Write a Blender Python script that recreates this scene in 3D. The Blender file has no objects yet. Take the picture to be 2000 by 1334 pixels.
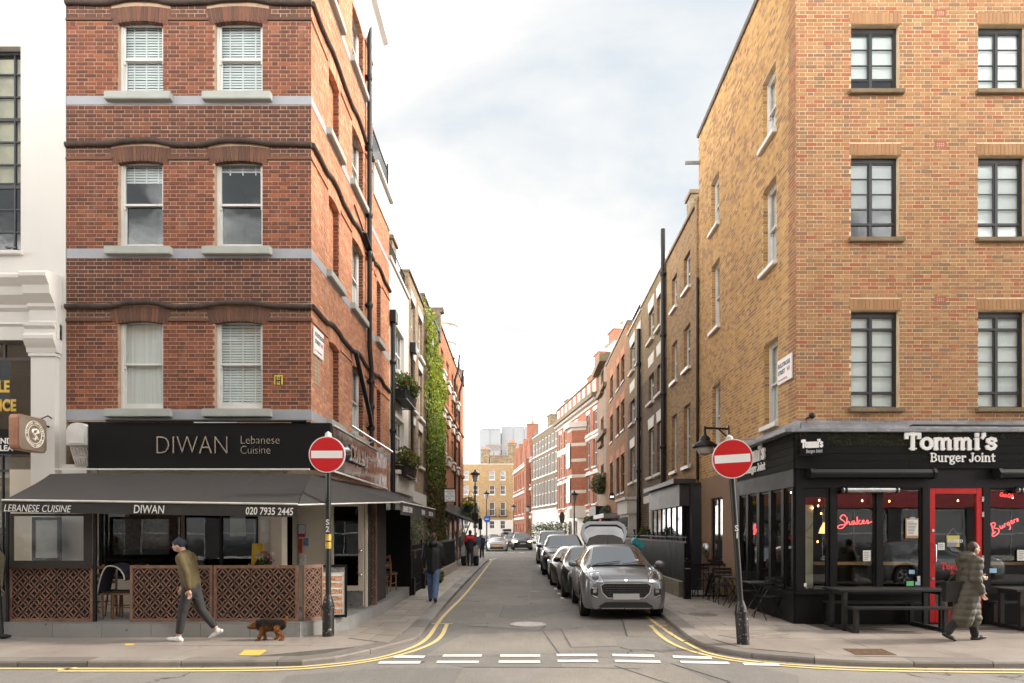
import bpy, bmesh, math, random
from mathutils import Vector, Matrix, noise
from mathutils.bvhtree import BVHTree
random.seed(7)
R = math.radians
scene = bpy.context.scene
COL = scene.collection
# ---------------------------------------------------------------- camera
CX, HY, F, H = 1015.0, 1037.0, 1333.0, 1.85       # principal point, focal length (in 2000 px frame) and eye height
cam_d = bpy.data.cameras.new('camera'); cam = bpy.data.objects.new('camera', cam_d); COL.objects.link(cam)
cam.location = (0, 0, H); cam.rotation_euler = (R(90), 0, 0)
cam_d.sensor_width = 36; cam_d.lens = 36 * F / 2000
cam_d.shift_x = -(CX - 1000) / 2000; cam_d.shift_y = (HY - 667) / 2000
cam_d.clip_start = .05; cam_d.clip_end = 2000
scene.camera = cam
# ---------------------------------------------------------------- sky, sun, exposure
SUN_EL, SUN_AZ = R(34), R(86)       # azimuth clockwise from +Y (into the side street) towards +X
w = bpy.data.worlds.new('World'); scene.world = w; w.use_nodes = True
nt = w.node_tree; nt.nodes.clear()
def N(tree, t, **kw):
 n = tree.nodes.new(t)
 for k, v in kw.items():
  if k.startswith('i_'):
   k = k[2:]; n.inputs[int(k) if k.isdigit() else k.replace('_', ' ')].default_value = v
  else: setattr(n, k, v)
 return n
def L(tree, a, b): tree.links.new(a, b)
def ramp(tree, fac, stops, interp='LINEAR'):
 r = N(tree, 'ShaderNodeValToRGB'); r.color_ramp.interpolation = interp
 e = r.color_ramp.elements
 while len(e) < len(stops): e.new(.5)
 for k, (p, c) in enumerate(stops):
  e[k].position = p; e[k].color = (*c, 1) if len(c) == 3 else c
 L(tree, fac, r.inputs[0]); return r.outputs[0]
def mixc(tree, fac, a, b, blend='MIX'):
 m = N(tree, 'ShaderNodeMix', data_type='RGBA', blend_type=blend)
 for s, v in ((m.inputs[0], fac), (m.inputs[6], a), (m.inputs[7], b)):
  if hasattr(v, 'links'): L(tree, v, s)
  elif isinstance(v, (int, float)): s.default_value = v
  else: s.default_value = (*v, 1)
 return m.outputs[2]
def math_(tree, op, a, b=0.0):
 m = N(tree, 'ShaderNodeMath', operation=op)
 for s, v in ((m.inputs[0], a), (m.inputs[1], b)):
  if hasattr(v, 'links'): L(tree, v, s)
  else: s.default_value = v
 return m.outputs[0]
SKY = 1.0
tc = N(nt, 'ShaderNodeTexCoord')
sky = N(nt, 'ShaderNodeTexSky', sky_type='NISHITA', sun_disc=False, sun_elevation=SUN_EL, sun_rotation=SUN_AZ, air_density=1.3, dust_density=2.0)
sep = N(nt, 'ShaderNodeSeparateXYZ'); L(nt, tc.outputs['Generated'], sep.inputs[0])
zz = math_(nt, 'ADD', math_(nt, 'MAXIMUM', sep.outputs[2], 0.0), .22)
comb = N(nt, 'ShaderNodeCombineXYZ')
L(nt, math_(nt, 'DIVIDE', sep.outputs[0], zz), comb.inputs[0]); L(nt, math_(nt, 'DIVIDE', sep.outputs[1], zz), comb.inputs[1])
mp = N(nt, 'ShaderNodeMapping'); mp.inputs['Location'].default_value = (5.22, 1.15, 0); mp.inputs['Scale'].default_value = (1.5, 1.9, 1); L(nt, comb.outputs[0], mp.inputs[0])
n1 = N(nt, 'ShaderNodeTexNoise', i_Scale=.95, i_Detail=6.0, i_Roughness=.5, i_Distortion=.8); L(nt, mp.outputs[0], n1.inputs['Vector'])
n2 = N(nt, 'ShaderNodeTexNoise', i_Scale=3.1, i_Detail=6.0, i_Roughness=.6); L(nt, mp.outputs[0], n2.inputs['Vector'])
dens = math_(nt, 'ADD', n1.outputs[0], math_(nt, 'MULTIPLY', math_(nt, 'SUBTRACT', n2.outputs[0], .5), .25))
low = ramp(nt, sep.outputs[2], [(.16, (.40, .40, .40)), (.44, (0, 0, 0))])          # towards the horizon the cloud sheet closes
dens = math_(nt, 'ADD', dens, low)
skyc = N(nt, 'ShaderNodeVectorMath', operation='SCALE'); L(nt, sky.outputs[0], skyc.inputs[0]); skyc.inputs[3].default_value = .085
blue = mixc(nt, .92, skyc.outputs[0], (.285, .318, .343))
thin = mixc(nt, ramp(nt, dens, [(.30, (0, 0, 0)), (.58, (1, 1, 1))]), blue, (.405, .400, .392))
cloud = mixc(nt, n2.outputs[0], (2.9, 2.8, 2.66), (3.4, 3.32, 3.2))
colr = mixc(nt, ramp(nt, dens, [(.54, (0, 0, 0)), (.80, (1, 1, 1))]), thin, cloud)
bg = N(nt, 'ShaderNodeBackground'); L(nt, colr, bg.inputs[0]); bg.inputs[1].default_value = SKY
wo = N(nt, 'ShaderNodeOutputWorld'); L(nt, bg.outputs[0], wo.inputs[0])
sun_d = bpy.data.lights.new('sun', 'SUN'); sun_d.energy = 2.0; sun_d.angle = R(8); sun_d.color = (1, .91, .78)
sun = bpy.data.objects.new('sun', sun_d); COL.objects.link(sun); sun.location = (30, -4, 30)
sdir = Vector((math.sin(SUN_AZ) * math.cos(SUN_EL), math.cos(SUN_AZ) * math.cos(SUN_EL), math.sin(SUN_EL)))
sun.rotation_euler = sdir.to_track_quat('Z', 'Y').to_euler()
vs = scene.view_settings; vs.view_transform = 'Standard'; vs.look = 'None'; vs.gamma = 1; vs.use_curve_mapping = False; vs.exposure = 1.36
scene.cycles.use_denoising = True
scene.cycles.max_bounces = 7; scene.cycles.transparent_max_bounces = 12; scene.cycles.caustics_reflective = False; scene.cycles.caustics_refractive = False
scene.cycles.sample_clamp_indirect = 4
# ---------------------------------------------------------------- helpers
def ray(px, py): return Vector(((px - CX) / F, 1, (HY - py) / F))
def P(px, py, D): return Vector((0, 0, H)) + ray(px, py) * D
def G(px, py, z=0.0): return P(px, py, F * (H - z) / (py - HY))
class Frame:
 """a wall plane: u along the wall, y inward, z up"""
 def __init__(s, o, u):
  s.o = Vector((o[0], o[1], 0)); s.u = Vector((u[0], u[1], 0)).normalized(); s.i = Vector((-s.u.y, s.u.x, 0))
  s.m = Matrix(((s.u.x, s.i.x, 0, s.o.x), (s.u.y, s.i.y, 0, s.o.y), (0, 0, 1, 0), (0, 0, 0, 1)))
 def uz(s, px, py, off=0.0):
  """(u, z) where the line of sight through (px, py) meets the plane set off outward by off"""
  o = s.o - s.i * off; r = ray(px, py)
  # o + u*su = t*r in the ground plane
  det = s.u.x * -r.y + r.x * s.u.y
  t = (s.u.x * -o.y + s.u.y * o.x) / det
  p = r * t
  return (p.to_2d() - o.to_2d()).dot(s.u.to_2d()), H + r.z * t
 def up(s, px, off=0.0): return s.uz(px, 0, off)[0]
 def zp(s, px, py, off=0.0): return s.uz(px, py, off)[1]
 def w(s, u, y, z): return s.m @ Vector((u, y, z))
def setp(o, label=None, cat=None, group=None, kind=None):
 if label: o['label'] = label
 if cat: o['category'] = cat
 if group: o['group'] = group
 if kind: o['kind'] = kind
 return o
def thing(name, label, cat, loc=(0, 0, 0), group=None, rz=0.0):
 o = bpy.data.objects.new(name, None); COL.objects.link(o); o.empty_display_size = .2
 o.location = loc; o.rotation_euler = (0, 0, rz)
 return setp(o, label, cat, group)
def rootloc(o):
 p = Vector((0, 0, 0))
 while o is not None:
  p += Vector(o.location); o = o.parent
 return p
def link(name, me, parent=None, loc=(0, 0, 0)):
 o = bpy.data.objects.new(name, me); COL.objects.link(o); o.parent = parent; o.location = loc
 return o
def kids(o): return list(o.children)
def dup(o, parent=None):
 c = o.copy(); COL.objects.link(c); c.parent = parent
 for k in kids(o): dup(k, c)
 return c
class MB:
 def __init__(s, m=None):
  s.V = []; s.Fc = []; s.m = m.m if isinstance(m, Frame) else m
 def add(s, vs, fs, m=None):
  b = len(s.V)
  for v in vs:
   v = Vector(v)
   if m is not None: v = m @ v
   if s.m is not None: v = s.m @ v
   s.V.append(v)
  s.Fc += [tuple(b + i for i in f) for f in fs]
 def box(s, x0, x1, y0, y1, z0, z1, m=None):
  s.add([(x0, y0, z0), (x1, y0, z0), (x1, y1, z0), (x0, y1, z0), (x0, y0, z1), (x1, y0, z1), (x1, y1, z1), (x0, y1, z1)],
              [(0, 1, 5, 4), (1, 2, 6, 5), (2, 3, 7, 6), (3, 0, 4, 7), (4, 5, 6, 7), (3, 2, 1, 0)], m)
 def bar(s, a, b, wx, wz=None, up=(0, 0, 1)):
  """a rectangular bar from a to b"""
  a, b = Vector(a), Vector(b); d = b - a; ln = d.length; d.normalize(); wz = wz or wx
  up = Vector(up)
  if abs(d.dot(up)) > .98: up = Vector((1, 0, 0))
  x = d.cross(up).normalized(); z = x.cross(d)
  m = Matrix(((x.x, d.x, z.x, a.x), (x.y, d.y, z.y, a.y), (x.z, d.z, z.z, a.z), (0, 0, 0, 1)))
  s.box(-wx / 2, wx / 2, 0, ln, -wz / 2, wz / 2, m)
 def cyl(s, a, b, r0, r1=None, n=12): s.tube([a, b], [r0, r0 if r1 is None else r1], n)
 def tube(s, path, r, n=8, cap=True, closed=False):
  pts = [Vector(p) for p in path]; k = len(pts)
  rs = r if isinstance(r, (list, tuple)) else [r] * k
  vs = []; prev = None
  for i, p in enumerate(pts):
   if closed: d = pts[(i + 1) % k] - pts[i - 1]
   else: d = pts[min(i + 1, k - 1)] - pts[max(i - 1, 0)]
   if d.length < 1e-9: d = Vector((0, 0, 1))
   d.normalize()
   if prev is None:
    x = d.cross(Vector((0, 0, 1)) if abs(d.z) < .95 else Vector((1, 0, 0))).normalized()
   else:
    x = prev - d * prev.dot(d)
    if x.length < 1e-6: x = d.orthogonal()
    x.normalize()
   prev = x; y = d.cross(x)
   for j in range(n):
    a = 2 * math.pi * j / n; vs.append(p + (x * math.cos(a) + y * math.sin(a)) * rs[i])
  fs = []
  for i in range(k if closed else k - 1):
   i2 = (i + 1) % k
   for j in range(n): fs.append((i * n + j, i * n + (j + 1) % n, i2 * n + (j + 1) % n, i2 * n + j))
  if cap and not closed: fs += [tuple(range(n))[::-1], tuple(range((k - 1) * n, k * n))]
  s.add(vs, fs)
 def lathe(s, prof, c=(0, 0, 0), n=16, m=None):
  vs = []; c = Vector(c)
  for r, z in prof:
   for j in range(n):
    a = 2 * math.pi * j / n; vs.append((c.x + r * math.cos(a), c.y + r * math.sin(a), c.z + z))
  fs = []
  for i in range(len(prof) - 1):
   for j in range(n): fs.append((i * n + j, i * n + (j + 1) % n, (i + 1) * n + (j + 1) % n, (i + 1) * n + j))
  fs += [tuple(range(n))[::-1], tuple(range((len(prof) - 1) * n, len(prof) * n))]
  s.add(vs, fs, m)
 def ball(s, c, r, n=12, k=8, m=None):
  r = r if isinstance(r, (tuple, list)) else (r, r, r); vs = []; c = Vector(c)
  for i in range(k + 1):
   t = math.pi * i / k
   for j in range(n):
    a = 2 * math.pi * j / n
    vs.append((c.x + r[0] * math.sin(t) * math.cos(a), c.y + r[1] * math.sin(t) * math.sin(a), c.z + r[2] * math.cos(t)))
  s.add(vs, [(i * n + j, (i + 1) * n + j, (i + 1) * n + (j + 1) % n, i * n + (j + 1) % n) for i in range(k) for j in range(n)], m)
 def prism(s, pts, y0, y1, m=None, ax='y'):
  """polygon in (x, z) extruded along y (ax='y'), in (x, y) along z (ax='z') or in (y, z) along x (ax='x')"""
  f = {'y': lambda p, t: (p[0], t, p[1]), 'z': lambda p, t: (p[0], p[1], t), 'x': lambda p, t: (t, p[0], p[1])}[ax]
  k = len(pts); vs = [f(p, y0) for p in pts] + [f(p, y1) for p in pts]
  fs = [tuple(range(k)), tuple(range(2 * k - 1, k - 1, -1))] + [(i, i + k, (i + 1) % k + k, (i + 1) % k) for i in range(k)]
  s.add(vs, fs, m)
 def sweep(s, prof, path, m=None):
  """open profile [(out, z)] swept along straight path points [(x, y)] with mitred corners (out is to the right of travel)"""
  pts = [Vector((p[0], p[1])) for p in path]; vs = []
  for i, p in enumerate(pts):
   d0 = (pts[i] - pts[i - 1]).normalized() if i else None
   d1 = (pts[i + 1] - pts[i]).normalized() if i < len(pts) - 1 else None
   d0 = d0 or d1; d1 = d1 or d0
   n0 = Vector((d0.y, -d0.x)); n1 = Vector((d1.y, -d1.x)); nn = n0 + n1
   nn = nn / max(nn.length_squared / 2, .2)
   for o, z in prof: vs.append((p.x + nn.x * o, p.y + nn.y * o, z))
  k = len(prof)
  fs = [(i * k + j, (i + 1) * k + j, (i + 1) * k + j + 1, i * k + j + 1) for i in range(len(pts) - 1) for j in range(k - 1)]
  fs += [tuple(range(k)), tuple(range((len(pts) - 1) * k, len(pts) * k))[::-1]]
  s.add(vs, fs, m)
 def mesh(s, name, off=None):
  me = bpy.data.meshes.new(name)
  off = off or Vector((0, 0, 0))
  me.from_pydata([v - off for v in s.V], [], s.Fc); return me
 def build(s, name, mat, parent=None, smooth=False, bevel=0, fix=True, **props):
  me = s.mesh(name, rootloc(parent) if parent is not None else None)
  if fix or smooth:
   bm = bmesh.new(); bm.from_mesh(me); bmesh.ops.recalc_face_normals(bm, faces=bm.faces)
   if bevel:
    es = [e for e in bm.edges if len(e.link_faces) == 2 and e.calc_face_angle(0) > .6]
    bmesh.ops.bevel(bm, geom=es, offset=bevel, segments=2, affect='EDGES', clamp_overlap=True)
   bm.to_mesh(me); bm.free()
  if smooth:
   me.polygons.foreach_set('use_smooth', [True] * len(me.polygons))
   me.set_sharp_from_angle(angle=R(40 if smooth is True else smooth))
  if mat is not None:
   me.materials.append(mat)
  return setp(link(name, me, parent), **props)
def evaluate(o, name, mat, parent, loc=(0, 0, 0)):
 dg = bpy.context.evaluated_depsgraph_get(); dg.update()
 me = bpy.data.meshes.new_from_object(o.evaluated_get(dg)); bpy.data.objects.remove(o)
 me.materials.clear(); me.materials.append(mat)
 return link(name, me, parent, loc)
# ---------------------------------------------------------------- materials
def newmat(name):
 m = bpy.data.materials.new(name); m.use_nodes = True; t = m.node_tree; t.nodes.clear()
 b = N(t, 'ShaderNodeBsdfPrincipled'); o = N(t, 'ShaderNodeOutputMaterial'); L(t, b.outputs[0], o.inputs[0])
 return m, t, b
def bump(t, b, h, dist=.01, strength=.6):
 n = N(t, 'ShaderNodeBump', i_Distance=dist, i_Strength=strength); L(t, h, n.inputs['Height']); L(t, n.outputs[0], b.inputs['Normal'])
def coords(t, scale=(1, 1, 1), obj=False):
 c = N(t, 'ShaderNodeTexCoord') if obj else N(t, 'ShaderNodeNewGeometry')
 m = N(t, 'ShaderNodeMapping'); m.inputs['Scale'].default_value = scale; L(t, c.outputs['Object' if obj else 'Position'], m.inputs[0]); return m.outputs[0]
def nz(t, vec, scale, detail=5.0, rough=.55, dist=0.0):
 n = N(t, 'ShaderNodeTexNoise', i_Scale=scale, i_Detail=detail, i_Roughness=rough, i_Distortion=dist)
 if vec is not None: L(t, vec, n.inputs['Vector'])
 return n.outputs[0]
def M(name, col, rough=.6, metal=0.0, var=.25, scale=4.0, bmp=0.0, bscale=60.0, col2=None, thr=(.45, .65), spec=None, obj=False, stretch=(1, 1, 1), coat=0.0):
 m, t, b = newmat(name); v = coords(t, stretch, obj)
 n = nz(t, v, scale)
 dark = tuple(c * (1 - var) for c in col); light = tuple(min(1, c * (1 + var * .6)) for c in col)
 c = ramp(t, n, [(.3, dark), (.7, light)])
 if col2 is not None:
  n_ = nz(t, v, scale * 3.7, 7.0, .65); c = mixc(t, ramp(t, n_, [(thr[0], (0, 0, 0)), (thr[1], (1, 1, 1))]), c, col2)
 L(t, c, b.inputs['Base Color']); b.inputs['Metallic'].default_value = metal
 r = math_(t, 'ADD', math_(t, 'MULTIPLY', n, .25), rough - .125); L(t, r, b.inputs['Roughness'])
 if spec is not None: b.inputs['Specular IOR Level'].default_value = spec
 if coat: b.inputs['Coat Weight'].default_value = coat; b.inputs['Coat Roughness'].default_value = .05
 if bmp: bump(t, b, nz(t, v, bscale, 4.0), .004, bmp)
 return m
def emit(name, col, strength, base=(.1, .1, .1)):
 m, t, b = newmat(name); b.inputs['Base Color'].default_value = (*base, 1)
 b.inputs['Emission Color'].default_value = (*col, 1); b.inputs['Emission Strength'].default_value = strength; return m
def wallcoords(t):
 g = N(t, 'ShaderNodeNewGeometry')
 cr = N(t, 'ShaderNodeVectorMath', operation='CROSS_PRODUCT'); L(t, g.outputs['True Normal'], cr.inputs[0]); cr.inputs[1].default_value = (0, 0, 1)
 nn = N(t, 'ShaderNodeVectorMath', operation='NORMALIZE'); L(t, cr.outputs[0], nn.inputs[0])
 dt = N(t, 'ShaderNodeVectorMath', operation='DOT_PRODUCT'); L(t, nn.outputs[0], dt.inputs[0]); L(t, g.outputs['Position'], dt.inputs[1])
 s = N(t, 'ShaderNodeSeparateXYZ'); L(t, g.outputs['Position'], s.inputs[0])
 c = N(t, 'ShaderNodeCombineXYZ'); L(t, dt.outputs['Value'], c.inputs[0]); L(t, s.outputs[2], c.inputs[1]); return c.outputs[0], s.outputs[2]
def grime(t, c, amount=.35, dark=(.10, .075, .055)):
 """streaks of soot running down a wall plus cloudy patches"""
 v = coords(t, (2.2, 2.2, .35)); a = nz(t, v, 1.3, 6.0, .6)
 c = mixc(t, math_(t, 'MULTIPLY', ramp(t, a, [(.48, (0, 0, 0)), (.72, (1, 1, 1))]), amount), c, dark, 'MIX')
 a2 = nz(t, coords(t), .55, 4.0, .6)
 return mixc(t, math_(t, 'MULTIPLY', ramp(t, a2, [(.35, (1, 1, 1)), (.62, (0, 0, 0))]), amount * .7), c, dark)
def brick_pieces(name, cols, rough=.85, grimy=.3, dark=(.10, .07, .05), light=None, gain=1.12, warm=(1, 1, 1)):
 """for modelled bricks: every island or object its own colour"""
 m, t, b = newmat(name)
 g = N(t, 'ShaderNodeNewGeometry'); oi = N(t, 'ShaderNodeObjectInfo')
 r = math_(t, 'FRACT', math_(t, 'ADD', g.outputs['Random Per Island'], oi.outputs['Random']))
 k = len(cols); c = ramp(t, r, [(i / k, col) for i, col in enumerate(cols)], 'CONSTANT')
 v = coords(t); n = nz(t, v, 34.0, 5.0, .7)
 c = mixc(t, .4, c, mixc(t, n, (.4, .4, .4), (1.25, 1.2, 1.15)), 'MULTIPLY')
 c = mixc(t, 1.0, c, tuple(gain * w_ for w_ in warm), 'MULTIPLY')
 c = grime(t, c, grimy, dark)
 if light is not None:
  a = nz(t, coords(t, (1.5, 1.5, .5)), 1.9, 6.0, .65); c = mixc(t, math_(t, 'MULTIPLY', ramp(t, a, [(.56, (0, 0, 0)), (.75, (1, 1, 1))]), .3), c, light)
 L(t, c, b.inputs['Base Color']); b.inputs['Roughness'].default_value = rough; b.inputs['Specular IOR Level'].default_value = .25
 bump(t, b, nz(t, v, 90.0, 6.0, .7), .006, .7)
 return m
def brick_wall(name, cols, mortar, grimy=.3, dark=(.10, .075, .055), size=(.225, .075), msize=.011):
 """brickwork too far off to tell the pieces apart"""
 m, t, b = newmat(name); v, z = wallcoords(t)
 br = N(t, 'ShaderNodeTexBrick', offset=.5); L(t, v, br.inputs['Vector'])
 br.inputs['Scale'].default_value = 1; br.inputs['Brick Width'].default_value = size[0]; br.inputs['Row Height'].default_value = size[1]
 br.inputs['Mortar Size'].default_value = msize / 2; br.inputs['Mortar Smooth'].default_value = .2
 br.inputs['Color1'].default_value = (0, 0, 0, 1); br.inputs['Color2'].default_value = (1, 1, 1, 1); br.inputs['Mortar'].default_value = (.5, .5, .5, 1)
 k = len(cols); c = ramp(t, br.outputs['Color'], [(i / k, col) for i, col in enumerate(cols)], 'CONSTANT')
 n = nz(t, coords(t), 22.0, 5.0, .7); c = mixc(t, .5, c, mixc(t, n, (.3, .3, .3), (1.5, 1.45, 1.4)), 'MULTIPLY')
 c = mixc(t, br.outputs['Fac'], c, mortar); c = grime(t, c, grimy, dark)
 L(t, c, b.inputs['Base Color']); b.inputs['Roughness'].default_value = .88; b.inputs['Specular IOR Level'].default_value = .2
 bump(t, b, math_(t, 'SUBTRACT', math_(t, 'MULTIPLY', n, .4), br.outputs['Fac']), .012, .6)
 return m
def glass(name, tint=(.92, .95, .95), gain=1.0, wav=.35, rough=.0):
 m, t, b = newmat(name); t.nodes.remove(b); o = [n for n in t.nodes if n.type == 'OUTPUT_MATERIAL'][0]
 tr = N(t, 'ShaderNodeBsdfTransparent'); tr.inputs[0].default_value = (*tint, 1)
 gl = N(t, 'ShaderNodeBsdfGlossy'); gl.inputs['Roughness'].default_value = rough; gl.inputs[0].default_value = (.95, .97, 1, 1)
 lw = N(t, 'ShaderNodeLayerWeight', i_Blend=.5); mx = N(t, 'ShaderNodeMixShader')
 bp = N(t, 'ShaderNodeBump', i_Distance=.01, i_Strength=wav); L(t, nz(t, coords(t), 1.6, 2.0), bp.inputs['Height'])
 L(t, bp.outputs[0], gl.inputs['Normal'])
 f = math_(t, 'MINIMUM', math_(t, 'MULTIPLY', math_(t, 'ADD', math_(t, 'MULTIPLY', math_(t, 'POWER', lw.outputs['Facing'], 5.0), .95), .045), gain), 1.0)
 L(t, f, mx.inputs[0]); L(t, tr.outputs[0], mx.inputs[1]); L(t, gl.outputs[0], mx.inputs[2]); L(t, mx.outputs[0], o.inputs[0]); return m
GL = glass('window glass', gain=1.15, wav=.2)
GLSHOP = glass('shop window glass', tint=(.9, .92, .9), gain=1.3, wav=.08)
def darkglass(name, col=(.02, .024, .028), rough=.06):
 m, t, b = newmat(name); b.inputs['Base Color'].default_value = (*col, 1); b.inputs['Roughness'].default_value = rough
 b.inputs['Specular IOR Level'].default_value = .8
 bump(t, b, nz(t, coords(t), 1.5, 2.0), .01, .3); return m
GLFAR = darkglass('distant window glass', (.05, .055, .06))
WPAINT = M('white gloss window paint', (.66, .65, .625), .45, var=.10, scale=3, col2=(.55, .53, .49), thr=(.62, .8))
WSTUC = M('white stucco paint', (.62, .60, .565), .7, var=.05, scale=1.2, col2=(.60, .57, .53), thr=(.62, .82), stretch=(1, 1, .3), bmp=.15, bscale=25)
SILLG = M('grey green sill paint', (.36, .375, .345), .65, var=.12, scale=3, col2=(.30, .30, .27), thr=(.6, .8), bmp=.2)
BANDG = M('grey blue band paint', (.33, .34, .37), .7, var=.10, scale=2.5, col2=(.32, .31, .30), thr=(.6, .8), bmp=.15, bscale=40)
SOOT = M('soot dark terracotta moulding', (.060, .040, .032), .85, var=.4, scale=6, col2=(.16, .10, .07), thr=(.55, .75), bmp=.5, bscale=30)
BLK = M('black paint', (.006, .006, .0065), .5, spec=.25, var=.3, scale=3, bmp=.12, bscale=30)
BLKMATT = M('matt black board', (.005, .005, .0055), .7, spec=.2, var=.3, scale=2)
IRON = M('black iron paint', (.008, .008, .009), .42, spec=.35, var=.3, scale=5, bmp=.2, bscale=50)
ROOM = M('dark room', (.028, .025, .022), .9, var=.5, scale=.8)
BLIND = M('blind slats', (.86, .86, .85), .55, var=.1, scale=2)
LEAD = M('lead flashing', (.23, .24, .26), .5, metal=.3, var=.3, scale=3, col2=(.38, .39, .40), thr=(.5, .75), bmp=.4, bscale=12)
STEEL = M('brushed steel', (.5, .5, .5), .3, metal=.9, var=.15, scale=8)
CHROME = M('chrome', (.75, .75, .76), .1, metal=1, var=.05, scale=2)
WHITE = M('white sign face', (.78, .78, .77), .5, var=.04, scale=3)
SIGNBLK = M('black lettering', (.015, .015, .015), .5, var=.1)
SIGNRED = M('red sign sheeting', (.55, .012, .016), .35, var=.06, scale=2)
MORT_L = M('pale lime mortar', (.45, .31, .215), .9, var=.25, scale=6, bmp=.3, bscale=80)
MORT_R = M('buff mortar', (.70, .55, .36), .9, var=.2, scale=6, bmp=.3, bscale=80)
# ---------------------------------------------------------------- builders shared by the buildings
def text(name, s, m, size, mat, parent, ext=.004, shear=0.0, off=0.0, squash=1.0, align='LEFT', space=1.0, width=None, **props):
 """lettering: m maps (x, y, normal) to the place it stands"""
 c = bpy.data.curves.new(name, 'FONT'); c.body = s; c.size = size; c.extrude = ext; c.shear = shear; c.offset = off
 c.align_x = align; c.space_character = space; c.resolution_u = 3
 o = bpy.data.objects.new(name, c); COL.objects.link(o)
 o = evaluate(o, name, mat, parent)
 if width: squash = width / max(v.co.x for v in o.data.vertices)
 mm = Matrix.Translation(-(rootloc(parent) if parent is not None else Vector())) @ m @ Matrix.Diagonal((squash, 1, 1, 1))
 o.data.transform(mm); return setp(o, **props)
def facing(fr, u, z, off=0.0):
 """matrix for lettering on a wall plane at (u, z), off metres proud of it"""
 p = fr.w(u, -off, z); n = -fr.i
 return Matrix(((fr.u.x, 0, n.x, p.x), (fr.u.y, 0, n.y, p.y), (0, 1, 0, p.z), (0, 0, 0, 1)))
SLAB = {  # stroked slab-serif letters on a 1-high x-height grid: strokes (poly-lines), serif bars (x, y, half width)
 'T': (1.25, [[(.62, 0), (.62, 1.42)], [(.06, 1.34), (1.18, 1.34)], [(.1, 1.34), (.1, 1.0)], [(1.14, 1.34), (1.14, 1.0)]], [(.62, .06, .3)]),
 'B': (1.2, [[(.28, 0), (.28, 1.4)], [(.1, .06), (.7, .06), (.98, .2), (1.02, .42), (.9, .64), (.6, .74), (.28, .74)], [(.1, 1.34), (.65, 1.34), (.9, 1.22), (.92, .94), (.8, .8), (.6, .74)]], []),
 'J': (.85, [[(.55, 1.4), (.55, .3), (.42, .05), (.2, .02), (.06, .18), (.08, .36)]], [(.52, 1.34, .28)]),
 'o': (1.05, [[(.52 + .4 * math.cos(a), .5 + .45 * math.sin(a)) for a in [i * math.pi / 7 for i in range(15)]]], []),
 'm': (1.65, [[(.22, 0), (.22, .95)], [(.22, .7), (.42, .92), (.62, .92), (.76, .75), (.76, 0)], [(.76, .7), (.98, .92), (1.18, .92), (1.32, .75), (1.32, 0)]], [(.22, .05, .2), (.78, .05, .2), (1.34, .05, .2), (.12, .92, .12)]),
 'i': (.6, [[(.3, 0), (.3, .95)], [(.3, 1.2), (.3, 1.36)]], [(.3, .05, .24), (.2, .92, .14)]),
 "'": (.42, [[(.24, 1.38), (.26, 1.2), (.14, 1.0)]], []),
 's': (.9, [[(.76, .72), (.7, .88), (.45, .95), (.2, .85), (.18, .68), (.4, .54), (.62, .46), (.78, .3), (.66, .1), (.42, .03), (.18, .1), (.12, .28)]], [(.76, .8, .05), (.12, .16, .05)]),
 'u': (1.15, [[(.26, .95), (.26, .25), (.4, .06), (.6, .05), (.8, .22)], [(.82, .95), (.82, 0)]], [(.16, .92, .14), (.72, .92, .14), (.94, .05, .14)]),
 'r': (.85, [[(.26, 0), (.26, .95)], [(.26, .65), (.45, .9), (.72, .9), (.74, .72)]], [(.28, .05, .24), (.16, .92, .14)]),
 'g': (1.05, [[(.48 + .3 * math.cos(a), .6 + .33 * math.sin(a)) for a in [i * math.pi / 6 for i in range(13)]], [(.7, .84), (.98, .96)], [(.3, .3), (.25, .14), (.5, .06), (.85, .0), (.9, -.22), (.6, -.4), (.25, -.34), (.14, -.16), (.3, .02)]], []),
 'e': (.98, [[(.14, .52), (.84, .52), (.78, .8), (.5, .95), (.22, .8), (.12, .5), (.22, .18), (.5, .04), (.82, .18)]], []),
 'n': (1.15, [[(.24, 0), (.24, .95)], [(.24, .68), (.46, .92), (.7, .92), (.84, .74), (.84, 0)]], [(.24, .05, .22), (.86, .05, .22), (.14, .92, .14)]),
 't': (.75, [[(.34, 1.25), (.34, .2), (.46, .04), (.68, .12)], [(.06, .9), (.68, .9)]], []),
 ' ': (.6, [], []),
}
def slab(name, s, m, size, mat, parent, wt=.22, ext=.02, width=None, **props):
 """slab-serif sign letters, one raised mesh; returns it. size = x-height in metres"""
 adv = sum(SLAB[c][0] for c in s); k = (width / (adv * size)) if width else 1.0
 mb = MB(m); x = 0.0
 for c in s:
  a, strokes, serifs = SLAB[c]
  for st in strokes:
   st = [((x + p[0]) * size * k, p[1] * size) for p in st]
   for p, q in zip(st, st[1:]):
    p, q = Vector(p), Vector(q); d = (q - p)
    if d.length < 1e-6: continue
    d.normalize(); h = wt * size / 2; nn = Vector((-d.y, d.x)) * h * (1 if abs(d.x) < .5 else .8); e = d * h * .55
    mb.prism([(p - e + nn), (p - e - nn), (q + e - nn), (q + e + nn)], 0, ext * (1 + .02 * random.random()), ax='z')
  for sx, sy, hw in serifs:
   mb.box((x + sx - hw) * size * k, (x + sx + hw) * size * k, (sy - .06) * size, (sy + .06) * size, 0, ext * 1.05)
  x += a
 return mb.build(name, mat, parent, **props)
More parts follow.
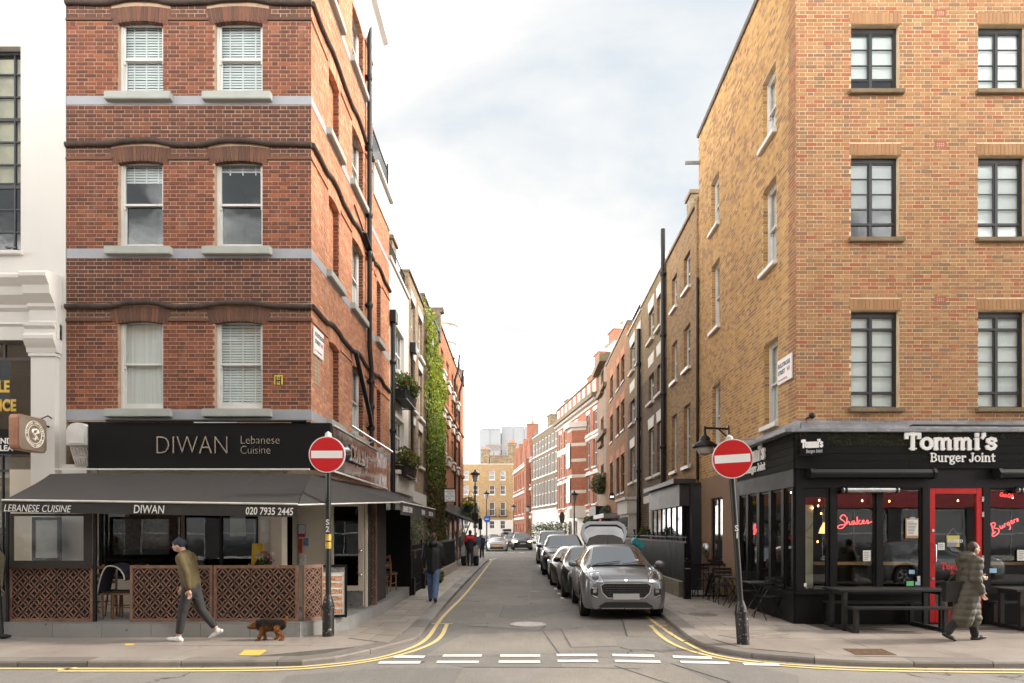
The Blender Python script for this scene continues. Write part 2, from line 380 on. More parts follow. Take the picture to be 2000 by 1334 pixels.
def wallmesh(mb, u0, u1, z0, z1, holes=(), reveal=.12):
 us = sorted({u0, u1, *[min(max(h[k], u0), u1) for h in holes for k in (0, 1)]})
 zs = sorted({z0, z1, *[min(max(h[k], z0), z1) for h in holes for k in (2, 3)]})
 for a, b in zip(us, us[1:]):
  for c, d in zip(zs, zs[1:]):
   uc, zc = (a + b) / 2, (c + d) / 2
   if any(h[0] < uc < h[1] and h[2] < zc < h[3] for h in holes): continue
   mb.add([(a, 0, c), (b, 0, c), (b, 0, d), (a, 0, d)], [(0, 1, 2, 3)])
 for h in holes:
  a, b, c, d = h[:4]; r = reveal
  mb.add([(a, 0, c), (b, 0, c), (b, 0, d), (a, 0, d), (a, r, c), (b, r, c), (b, r, d), (a, r, d)], [(0, 3, 7, 4), (1, 5, 6, 2), (2, 6, 7, 3), (0, 4, 5, 1)])
def flemish(u0, u1, z0, z1, holes=(), course=.075, st=.215, hd=.1025, jt=.014):
 out = []; r = 0; z = z0
 while z < z1 - .02:
  zt = min(z + course - jt, z1); cuts = []
  for h in holes:
   lo, hi = max(h[2], z), min(h[3], zt)
   if hi - lo > .002: cuts.append((h[0], h[1], lo, hi))
  u = u0 - (.162 if r % 2 else 0) - random.random() * .006; k = 0
  while u < u1:
   wdt = st if k % 2 == 0 else hd
   segs = [(max(u, u0), min(u + wdt, u1), z, zt)]
   for c in cuts:
    ns = []
    for a, b, lo, hi in segs:
     if c[1] <= a or c[0] >= b: ns.append((a, b, lo, hi)); continue
     if a < c[0]: ns.append((a, c[0], lo, hi))
     if b > c[1]: ns.append((c[1], b, lo, hi))
     ma, mb_ = max(a, c[0]), min(b, c[1])
     if c[2] - lo > .022: ns.append((ma, mb_, lo, c[2]))
     if hi - c[3] > .022: ns.append((ma, mb_, c[3], hi))
    segs = ns
   out += [s for s in segs if s[1] - s[0] > .025]
   u += wdt + jt; k += 1
  z += course; r += 1
 return out
def lay_bricks(fr, parent, pieces, mat, singles=0, name='brick', proud=.005, key=None, stuff='brickwork'):
 """pieces of brick stand proud of the mortar; the first so many are objects of their own, the rest one part"""
 full = [p for p in pieces if p[1] - p[0] > .2 and p[3] - p[2] > .06]
 if singles:
  full.sort(key=key or (lambda p: p[2])); pick = full[:singles]; ps = set(pick); pieces = [p for p in pieces if p not in ps]
  mbx = MB(); mbx.box(-.1075, .1075, 0, .05, -.0305, .0305); me = mbx.mesh('brick'); me.materials.append(mat)
  rl = rootloc(parent)
  ang = math.atan2(fr.u.y, fr.u.x)
  for a, b, c, d in pick:
   o = link(name, me, parent, fr.w((a + b) / 2, -proud + random.uniform(-.003, .002), (c + d) / 2) - rl); o.rotation_euler = (0, 0, ang + random.uniform(-.004, .004))
 mb = MB(fr)
 for a, b, c, d in pieces:
  p = proud + random.uniform(-.002, .003); e = random.uniform(-.0015, .0015)
  x0, x1, z0, z1 = a + e, b + e, c, d + random.uniform(-.002, .001)
  mb.add([(x0, -p, z0), (x1, -p, z0), (x1, -p, z1), (x0, -p, z1), (x0, .01, z0), (x1, .01, z0), (x1, .01, z1), (x0, .01, z1)],
               [(0, 1, 2, 3), (1, 5, 6, 2), (4, 0, 3, 7), (3, 2, 6, 7), (4, 5, 1, 0)])
 return mb.build(stuff, mat, parent, fix=False, kind='stuff') if pieces else None
def soldier(fr, parent, u0, u1, z0, z1, mat, name='lintel', proud=.008, pitch=.075, fan=0.0, rise=0.0):
 """bricks on end over an opening; rise bows the lower edge of a segmental arch"""
 mb = MB(fr); n = max(3, round((u1 - u0) / pitch)); um = (u0 + u1) / 2; hw = (u1 - u0) / 2
 for k in range(n):
  a, b = u0 + (u1 - u0) * k / n + .004, u0 + (u1 - u0) * (k + 1) / n - .004
  ra, rb = [rise * (1 - ((x - um) / hw) ** 2) for x in (a, b)]
  fa, fb = (a - um) * fan, (b - um) * fan; p = proud + random.uniform(-.002, .002)
  q = [(a, z0 + ra), (b, z0 + rb), (b + fb, z1 + rb * .8), (a + fa, z1 + ra * .8)]
  mb.prism(q, -p, .10 if rise else .03)
 return mb.build(name, mat, parent, fix=True, kind='stuff')
def ring_frame(mb, u0, u1, z0, z1, y0, y1, wj, wh, wb):
 mb.box(u0, u0 + wj, y0, y1, z0, z1); mb.box(u1 - wj, u1, y0, y1, z0, z1)
 mb.box(u0 + wj, u1 - wj, y0, y1, z1 - wh, z1); mb.box(u0 + wj, u1 - wj, y0, y1, z0, z0 + wb)
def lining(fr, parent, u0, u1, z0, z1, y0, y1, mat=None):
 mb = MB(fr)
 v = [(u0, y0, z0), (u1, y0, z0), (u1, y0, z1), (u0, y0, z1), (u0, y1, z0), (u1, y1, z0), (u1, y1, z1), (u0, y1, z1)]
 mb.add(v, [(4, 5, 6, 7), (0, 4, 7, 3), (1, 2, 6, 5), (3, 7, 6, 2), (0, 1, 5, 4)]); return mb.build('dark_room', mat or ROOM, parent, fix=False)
CURTAIN = M('pale curtain', (.84, .83, .81), .85, var=.15, scale=3, stretch=(9, 9, .2))
GREYB = M('grey roller blind', (.36, .37, .36), .8, var=.08, scale=1)
def sash_window(fr, parent, u0, u1, z0, z1, d=.11, blind=None, bars=0, sill=None, paint=None, label=None, gl=None, hp=.5, fw=.045):
 paint = paint or WPAINT; mb = MB(fr)
 ring_frame(mb, u0 + .001, u1 - .001, z0 + .001, z1 - .001, d - .015, d + .10, fw, fw, .07)
 o = mb.build('window', paint, parent, bevel=.004, label=label)
 a, b, c, e = u0 + fw + .002, u1 - fw - .002, z0 + .072, z1 - fw - .002; zm = c + (e - c) * hp; r = .034
 for k, (zl, zh, yy) in enumerate(((zm - .02, e, d + .005), (c, zm + .02, d + .05))):
  s = MB(fr); ring_frame(s, a, b, zl, zh, yy, yy + .035, r, r, .04 if k == 0 else .07)
  for q in range(bars):
   uu = a + (b - a) * (q + 1) / (bars + 1); s.box(uu - .011, uu + .011, yy + .006, yy + .03, zl + .04, zh - .04)
  if k == 0:                                               # sash horns
   s.box(a + .002, a + r - .002, yy + .004, yy + .03, zl - .07, zl - .001); s.box(b - r + .002, b - .002, yy + .004, yy + .03, zl - .07, zl - .001)
  s.build('sash', paint, o)
  g = MB(fr); g.box(a + r - .004, b - r + .004, yy + .014, yy + .019, zl + .036, zh - .036); g.build('pane', gl or GL, o, fix=False)
 if sill: sb = MB(fr); sb.box(u0 - sill[0], u1 + sill[0], -sill[1], d + .04, z0 - sill[2], z0 - .0005); sb.build('sill', sill[3], o, bevel=.012)
 y = d + .10
 if blind and blind[0] in ('slats', 'raised'):
  zb = c if blind[0] == 'slats' else e - (e - c) * blind[1]
  s = MB(fr); n = int((e - zb) / .05)
  for q in range(n):
   zc = e - .02 - q * .05; tl = random.uniform(-.004, .004)
   s.add([(a, y, zc - .021 + tl), (b, y, zc - .021), (b, y + .014, zc + .021), (a, y + .014, zc + .021 + tl), (a, y + .003, zc - .021 + tl), (b, y + .003, zc - .021), (b, y + .017, zc + .021), (a, y + .017, zc + .021 + tl)],
                  [(0, 1, 2, 3), (4, 7, 6, 5), (0, 4, 5, 1), (2, 6, 7, 3)])
  for uu in (.2, .5, .8): s.box(a + (b - a) * uu - .012, a + (b - a) * uu + .012, y - .004, y - .001, zb, e)
  s.build('blind', BLIND, o, fix=False)
 elif blind and blind[0] == 'roll':
  s = MB(fr); s.box(a, b, y, y + .006, e - (e - c) * blind[1], e); s.build('blind', blind[2] if len(blind) > 2 else GREYB, o, fix=False)
 elif blind and blind[0] == 'curtain':
  s = MB(fr)
  for lo, hi in ((a, a + (b - a) * blind[1]), (b - (b - a) * blind[1], b)):
   n = 14; vs = []
   for q in range(n + 1): vs += [(lo + (hi - lo) * q / n, y + .03 * math.sin(q * 1.9), zz_) for zz_ in (c, e)]
   s.add(vs, [(2 * q, 2 * q + 2, 2 * q + 3, 2 * q + 1) for q in range(n)])
  s.build('curtain', CURTAIN, o, fix=False)
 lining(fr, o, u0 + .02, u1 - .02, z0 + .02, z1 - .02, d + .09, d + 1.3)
 return o
def far_window(fr, parent, u0, u1, z0, z1, d=.1, paint=None, sill=.12, bars=1, lint=None, gl=None):
 """window of a house further down the street: frame, meeting rail and glazing bars, pane, sill"""
 paint = paint or WPAINT; mb = MB(fr); ring_frame(mb, u0 + .001, u1 - .001, z0 + .001, z1 - .001, d - .01, d + .06, .09, .07, .09)
 zm = (z0 + z1) / 2; mb.box(u0 + .09, u1 - .09, d, d + .05, zm - .03, zm + .03)
 for k in range(bars): uu = u0 + (u1 - u0) * (k + 1) / (bars + 1); mb.box(uu - .015, uu + .015, d + .004, d + .045, z0 + .09, z1 - .07)
 o = mb.build('window', paint, parent)
 g = MB(fr); g.box(u0 + .05, u1 - .05, d + .03, d + .034, z0 + .05, z1 - .04); g.build('pane', gl or GLFAR, o, fix=False)
 if sill: s = MB(fr); s.box(u0 - .08, u1 + .08, -sill, d, z0 - .1, z0 - .001); s.build('sill', paint if lint is None else lint, o)
 return o
# ---------------------------------------------------------------- the ground
def asphalt(name, base, agg=(.13, .125, .12), crack=True):
 m, t, b = newmat(name); v = coords(t)
 n = nz(t, v, .35, 5.0, .6); c = ramp(t, n, [(.3, tuple(x * .8 for x in base)), (.7, tuple(x * 1.25 for x in base))])
 g_ = nz(t, v, 24.0, 4.0, .8); c = mixc(t, .85, c, mixc(t, g_, (.35, .35, .35), (1.65, 1.63, 1.6)), 'MULTIPLY'); f = nz(t, v, 95.0, 3.0, .7); c = mixc(t, ramp(t, f, [(.52, (0, 0, 0)), (.66, (1, 1, 1))]), c, agg)
 f2 = nz(t, coords(t, (1, .25, 1)), 2.2, 5.0, .65); c = mixc(t, math_(t, 'MULTIPLY', ramp(t, f2, [(.5, (0, 0, 0)), (.8, (1, 1, 1))]), .45), c, tuple(x * 1.8 for x in base))
 if crack:
  vo = N(t, 'ShaderNodeTexVoronoi', feature='DISTANCE_TO_EDGE', i_Scale=.38)
  dv = N(t, 'ShaderNodeVectorMath', operation='ADD'); L(t, v, dv.inputs[0]); dn = N(t, 'ShaderNodeTexNoise', i_Scale=1.4, i_Detail=6.0); L(t, v, dn.inputs['Vector'])
  L(t, dn.outputs['Color'], dv.inputs[1]); L(t, dv.outputs[0], vo.inputs['Vector'])
  e = ramp(t, vo.outputs['Distance'], [(.002, (1, 1, 1)), (.008, (0, 0, 0))]); gate = ramp(t, nz(t, v, .5, 2.0), [(.44, (0, 0, 0)), (.5, (1, 1, 1))])
  c = mixc(t, math_(t, 'MULTIPLY', math_(t, 'MULTIPLY', e, gate), .85), c, (.018, .017, .016))
 L(t, c, b.inputs['Base Color']); b.inputs['Roughness'].default_value = .8
 bump(t, b, f, .006, .7); return m
ASPH = asphalt('worn asphalt', (.178, .165, .150), (.30, .28, .255)); ASPH2 = asphalt('newer asphalt patch', (.148, .139, .128), (.24, .225, .21), False); ASPH3 = asphalt('pale asphalt patch', (.188, .172, .152), (.32, .29, .255), False)
def stone(name, base, var=.2, sheen=.62):
 m, t, b = newmat(name); g = N(t, 'ShaderNodeNewGeometry'); oi = N(t, 'ShaderNodeObjectInfo'); v = coords(t)
 r = math_(t, 'FRACT', math_(t, 'ADD', g.outputs['Random Per Island'], oi.outputs['Random']))
 c = ramp(t, r, [(0, tuple(x * (1 - var) for x in base)), (.5, base), (1, tuple(min(1, x * (1 + var)) for x in base))])
 n = nz(t, v, 1.1, 6.0, .65); c = mixc(t, .6, c, mixc(t, n, (.45, .43, .41), (1.35, 1.35, 1.35)), 'MULTIPLY')
 sp = nz(t, v, 70.0, 3.0, .7); c = mixc(t, .4, c, mixc(t, sp, (.5, .5, .5), (1.5, 1.5, 1.5)), 'MULTIPLY')
 gum = N(t, 'ShaderNodeTexVoronoi', i_Scale=3.2); L(t, v, gum.inputs['Vector'])
 c = mixc(t, ramp(t, gum.outputs['Distance'], [(.05, (.75, .75, .75)), (.09, (0, 0, 0))]), c, (.09, .085, .08))
 st = nz(t, coords(t, (1, .5, 1)), 1.7, 6.0, .7); c = mixc(t, math_(t, 'MULTIPLY', ramp(t, st, [(.54, (0, 0, 0)), (.7, (1, 1, 1))]), .5), c, tuple(x * .42 for x in base))
 L(t, c, b.inputs['Base Color']); L(t, math_(t, 'ADD', math_(t, 'MULTIPLY', n, .35), sheen - .2), b.inputs['Roughness'])
 bump(t, b, sp, .004, .5); return m
PAVE = stone('worn paving stone', (.37, .325, .285), .12); PAVE2 = stone('smooth mastic pavement', (.31, .27, .24), .04, .5); KERB = stone('granite kerb', (.235, .212, .19), .32)
JOINT = M('dark joint filling', (.085, .075, .065), .9, var=.3, scale=9)
def paint_mat(name, col, wear=.5):
 m, t, b = newmat(name); v = coords(t); n = nz(t, v, 26.0, 6.0, .7); n2 = nz(t, v, 1.6, 3.0)
 k = math_(t, 'ADD', n, math_(t, 'MULTIPLY', n2, .35))
 c = mixc(t, ramp(t, k, [(wear - .02 + .17, (1, 1, 1)), (wear + .36, (0, 0, 0))]), tuple(x * .35 + .03 for x in col), col)
 c = mixc(t, ramp(t, k, [(.80, (0, 0, 0)), (.92, (1, 1, 1))]), col, tuple(x * .3 + .07 for x in col))
 L(t, c, b.inputs['Base Color']); b.inputs['Roughness'].default_value = .7; bump(t, b, n, .003, .4); return m
YEL = paint_mat('worn yellow road paint', (.70, .54, .23)); WHT = paint_mat('worn white road paint', (.72, .71, .68)); YELBR = paint_mat('bright yellow mark paint', (.60, .42, .10))
ground = MB(); ground.add([(-60, -14, 0), (60, -14, 0), (60, 160, 0), (-60, 160, 0)], [(0, 1, 2, 3)])
road = ground.build('road', ASPH, kind='structure')
PZ = .08
def resample(pts, step):
 out = [Vector(pts[0])]
 for a, b in zip(pts, pts[1:]):
  a, b = Vector(a), Vector(b); n = max(1, int((b - a).length / step))
  out += [a.lerp(b, (k + 1) / n) for k in range(n)]
 return out
def smooth_path(pts, rounds=2):
 pts = [Vector(p) for p in pts]
 for _ in range(rounds):
  q = [pts[0]]
  for a, b in zip(pts, pts[1:]): q += [a.lerp(b, .25), a.lerp(b, .75)]
  pts = q + [pts[-1]]
 return pts
def gpath(pp, z=0.0): return [G(x, y, z).to_2d() for x, y in pp]
KL = [Vector((-14, 9.27)), Vector((-7, 9.27))] + gpath([(560, 1302), (640, 1297), (736, 1275), (800, 1258), (818, 1252), (828, 1236), (852, 1207), (890, 1161), (940, 1108), (955, 1094)]) + [Vector((-2.1, 44.5)), Vector((-2.6, 45.3)), Vector((-4.5, 45.6)), Vector((-14, 45.6))]
KR = [Vector((16, 9.2)), Vector((7, 9.22))] + gpath([(1757, 1304), (1651, 1301), (1495, 1289), (1453, 1284), (1392, 1273), (1354, 1258), (1331, 1239), (1308, 1220), (1289, 1203)]) + [Vector((3.12, 25)), Vector((3.2, 46)), Vector((3.8, 47.5)), Vector((16, 47.8))]
KW = .30
def offset(pts, d):
 """path moved to its left by d"""
 out = []
 for i, p in enumerate(pts):
  a = (pts[min(i + 1, len(pts) - 1)] - pts[max(i - 1, 0)]).normalized(); out.append(p + Vector((-a.y, a.x)) * d)
 return out
def strip(pts, wd, z, name, mat, parent=None, **k):
 l, r = offset(pts, wd / 2), offset(pts, -wd / 2); mb = MB(); n = len(pts)
 mb.add([(p.x, p.y, z) for p in l] + [(p.x, p.y, z) for p in r], [(i, n + i, n + i + 1, i + 1) for i in range(n - 1)])
 return mb.build(name, mat, parent, **k)
def pavement(path, side, inner, name):
 """side = +1 when the pavement lies to the left of the path"""
 path = smooth_path(path, 2); inn = offset(path, side * KW)
 mb = MB(); n = len(inn); ring = [(p.x, p.y) for p in inn] + inner
 bm = bmesh.new(); vs = [bm.verts.new((x, y, PZ - .006)) for x, y in ring]; f = bm.faces.new(vs); bmesh.ops.triangulate(bm, faces=[f])
 bmesh.ops.recalc_face_normals(bm, faces=bm.faces); me = bpy.data.meshes.new(name); bm.to_mesh(me); bm.free(); me.materials.append(JOINT)
 pv = setp(link(name, me), kind='structure')
 kb = setp(link('kerb', None), kind='structure'); kb.empty_display_size = .1
 fine = resample(path, .1); fi = resample(path, .1); acc = []; run = 0.0; ln = random.uniform(.8, 1.3); seg = [fine[0]]
 for a, b in zip(fine, fine[1:]):
  seg.append(b); run += (b - a).length
  if run > ln or b is fine[-1]:
   if min((q - Vector((1.5, 11))).length for q in seg) < 48:
    s2 = list(seg)
    d0 = (s2[1] - s2[0]).normalized(); d1 = (s2[-1] - s2[-2]).normalized(); s2[0] = s2[0] + d0 * .006; s2[-1] = s2[-1] - d1 * .006
    if len(s2) > 8: s2 = s2[::3] + ([s2[-1]] if (len(s2) - 1) % 3 else [])
    o_, i_ = s2, offset(s2, side * (KW - .006)); ob = offset(s2, side * .012); dz = random.uniform(-.004, .004); k = MB(); m = len(s2)
    k.add([(p.x, p.y, -.03) for p in o_] + [(p.x, p.y, PZ - .022 + dz) for p in o_] + [(p.x, p.y, PZ + .002 + dz) for p in ob] + [(p.x, p.y, PZ + .004) for p in i_] + [(p.x, p.y, -.03) for p in i_],
                      [(j * m + i, j * m + i + 1, (j + 1) * m + i + 1, (j + 1) * m + i) for j in range(4) for i in range(m - 1)] + [(0, m, 2 * m, 3 * m, 4 * m), (m - 1, 5 * m - 1, 4 * m - 1, 3 * m - 1, 2 * m - 1)])
    k.build('kerbstone', KERB, kb)
   seg = [b]; run = 0; ln = random.uniform(.75, 1.5)
 return pv, inn
pl, innL = pavement(KL, 1, [], 'pavement')
prr, innR = pavement(KR, -1, [], 'pavement')
def inside(p, poly):
 c = False; n = len(poly)
 for i in range(n):
  a, b = poly[i], poly[i - 1]
  if (a[1] > p[1]) != (b[1] > p[1]) and p[0] < (b[0] - a[0]) * (p[1] - a[1]) / (b[1] - a[1]) + a[0]: c = not c
 return c
def slabs(parent, inn, x0, x1, y0, y1, wd, rows, across_x=True, mat=PAVE, jt=.013, rnd=.0):
 """paving slabs in rows; each slab is a piece of its own, cut back at the kerb line"""
 poly = [(p.x, p.y) for p in inn]
 y = y0; r = 0
 while y < y1 - .05:
  h = min(rows * random.uniform(1 - rnd, 1 + rnd), y1 - y); x = x0 - (wd * .5 if r % 2 else 0)
  while x < x1:
   ww = wd * random.uniform(.85, 1.2); a, b = max(x, x0), min(x + ww, x1); x += ww
   if b - a < .06: continue
   q = [(a + jt / 2, y + jt / 2), (b - jt / 2, y + jt / 2), (b - jt / 2, y + h - jt / 2), (a + jt / 2, y + h - jt / 2)]
   if not all(inside(p, poly) for p in q):
    q = clip_poly(q, poly)
    if q is None: continue
   mb = MB(); dz = random.uniform(-.002, .002); mb.prism(q, PZ - .03, PZ + dz, ax='z'); mb.build('paving_slab', mat, parent)
  y += h; r += 1
def clip_poly(q, poly):
 out = []
 cen = Vector((sum(p[0] for p in q) / 4, sum(p[1] for p in q) / 4))
 ins = [inside(p, poly) for p in q]
 if not any(ins): return None
 for i in range(4):
  a, b = Vector(q[i]), Vector(q[(i + 1) % 4]); ia, ib = ins[i], ins[(i + 1) % 4]
  if ia: out.append((a.x, a.y))
  if ia != ib:
   lo, hi = (a, b) if ia else (b, a)
   for _ in range(18):
    m = (lo + hi) / 2
    if inside(m, poly): lo = m
    else: hi = m
   out.append((lo.x, lo.y))
 return out if len(out) >= 3 else None
slabs(pl, innL, -3.75, -1.6, 12.6, 44.6, .62, .55)
slabs(pl, innL, -14, -1.9, 9.5, 12.6, 1.6, 1.03, mat=PAVE2, jt=.008)
slabs(prr, innR, 2.9, 5.45, 12.2, 46, .62, .58)
slabs(prr, innR, 2.8, 16, 9.4, 12.2, 1.5, .93, mat=PAVE2, jt=.008)
# road patches, covers and markings are parts of the road
def patch(pp, mat, z=.003):
 mb = MB(); q = gpath(pp); mb.add([(p.x, p.y, z) for p in q], [tuple(range(len(q)))]); mb.build('asphalt_patch', mat, road)
patch([(1095, 1228), (1175, 1230), (1200, 1245), (1208, 1262), (1116, 1264)], ASPH3)
patch([(1215, 1210), (1255, 1208), (1290, 1245), (1225, 1243)], ASPH3, .0035)
patch([(985, 1183), (1120, 1180), (1118, 1192), (1020, 1212), (975, 1206)], ASPH2)
patch([(905, 1240), (1098, 1232), (1112, 1276), (830, 1281), (868, 1258)], ASPH3, .0025)
patch([(1040, 1120), (1098, 1118), (1125, 1168), (1035, 1172)], ASPH2, .0032)
patch([(870, 1215), (1060, 1232), (1096, 1282), (1098, 1303), (905, 1303), (800, 1285)], ASPH2, .0018)
patch([(1300, 1262), (1420, 1290), (1560, 1320), (1560, 1345), (1380, 1345)], ASPH2, .0022); patch([(560, 1320), (760, 1304), (905, 1306), (880, 1345), (540, 1345)], ASPH2, .0021)
SEAL = M('tar sealed joint', (.04, .038, .036), .6)
for pp in ([(1208, 1262), (1116, 1264), (1095, 1228)], [(1096, 1282), (1060, 1232), (905, 1222)], [(975, 1206), (985, 1183), (1120, 1180)], [(1225, 1243), (1215, 1210), (1160, 1180)], [(1200, 1300), (1290, 1330), (1350, 1345)], [(1310, 1296), (1420, 1330), (1440, 1345)], [(905, 1303), (1098, 1303), (1250, 1306)]): strip(resample(gpath(pp, .004), .2), .022, .0055, 'sealed_joint', SEAL, road)
patch([(1115, 1300), (1310, 1296), (1420, 1345), (1010, 1345)], ASPH3, .0028)
def yline(pp, wd=.075, name='yellow_line', mat=None):
 p = resample(smooth_path(gpath(pp, .004), 2), .25); strip(p, wd, .008, name, mat or YEL, road)
yline([(-160, 1306), (0, 1306), (300, 1307), (560, 1305), (644, 1298), (707, 1291), (762, 1280), (812, 1263), (837, 1246), (851, 1223), (868, 1200), (911, 1160), (963, 1091)])
yline([(112, 1311), (400, 1311), (560, 1309), (640, 1303), (707, 1295), (783, 1280), (833, 1263), (862, 1246), (873, 1219)])
yline([(840, 1218), (884, 1218)], .07); yline([(113, 1309), (150, 1304)], .07)
yline([(1264, 1205), (1312, 1240), (1350, 1261), (1384, 1278), (1468, 1292), (1563, 1300), (1696, 1306), (2000, 1309), (2150, 1309)])
yline([(1270, 1221), (1295, 1248), (1337, 1269), (1400, 1285), (1453, 1293.7), (1563, 1304), (1696, 1310.5), (2000, 1314.6), (2150, 1315)])
yline([(1264, 1221.5), (1303, 1221.5)], .07)
yline([(957, 1094), (966, 1091)], .3, 'white_line', WHT)
def dash(a, b, y, wd, name='give_way_dash'):
 strip([p.to_2d() for p in (G(a, y[0], .004), G(b, y[1], .004))], wd, .010, name, WHT, road)
for a, b, y0, y1 in ((770, 829, 1283, 1283.5), (865, 941, 1281, 1281), (977, 1055, 1281, 1281), (1087, 1166, 1280, 1280), (1196, 1278, 1280, 1281.5), (1314, 1390, 1283, 1285.5)): dash(a, b, (y0, y1), .19)
for a, b, y0, y1 in ((740, 821, 1294.5, 1294.5), (853, 935, 1293.5, 1293.5), (974, 1055, 1293, 1293), (1089, 1168, 1291.5, 1291.5), (1201, 1290, 1291.5, 1293), (1329, 1424, 1293.5, 1295.5), (1452, 1522, 1297.5, 1299)): dash(a, b, (y0, y1), .17)
for y in range(1104, 1172, 9): dash(1053 + (y - 1104) * .705, 1054.5 + (y - 1104) * .705, (y, y + 3), .09, 'bay_dash')
dash(1103, 1118, (1172, 1172.5), .09, 'bay_dash'); dash(1036, 1054, (1155, 1155), .06, 'bay_dash'); dash(1080, 1097, (1153, 1153), .07, 'bay_dash')
for a, b, y in ((905, 930, 1076), (970, 985, 1079), (992, 1006, 1078), (1014, 1024, 1079), (930, 966, 1079)): dash(a, b, (y, y + 1), .3)
CAST = M('cast iron cover', (.20, .18, .16), .55, metal=.4, var=.3, scale=12, bmp=.6, bscale=40)
c = G(1031.5, 1220); mc = MB(); mc.lathe([(.36, 0), (.36, .012), (.33, .012), (.33, .006), (.31, .006), (.31, .014), (0.01, .014)], c, 28)
for k in range(6): a = k * math.pi / 3; mc.ball((c.x + .18 * math.cos(a), c.y + .18 * math.sin(a), .014), (.035, .035, .008), 8, 4)
mc.build('manhole_cover', M('pale worn iron cover', (.42, .39, .36), .55, metal=.3, var=.25, scale=8), road, smooth=True)
c = G(934, 1221.5); gg = MB()
for k in range(9): gg.box(c.x - .15 + k * .035, c.x - .135 + k * .035, c.y - .19, c.y + .19, 0, .012)
gg.box(c.x - .18, c.x + .2, c.y - .22, c.y - .2, 0, .013); gg.box(c.x - .18, c.x + .2, c.y + .2, c.y + .22, 0, .013); gg.build('gully_grate', CAST, road)
def cover(pp, parent, mat, name, ribs=6):
 q = gpath(pp, PZ); mb = MB(); mb.prism([(p.x, p.y) for p in q], PZ - .02, PZ + .004, ax='z')
 for k in range(ribs):
  t = (k + .5) / ribs; a, b = q[0].lerp(q[3], t), q[1].lerp(q[2], t)
  for j in range(9): p = a.lerp(b, (j + .5) / 9); mb.box(p.x - .03, p.x + .03, p.y - .02, p.y + .02, PZ + .004, PZ + .008)
 mb.build(name, mat, parent)
cover([(1645, 1267), (1722, 1267.5), (1752, 1280), (1672, 1279.5)], prr, M('rusty iron cover', (.16, .10, .06), .7, metal=.2, var=.4, scale=12), 'drain_cover')
c = G(1373, 1200, PZ); mb = MB(); mb.lathe([(.3, -.01), (.3, .004), (0.01, .004)], c, 20); mb.build('round_cover', CAST, prr)
def tray(pp, parent, mat):
 q = gpath(pp, PZ); mb = MB(); ctr = (q[0] + q[1] + q[2] + q[3]) / 4
 mb.prism([(p.x, p.y) for p in q], PZ - .02, PZ + .003, ax='z'); mb.build('access_cover', CAST, parent)
 m2 = MB()
 for a, b in ((.02, .49), (.51, .98)):
  for c_, d in ((.03, .49), (.51, .97)):
   f = lambda s, t: q[0].lerp(q[1], s).lerp(q[3].lerp(q[2], s), t)
   m2.prism([(p.x, p.y) for p in (f(a, c_), f(b, c_), f(b, d), f(a, d))], PZ, PZ + .006, ax='z')
 m2.build('access_cover', mat, parent)
tray([(680, 1247), (758, 1257), (792, 1232), (722, 1226)], pl, stone('cover infill stone', (.27, .235, .20), .12)); tray([(1400, 1241), (1442, 1247.5), (1545, 1238.5), (1512, 1231)], prr, stone('tan infill stone', (.30, .26, .22), .12))
for pp in ([(478, 1270), (523, 1270), (507, 1281), (465, 1281)], [(246, 1257.5), (263, 1257.5), (260, 1261.5), (243, 1261.5)]):
 mb = MB(); mb.add([(p.x, p.y, PZ + .006) for p in gpath(pp, PZ)], [(0, 1, 2, 3)]); mb.build('yellow_mark', YELBR, pl)
# ---------------------------------------------------------------- red brick corner building (left)
DL = 12.82; FLf = Frame((0, DL), (1, 0)); XC = -3.92
FLs = Frame((XC, DL), (-.00375, 1))
zL = lambda py: H + (HY - py) * DL / F
xL = lambda px: (px - CX) * DL / F
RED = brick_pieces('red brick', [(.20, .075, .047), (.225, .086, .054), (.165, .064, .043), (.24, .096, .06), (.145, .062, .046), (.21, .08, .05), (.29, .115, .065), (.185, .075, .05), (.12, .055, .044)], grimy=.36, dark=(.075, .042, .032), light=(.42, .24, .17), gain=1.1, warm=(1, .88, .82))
REDS = brick_pieces('sunlit side red brick', [(.42, .20, .12), (.46, .225, .135), (.38, .175, .105), (.49, .25, .155), (.41, .195, .115), (.36, .165, .10)], grimy=.22, dark=(.16, .08, .055), light=(.5, .3, .2), gain=1.45)  # paler copy of the front brick, with the side wall's sunlight in its colour
RUB = brick_pieces('dark rubbed brick', [(.115, .058, .042), (.14, .068, .045), (.10, .052, .04), (.165, .075, .05), (.125, .06, .045)], grimy=.35)
red = thing('brick_corner_building', 'red brick corner building with grey sash windows above the black restaurant front', 'building', (xL(368), DL, 0))
XL0, XTOP = xL(130), 14.8
rows = {'a': (zL(185), zL(38)), 'b': (zL(485), zL(311)), 'c': (zL(800), zL(624)), 'd': (zL(185) + 2.86, zL(38) + 2.86)}
cols = [(xL(230), xL(319)), (xL(419), xL(513))]
ROLL = [zL(280), zL(596), zL(4), zL(4) + 2.75]; LEDGE = [zL(310), zL(625), zL(38), zL(38) + 2.86]; BAND = [(zL(205), zL(188)), (zL(505), zL(486)), (zL(821), zL(801)), (zL(205) + 2.86, zL(188) + 2.86)]
ZB = zL(822)
fholes = [(c[0], c[1], r[0], r[1]) for r in rows.values() for c in cols]
skips = [(XL0 - 1, XC + 1, b[0], b[1]) for b in BAND] + [(XL0 - 1, XC + 1, LEDGE[k] - .03, ROLL[k] + .04) for k in range(4)]
SIDE_END = FLs.up(727); SX2 = FLs.up(760)
scol = {'blind': (FLs.up(641.8), FLs.up(662)), 'win': (FLs.up(687.7), FLs.up(709.5)), 'far': (FLs.up(735.5), FLs.up(743.5))}
sholes = [(c[0], c[1], r[0], r[1]) for r in rows.values() for k, c in scol.items() if not (k == 'far' and r[0] > 10)]
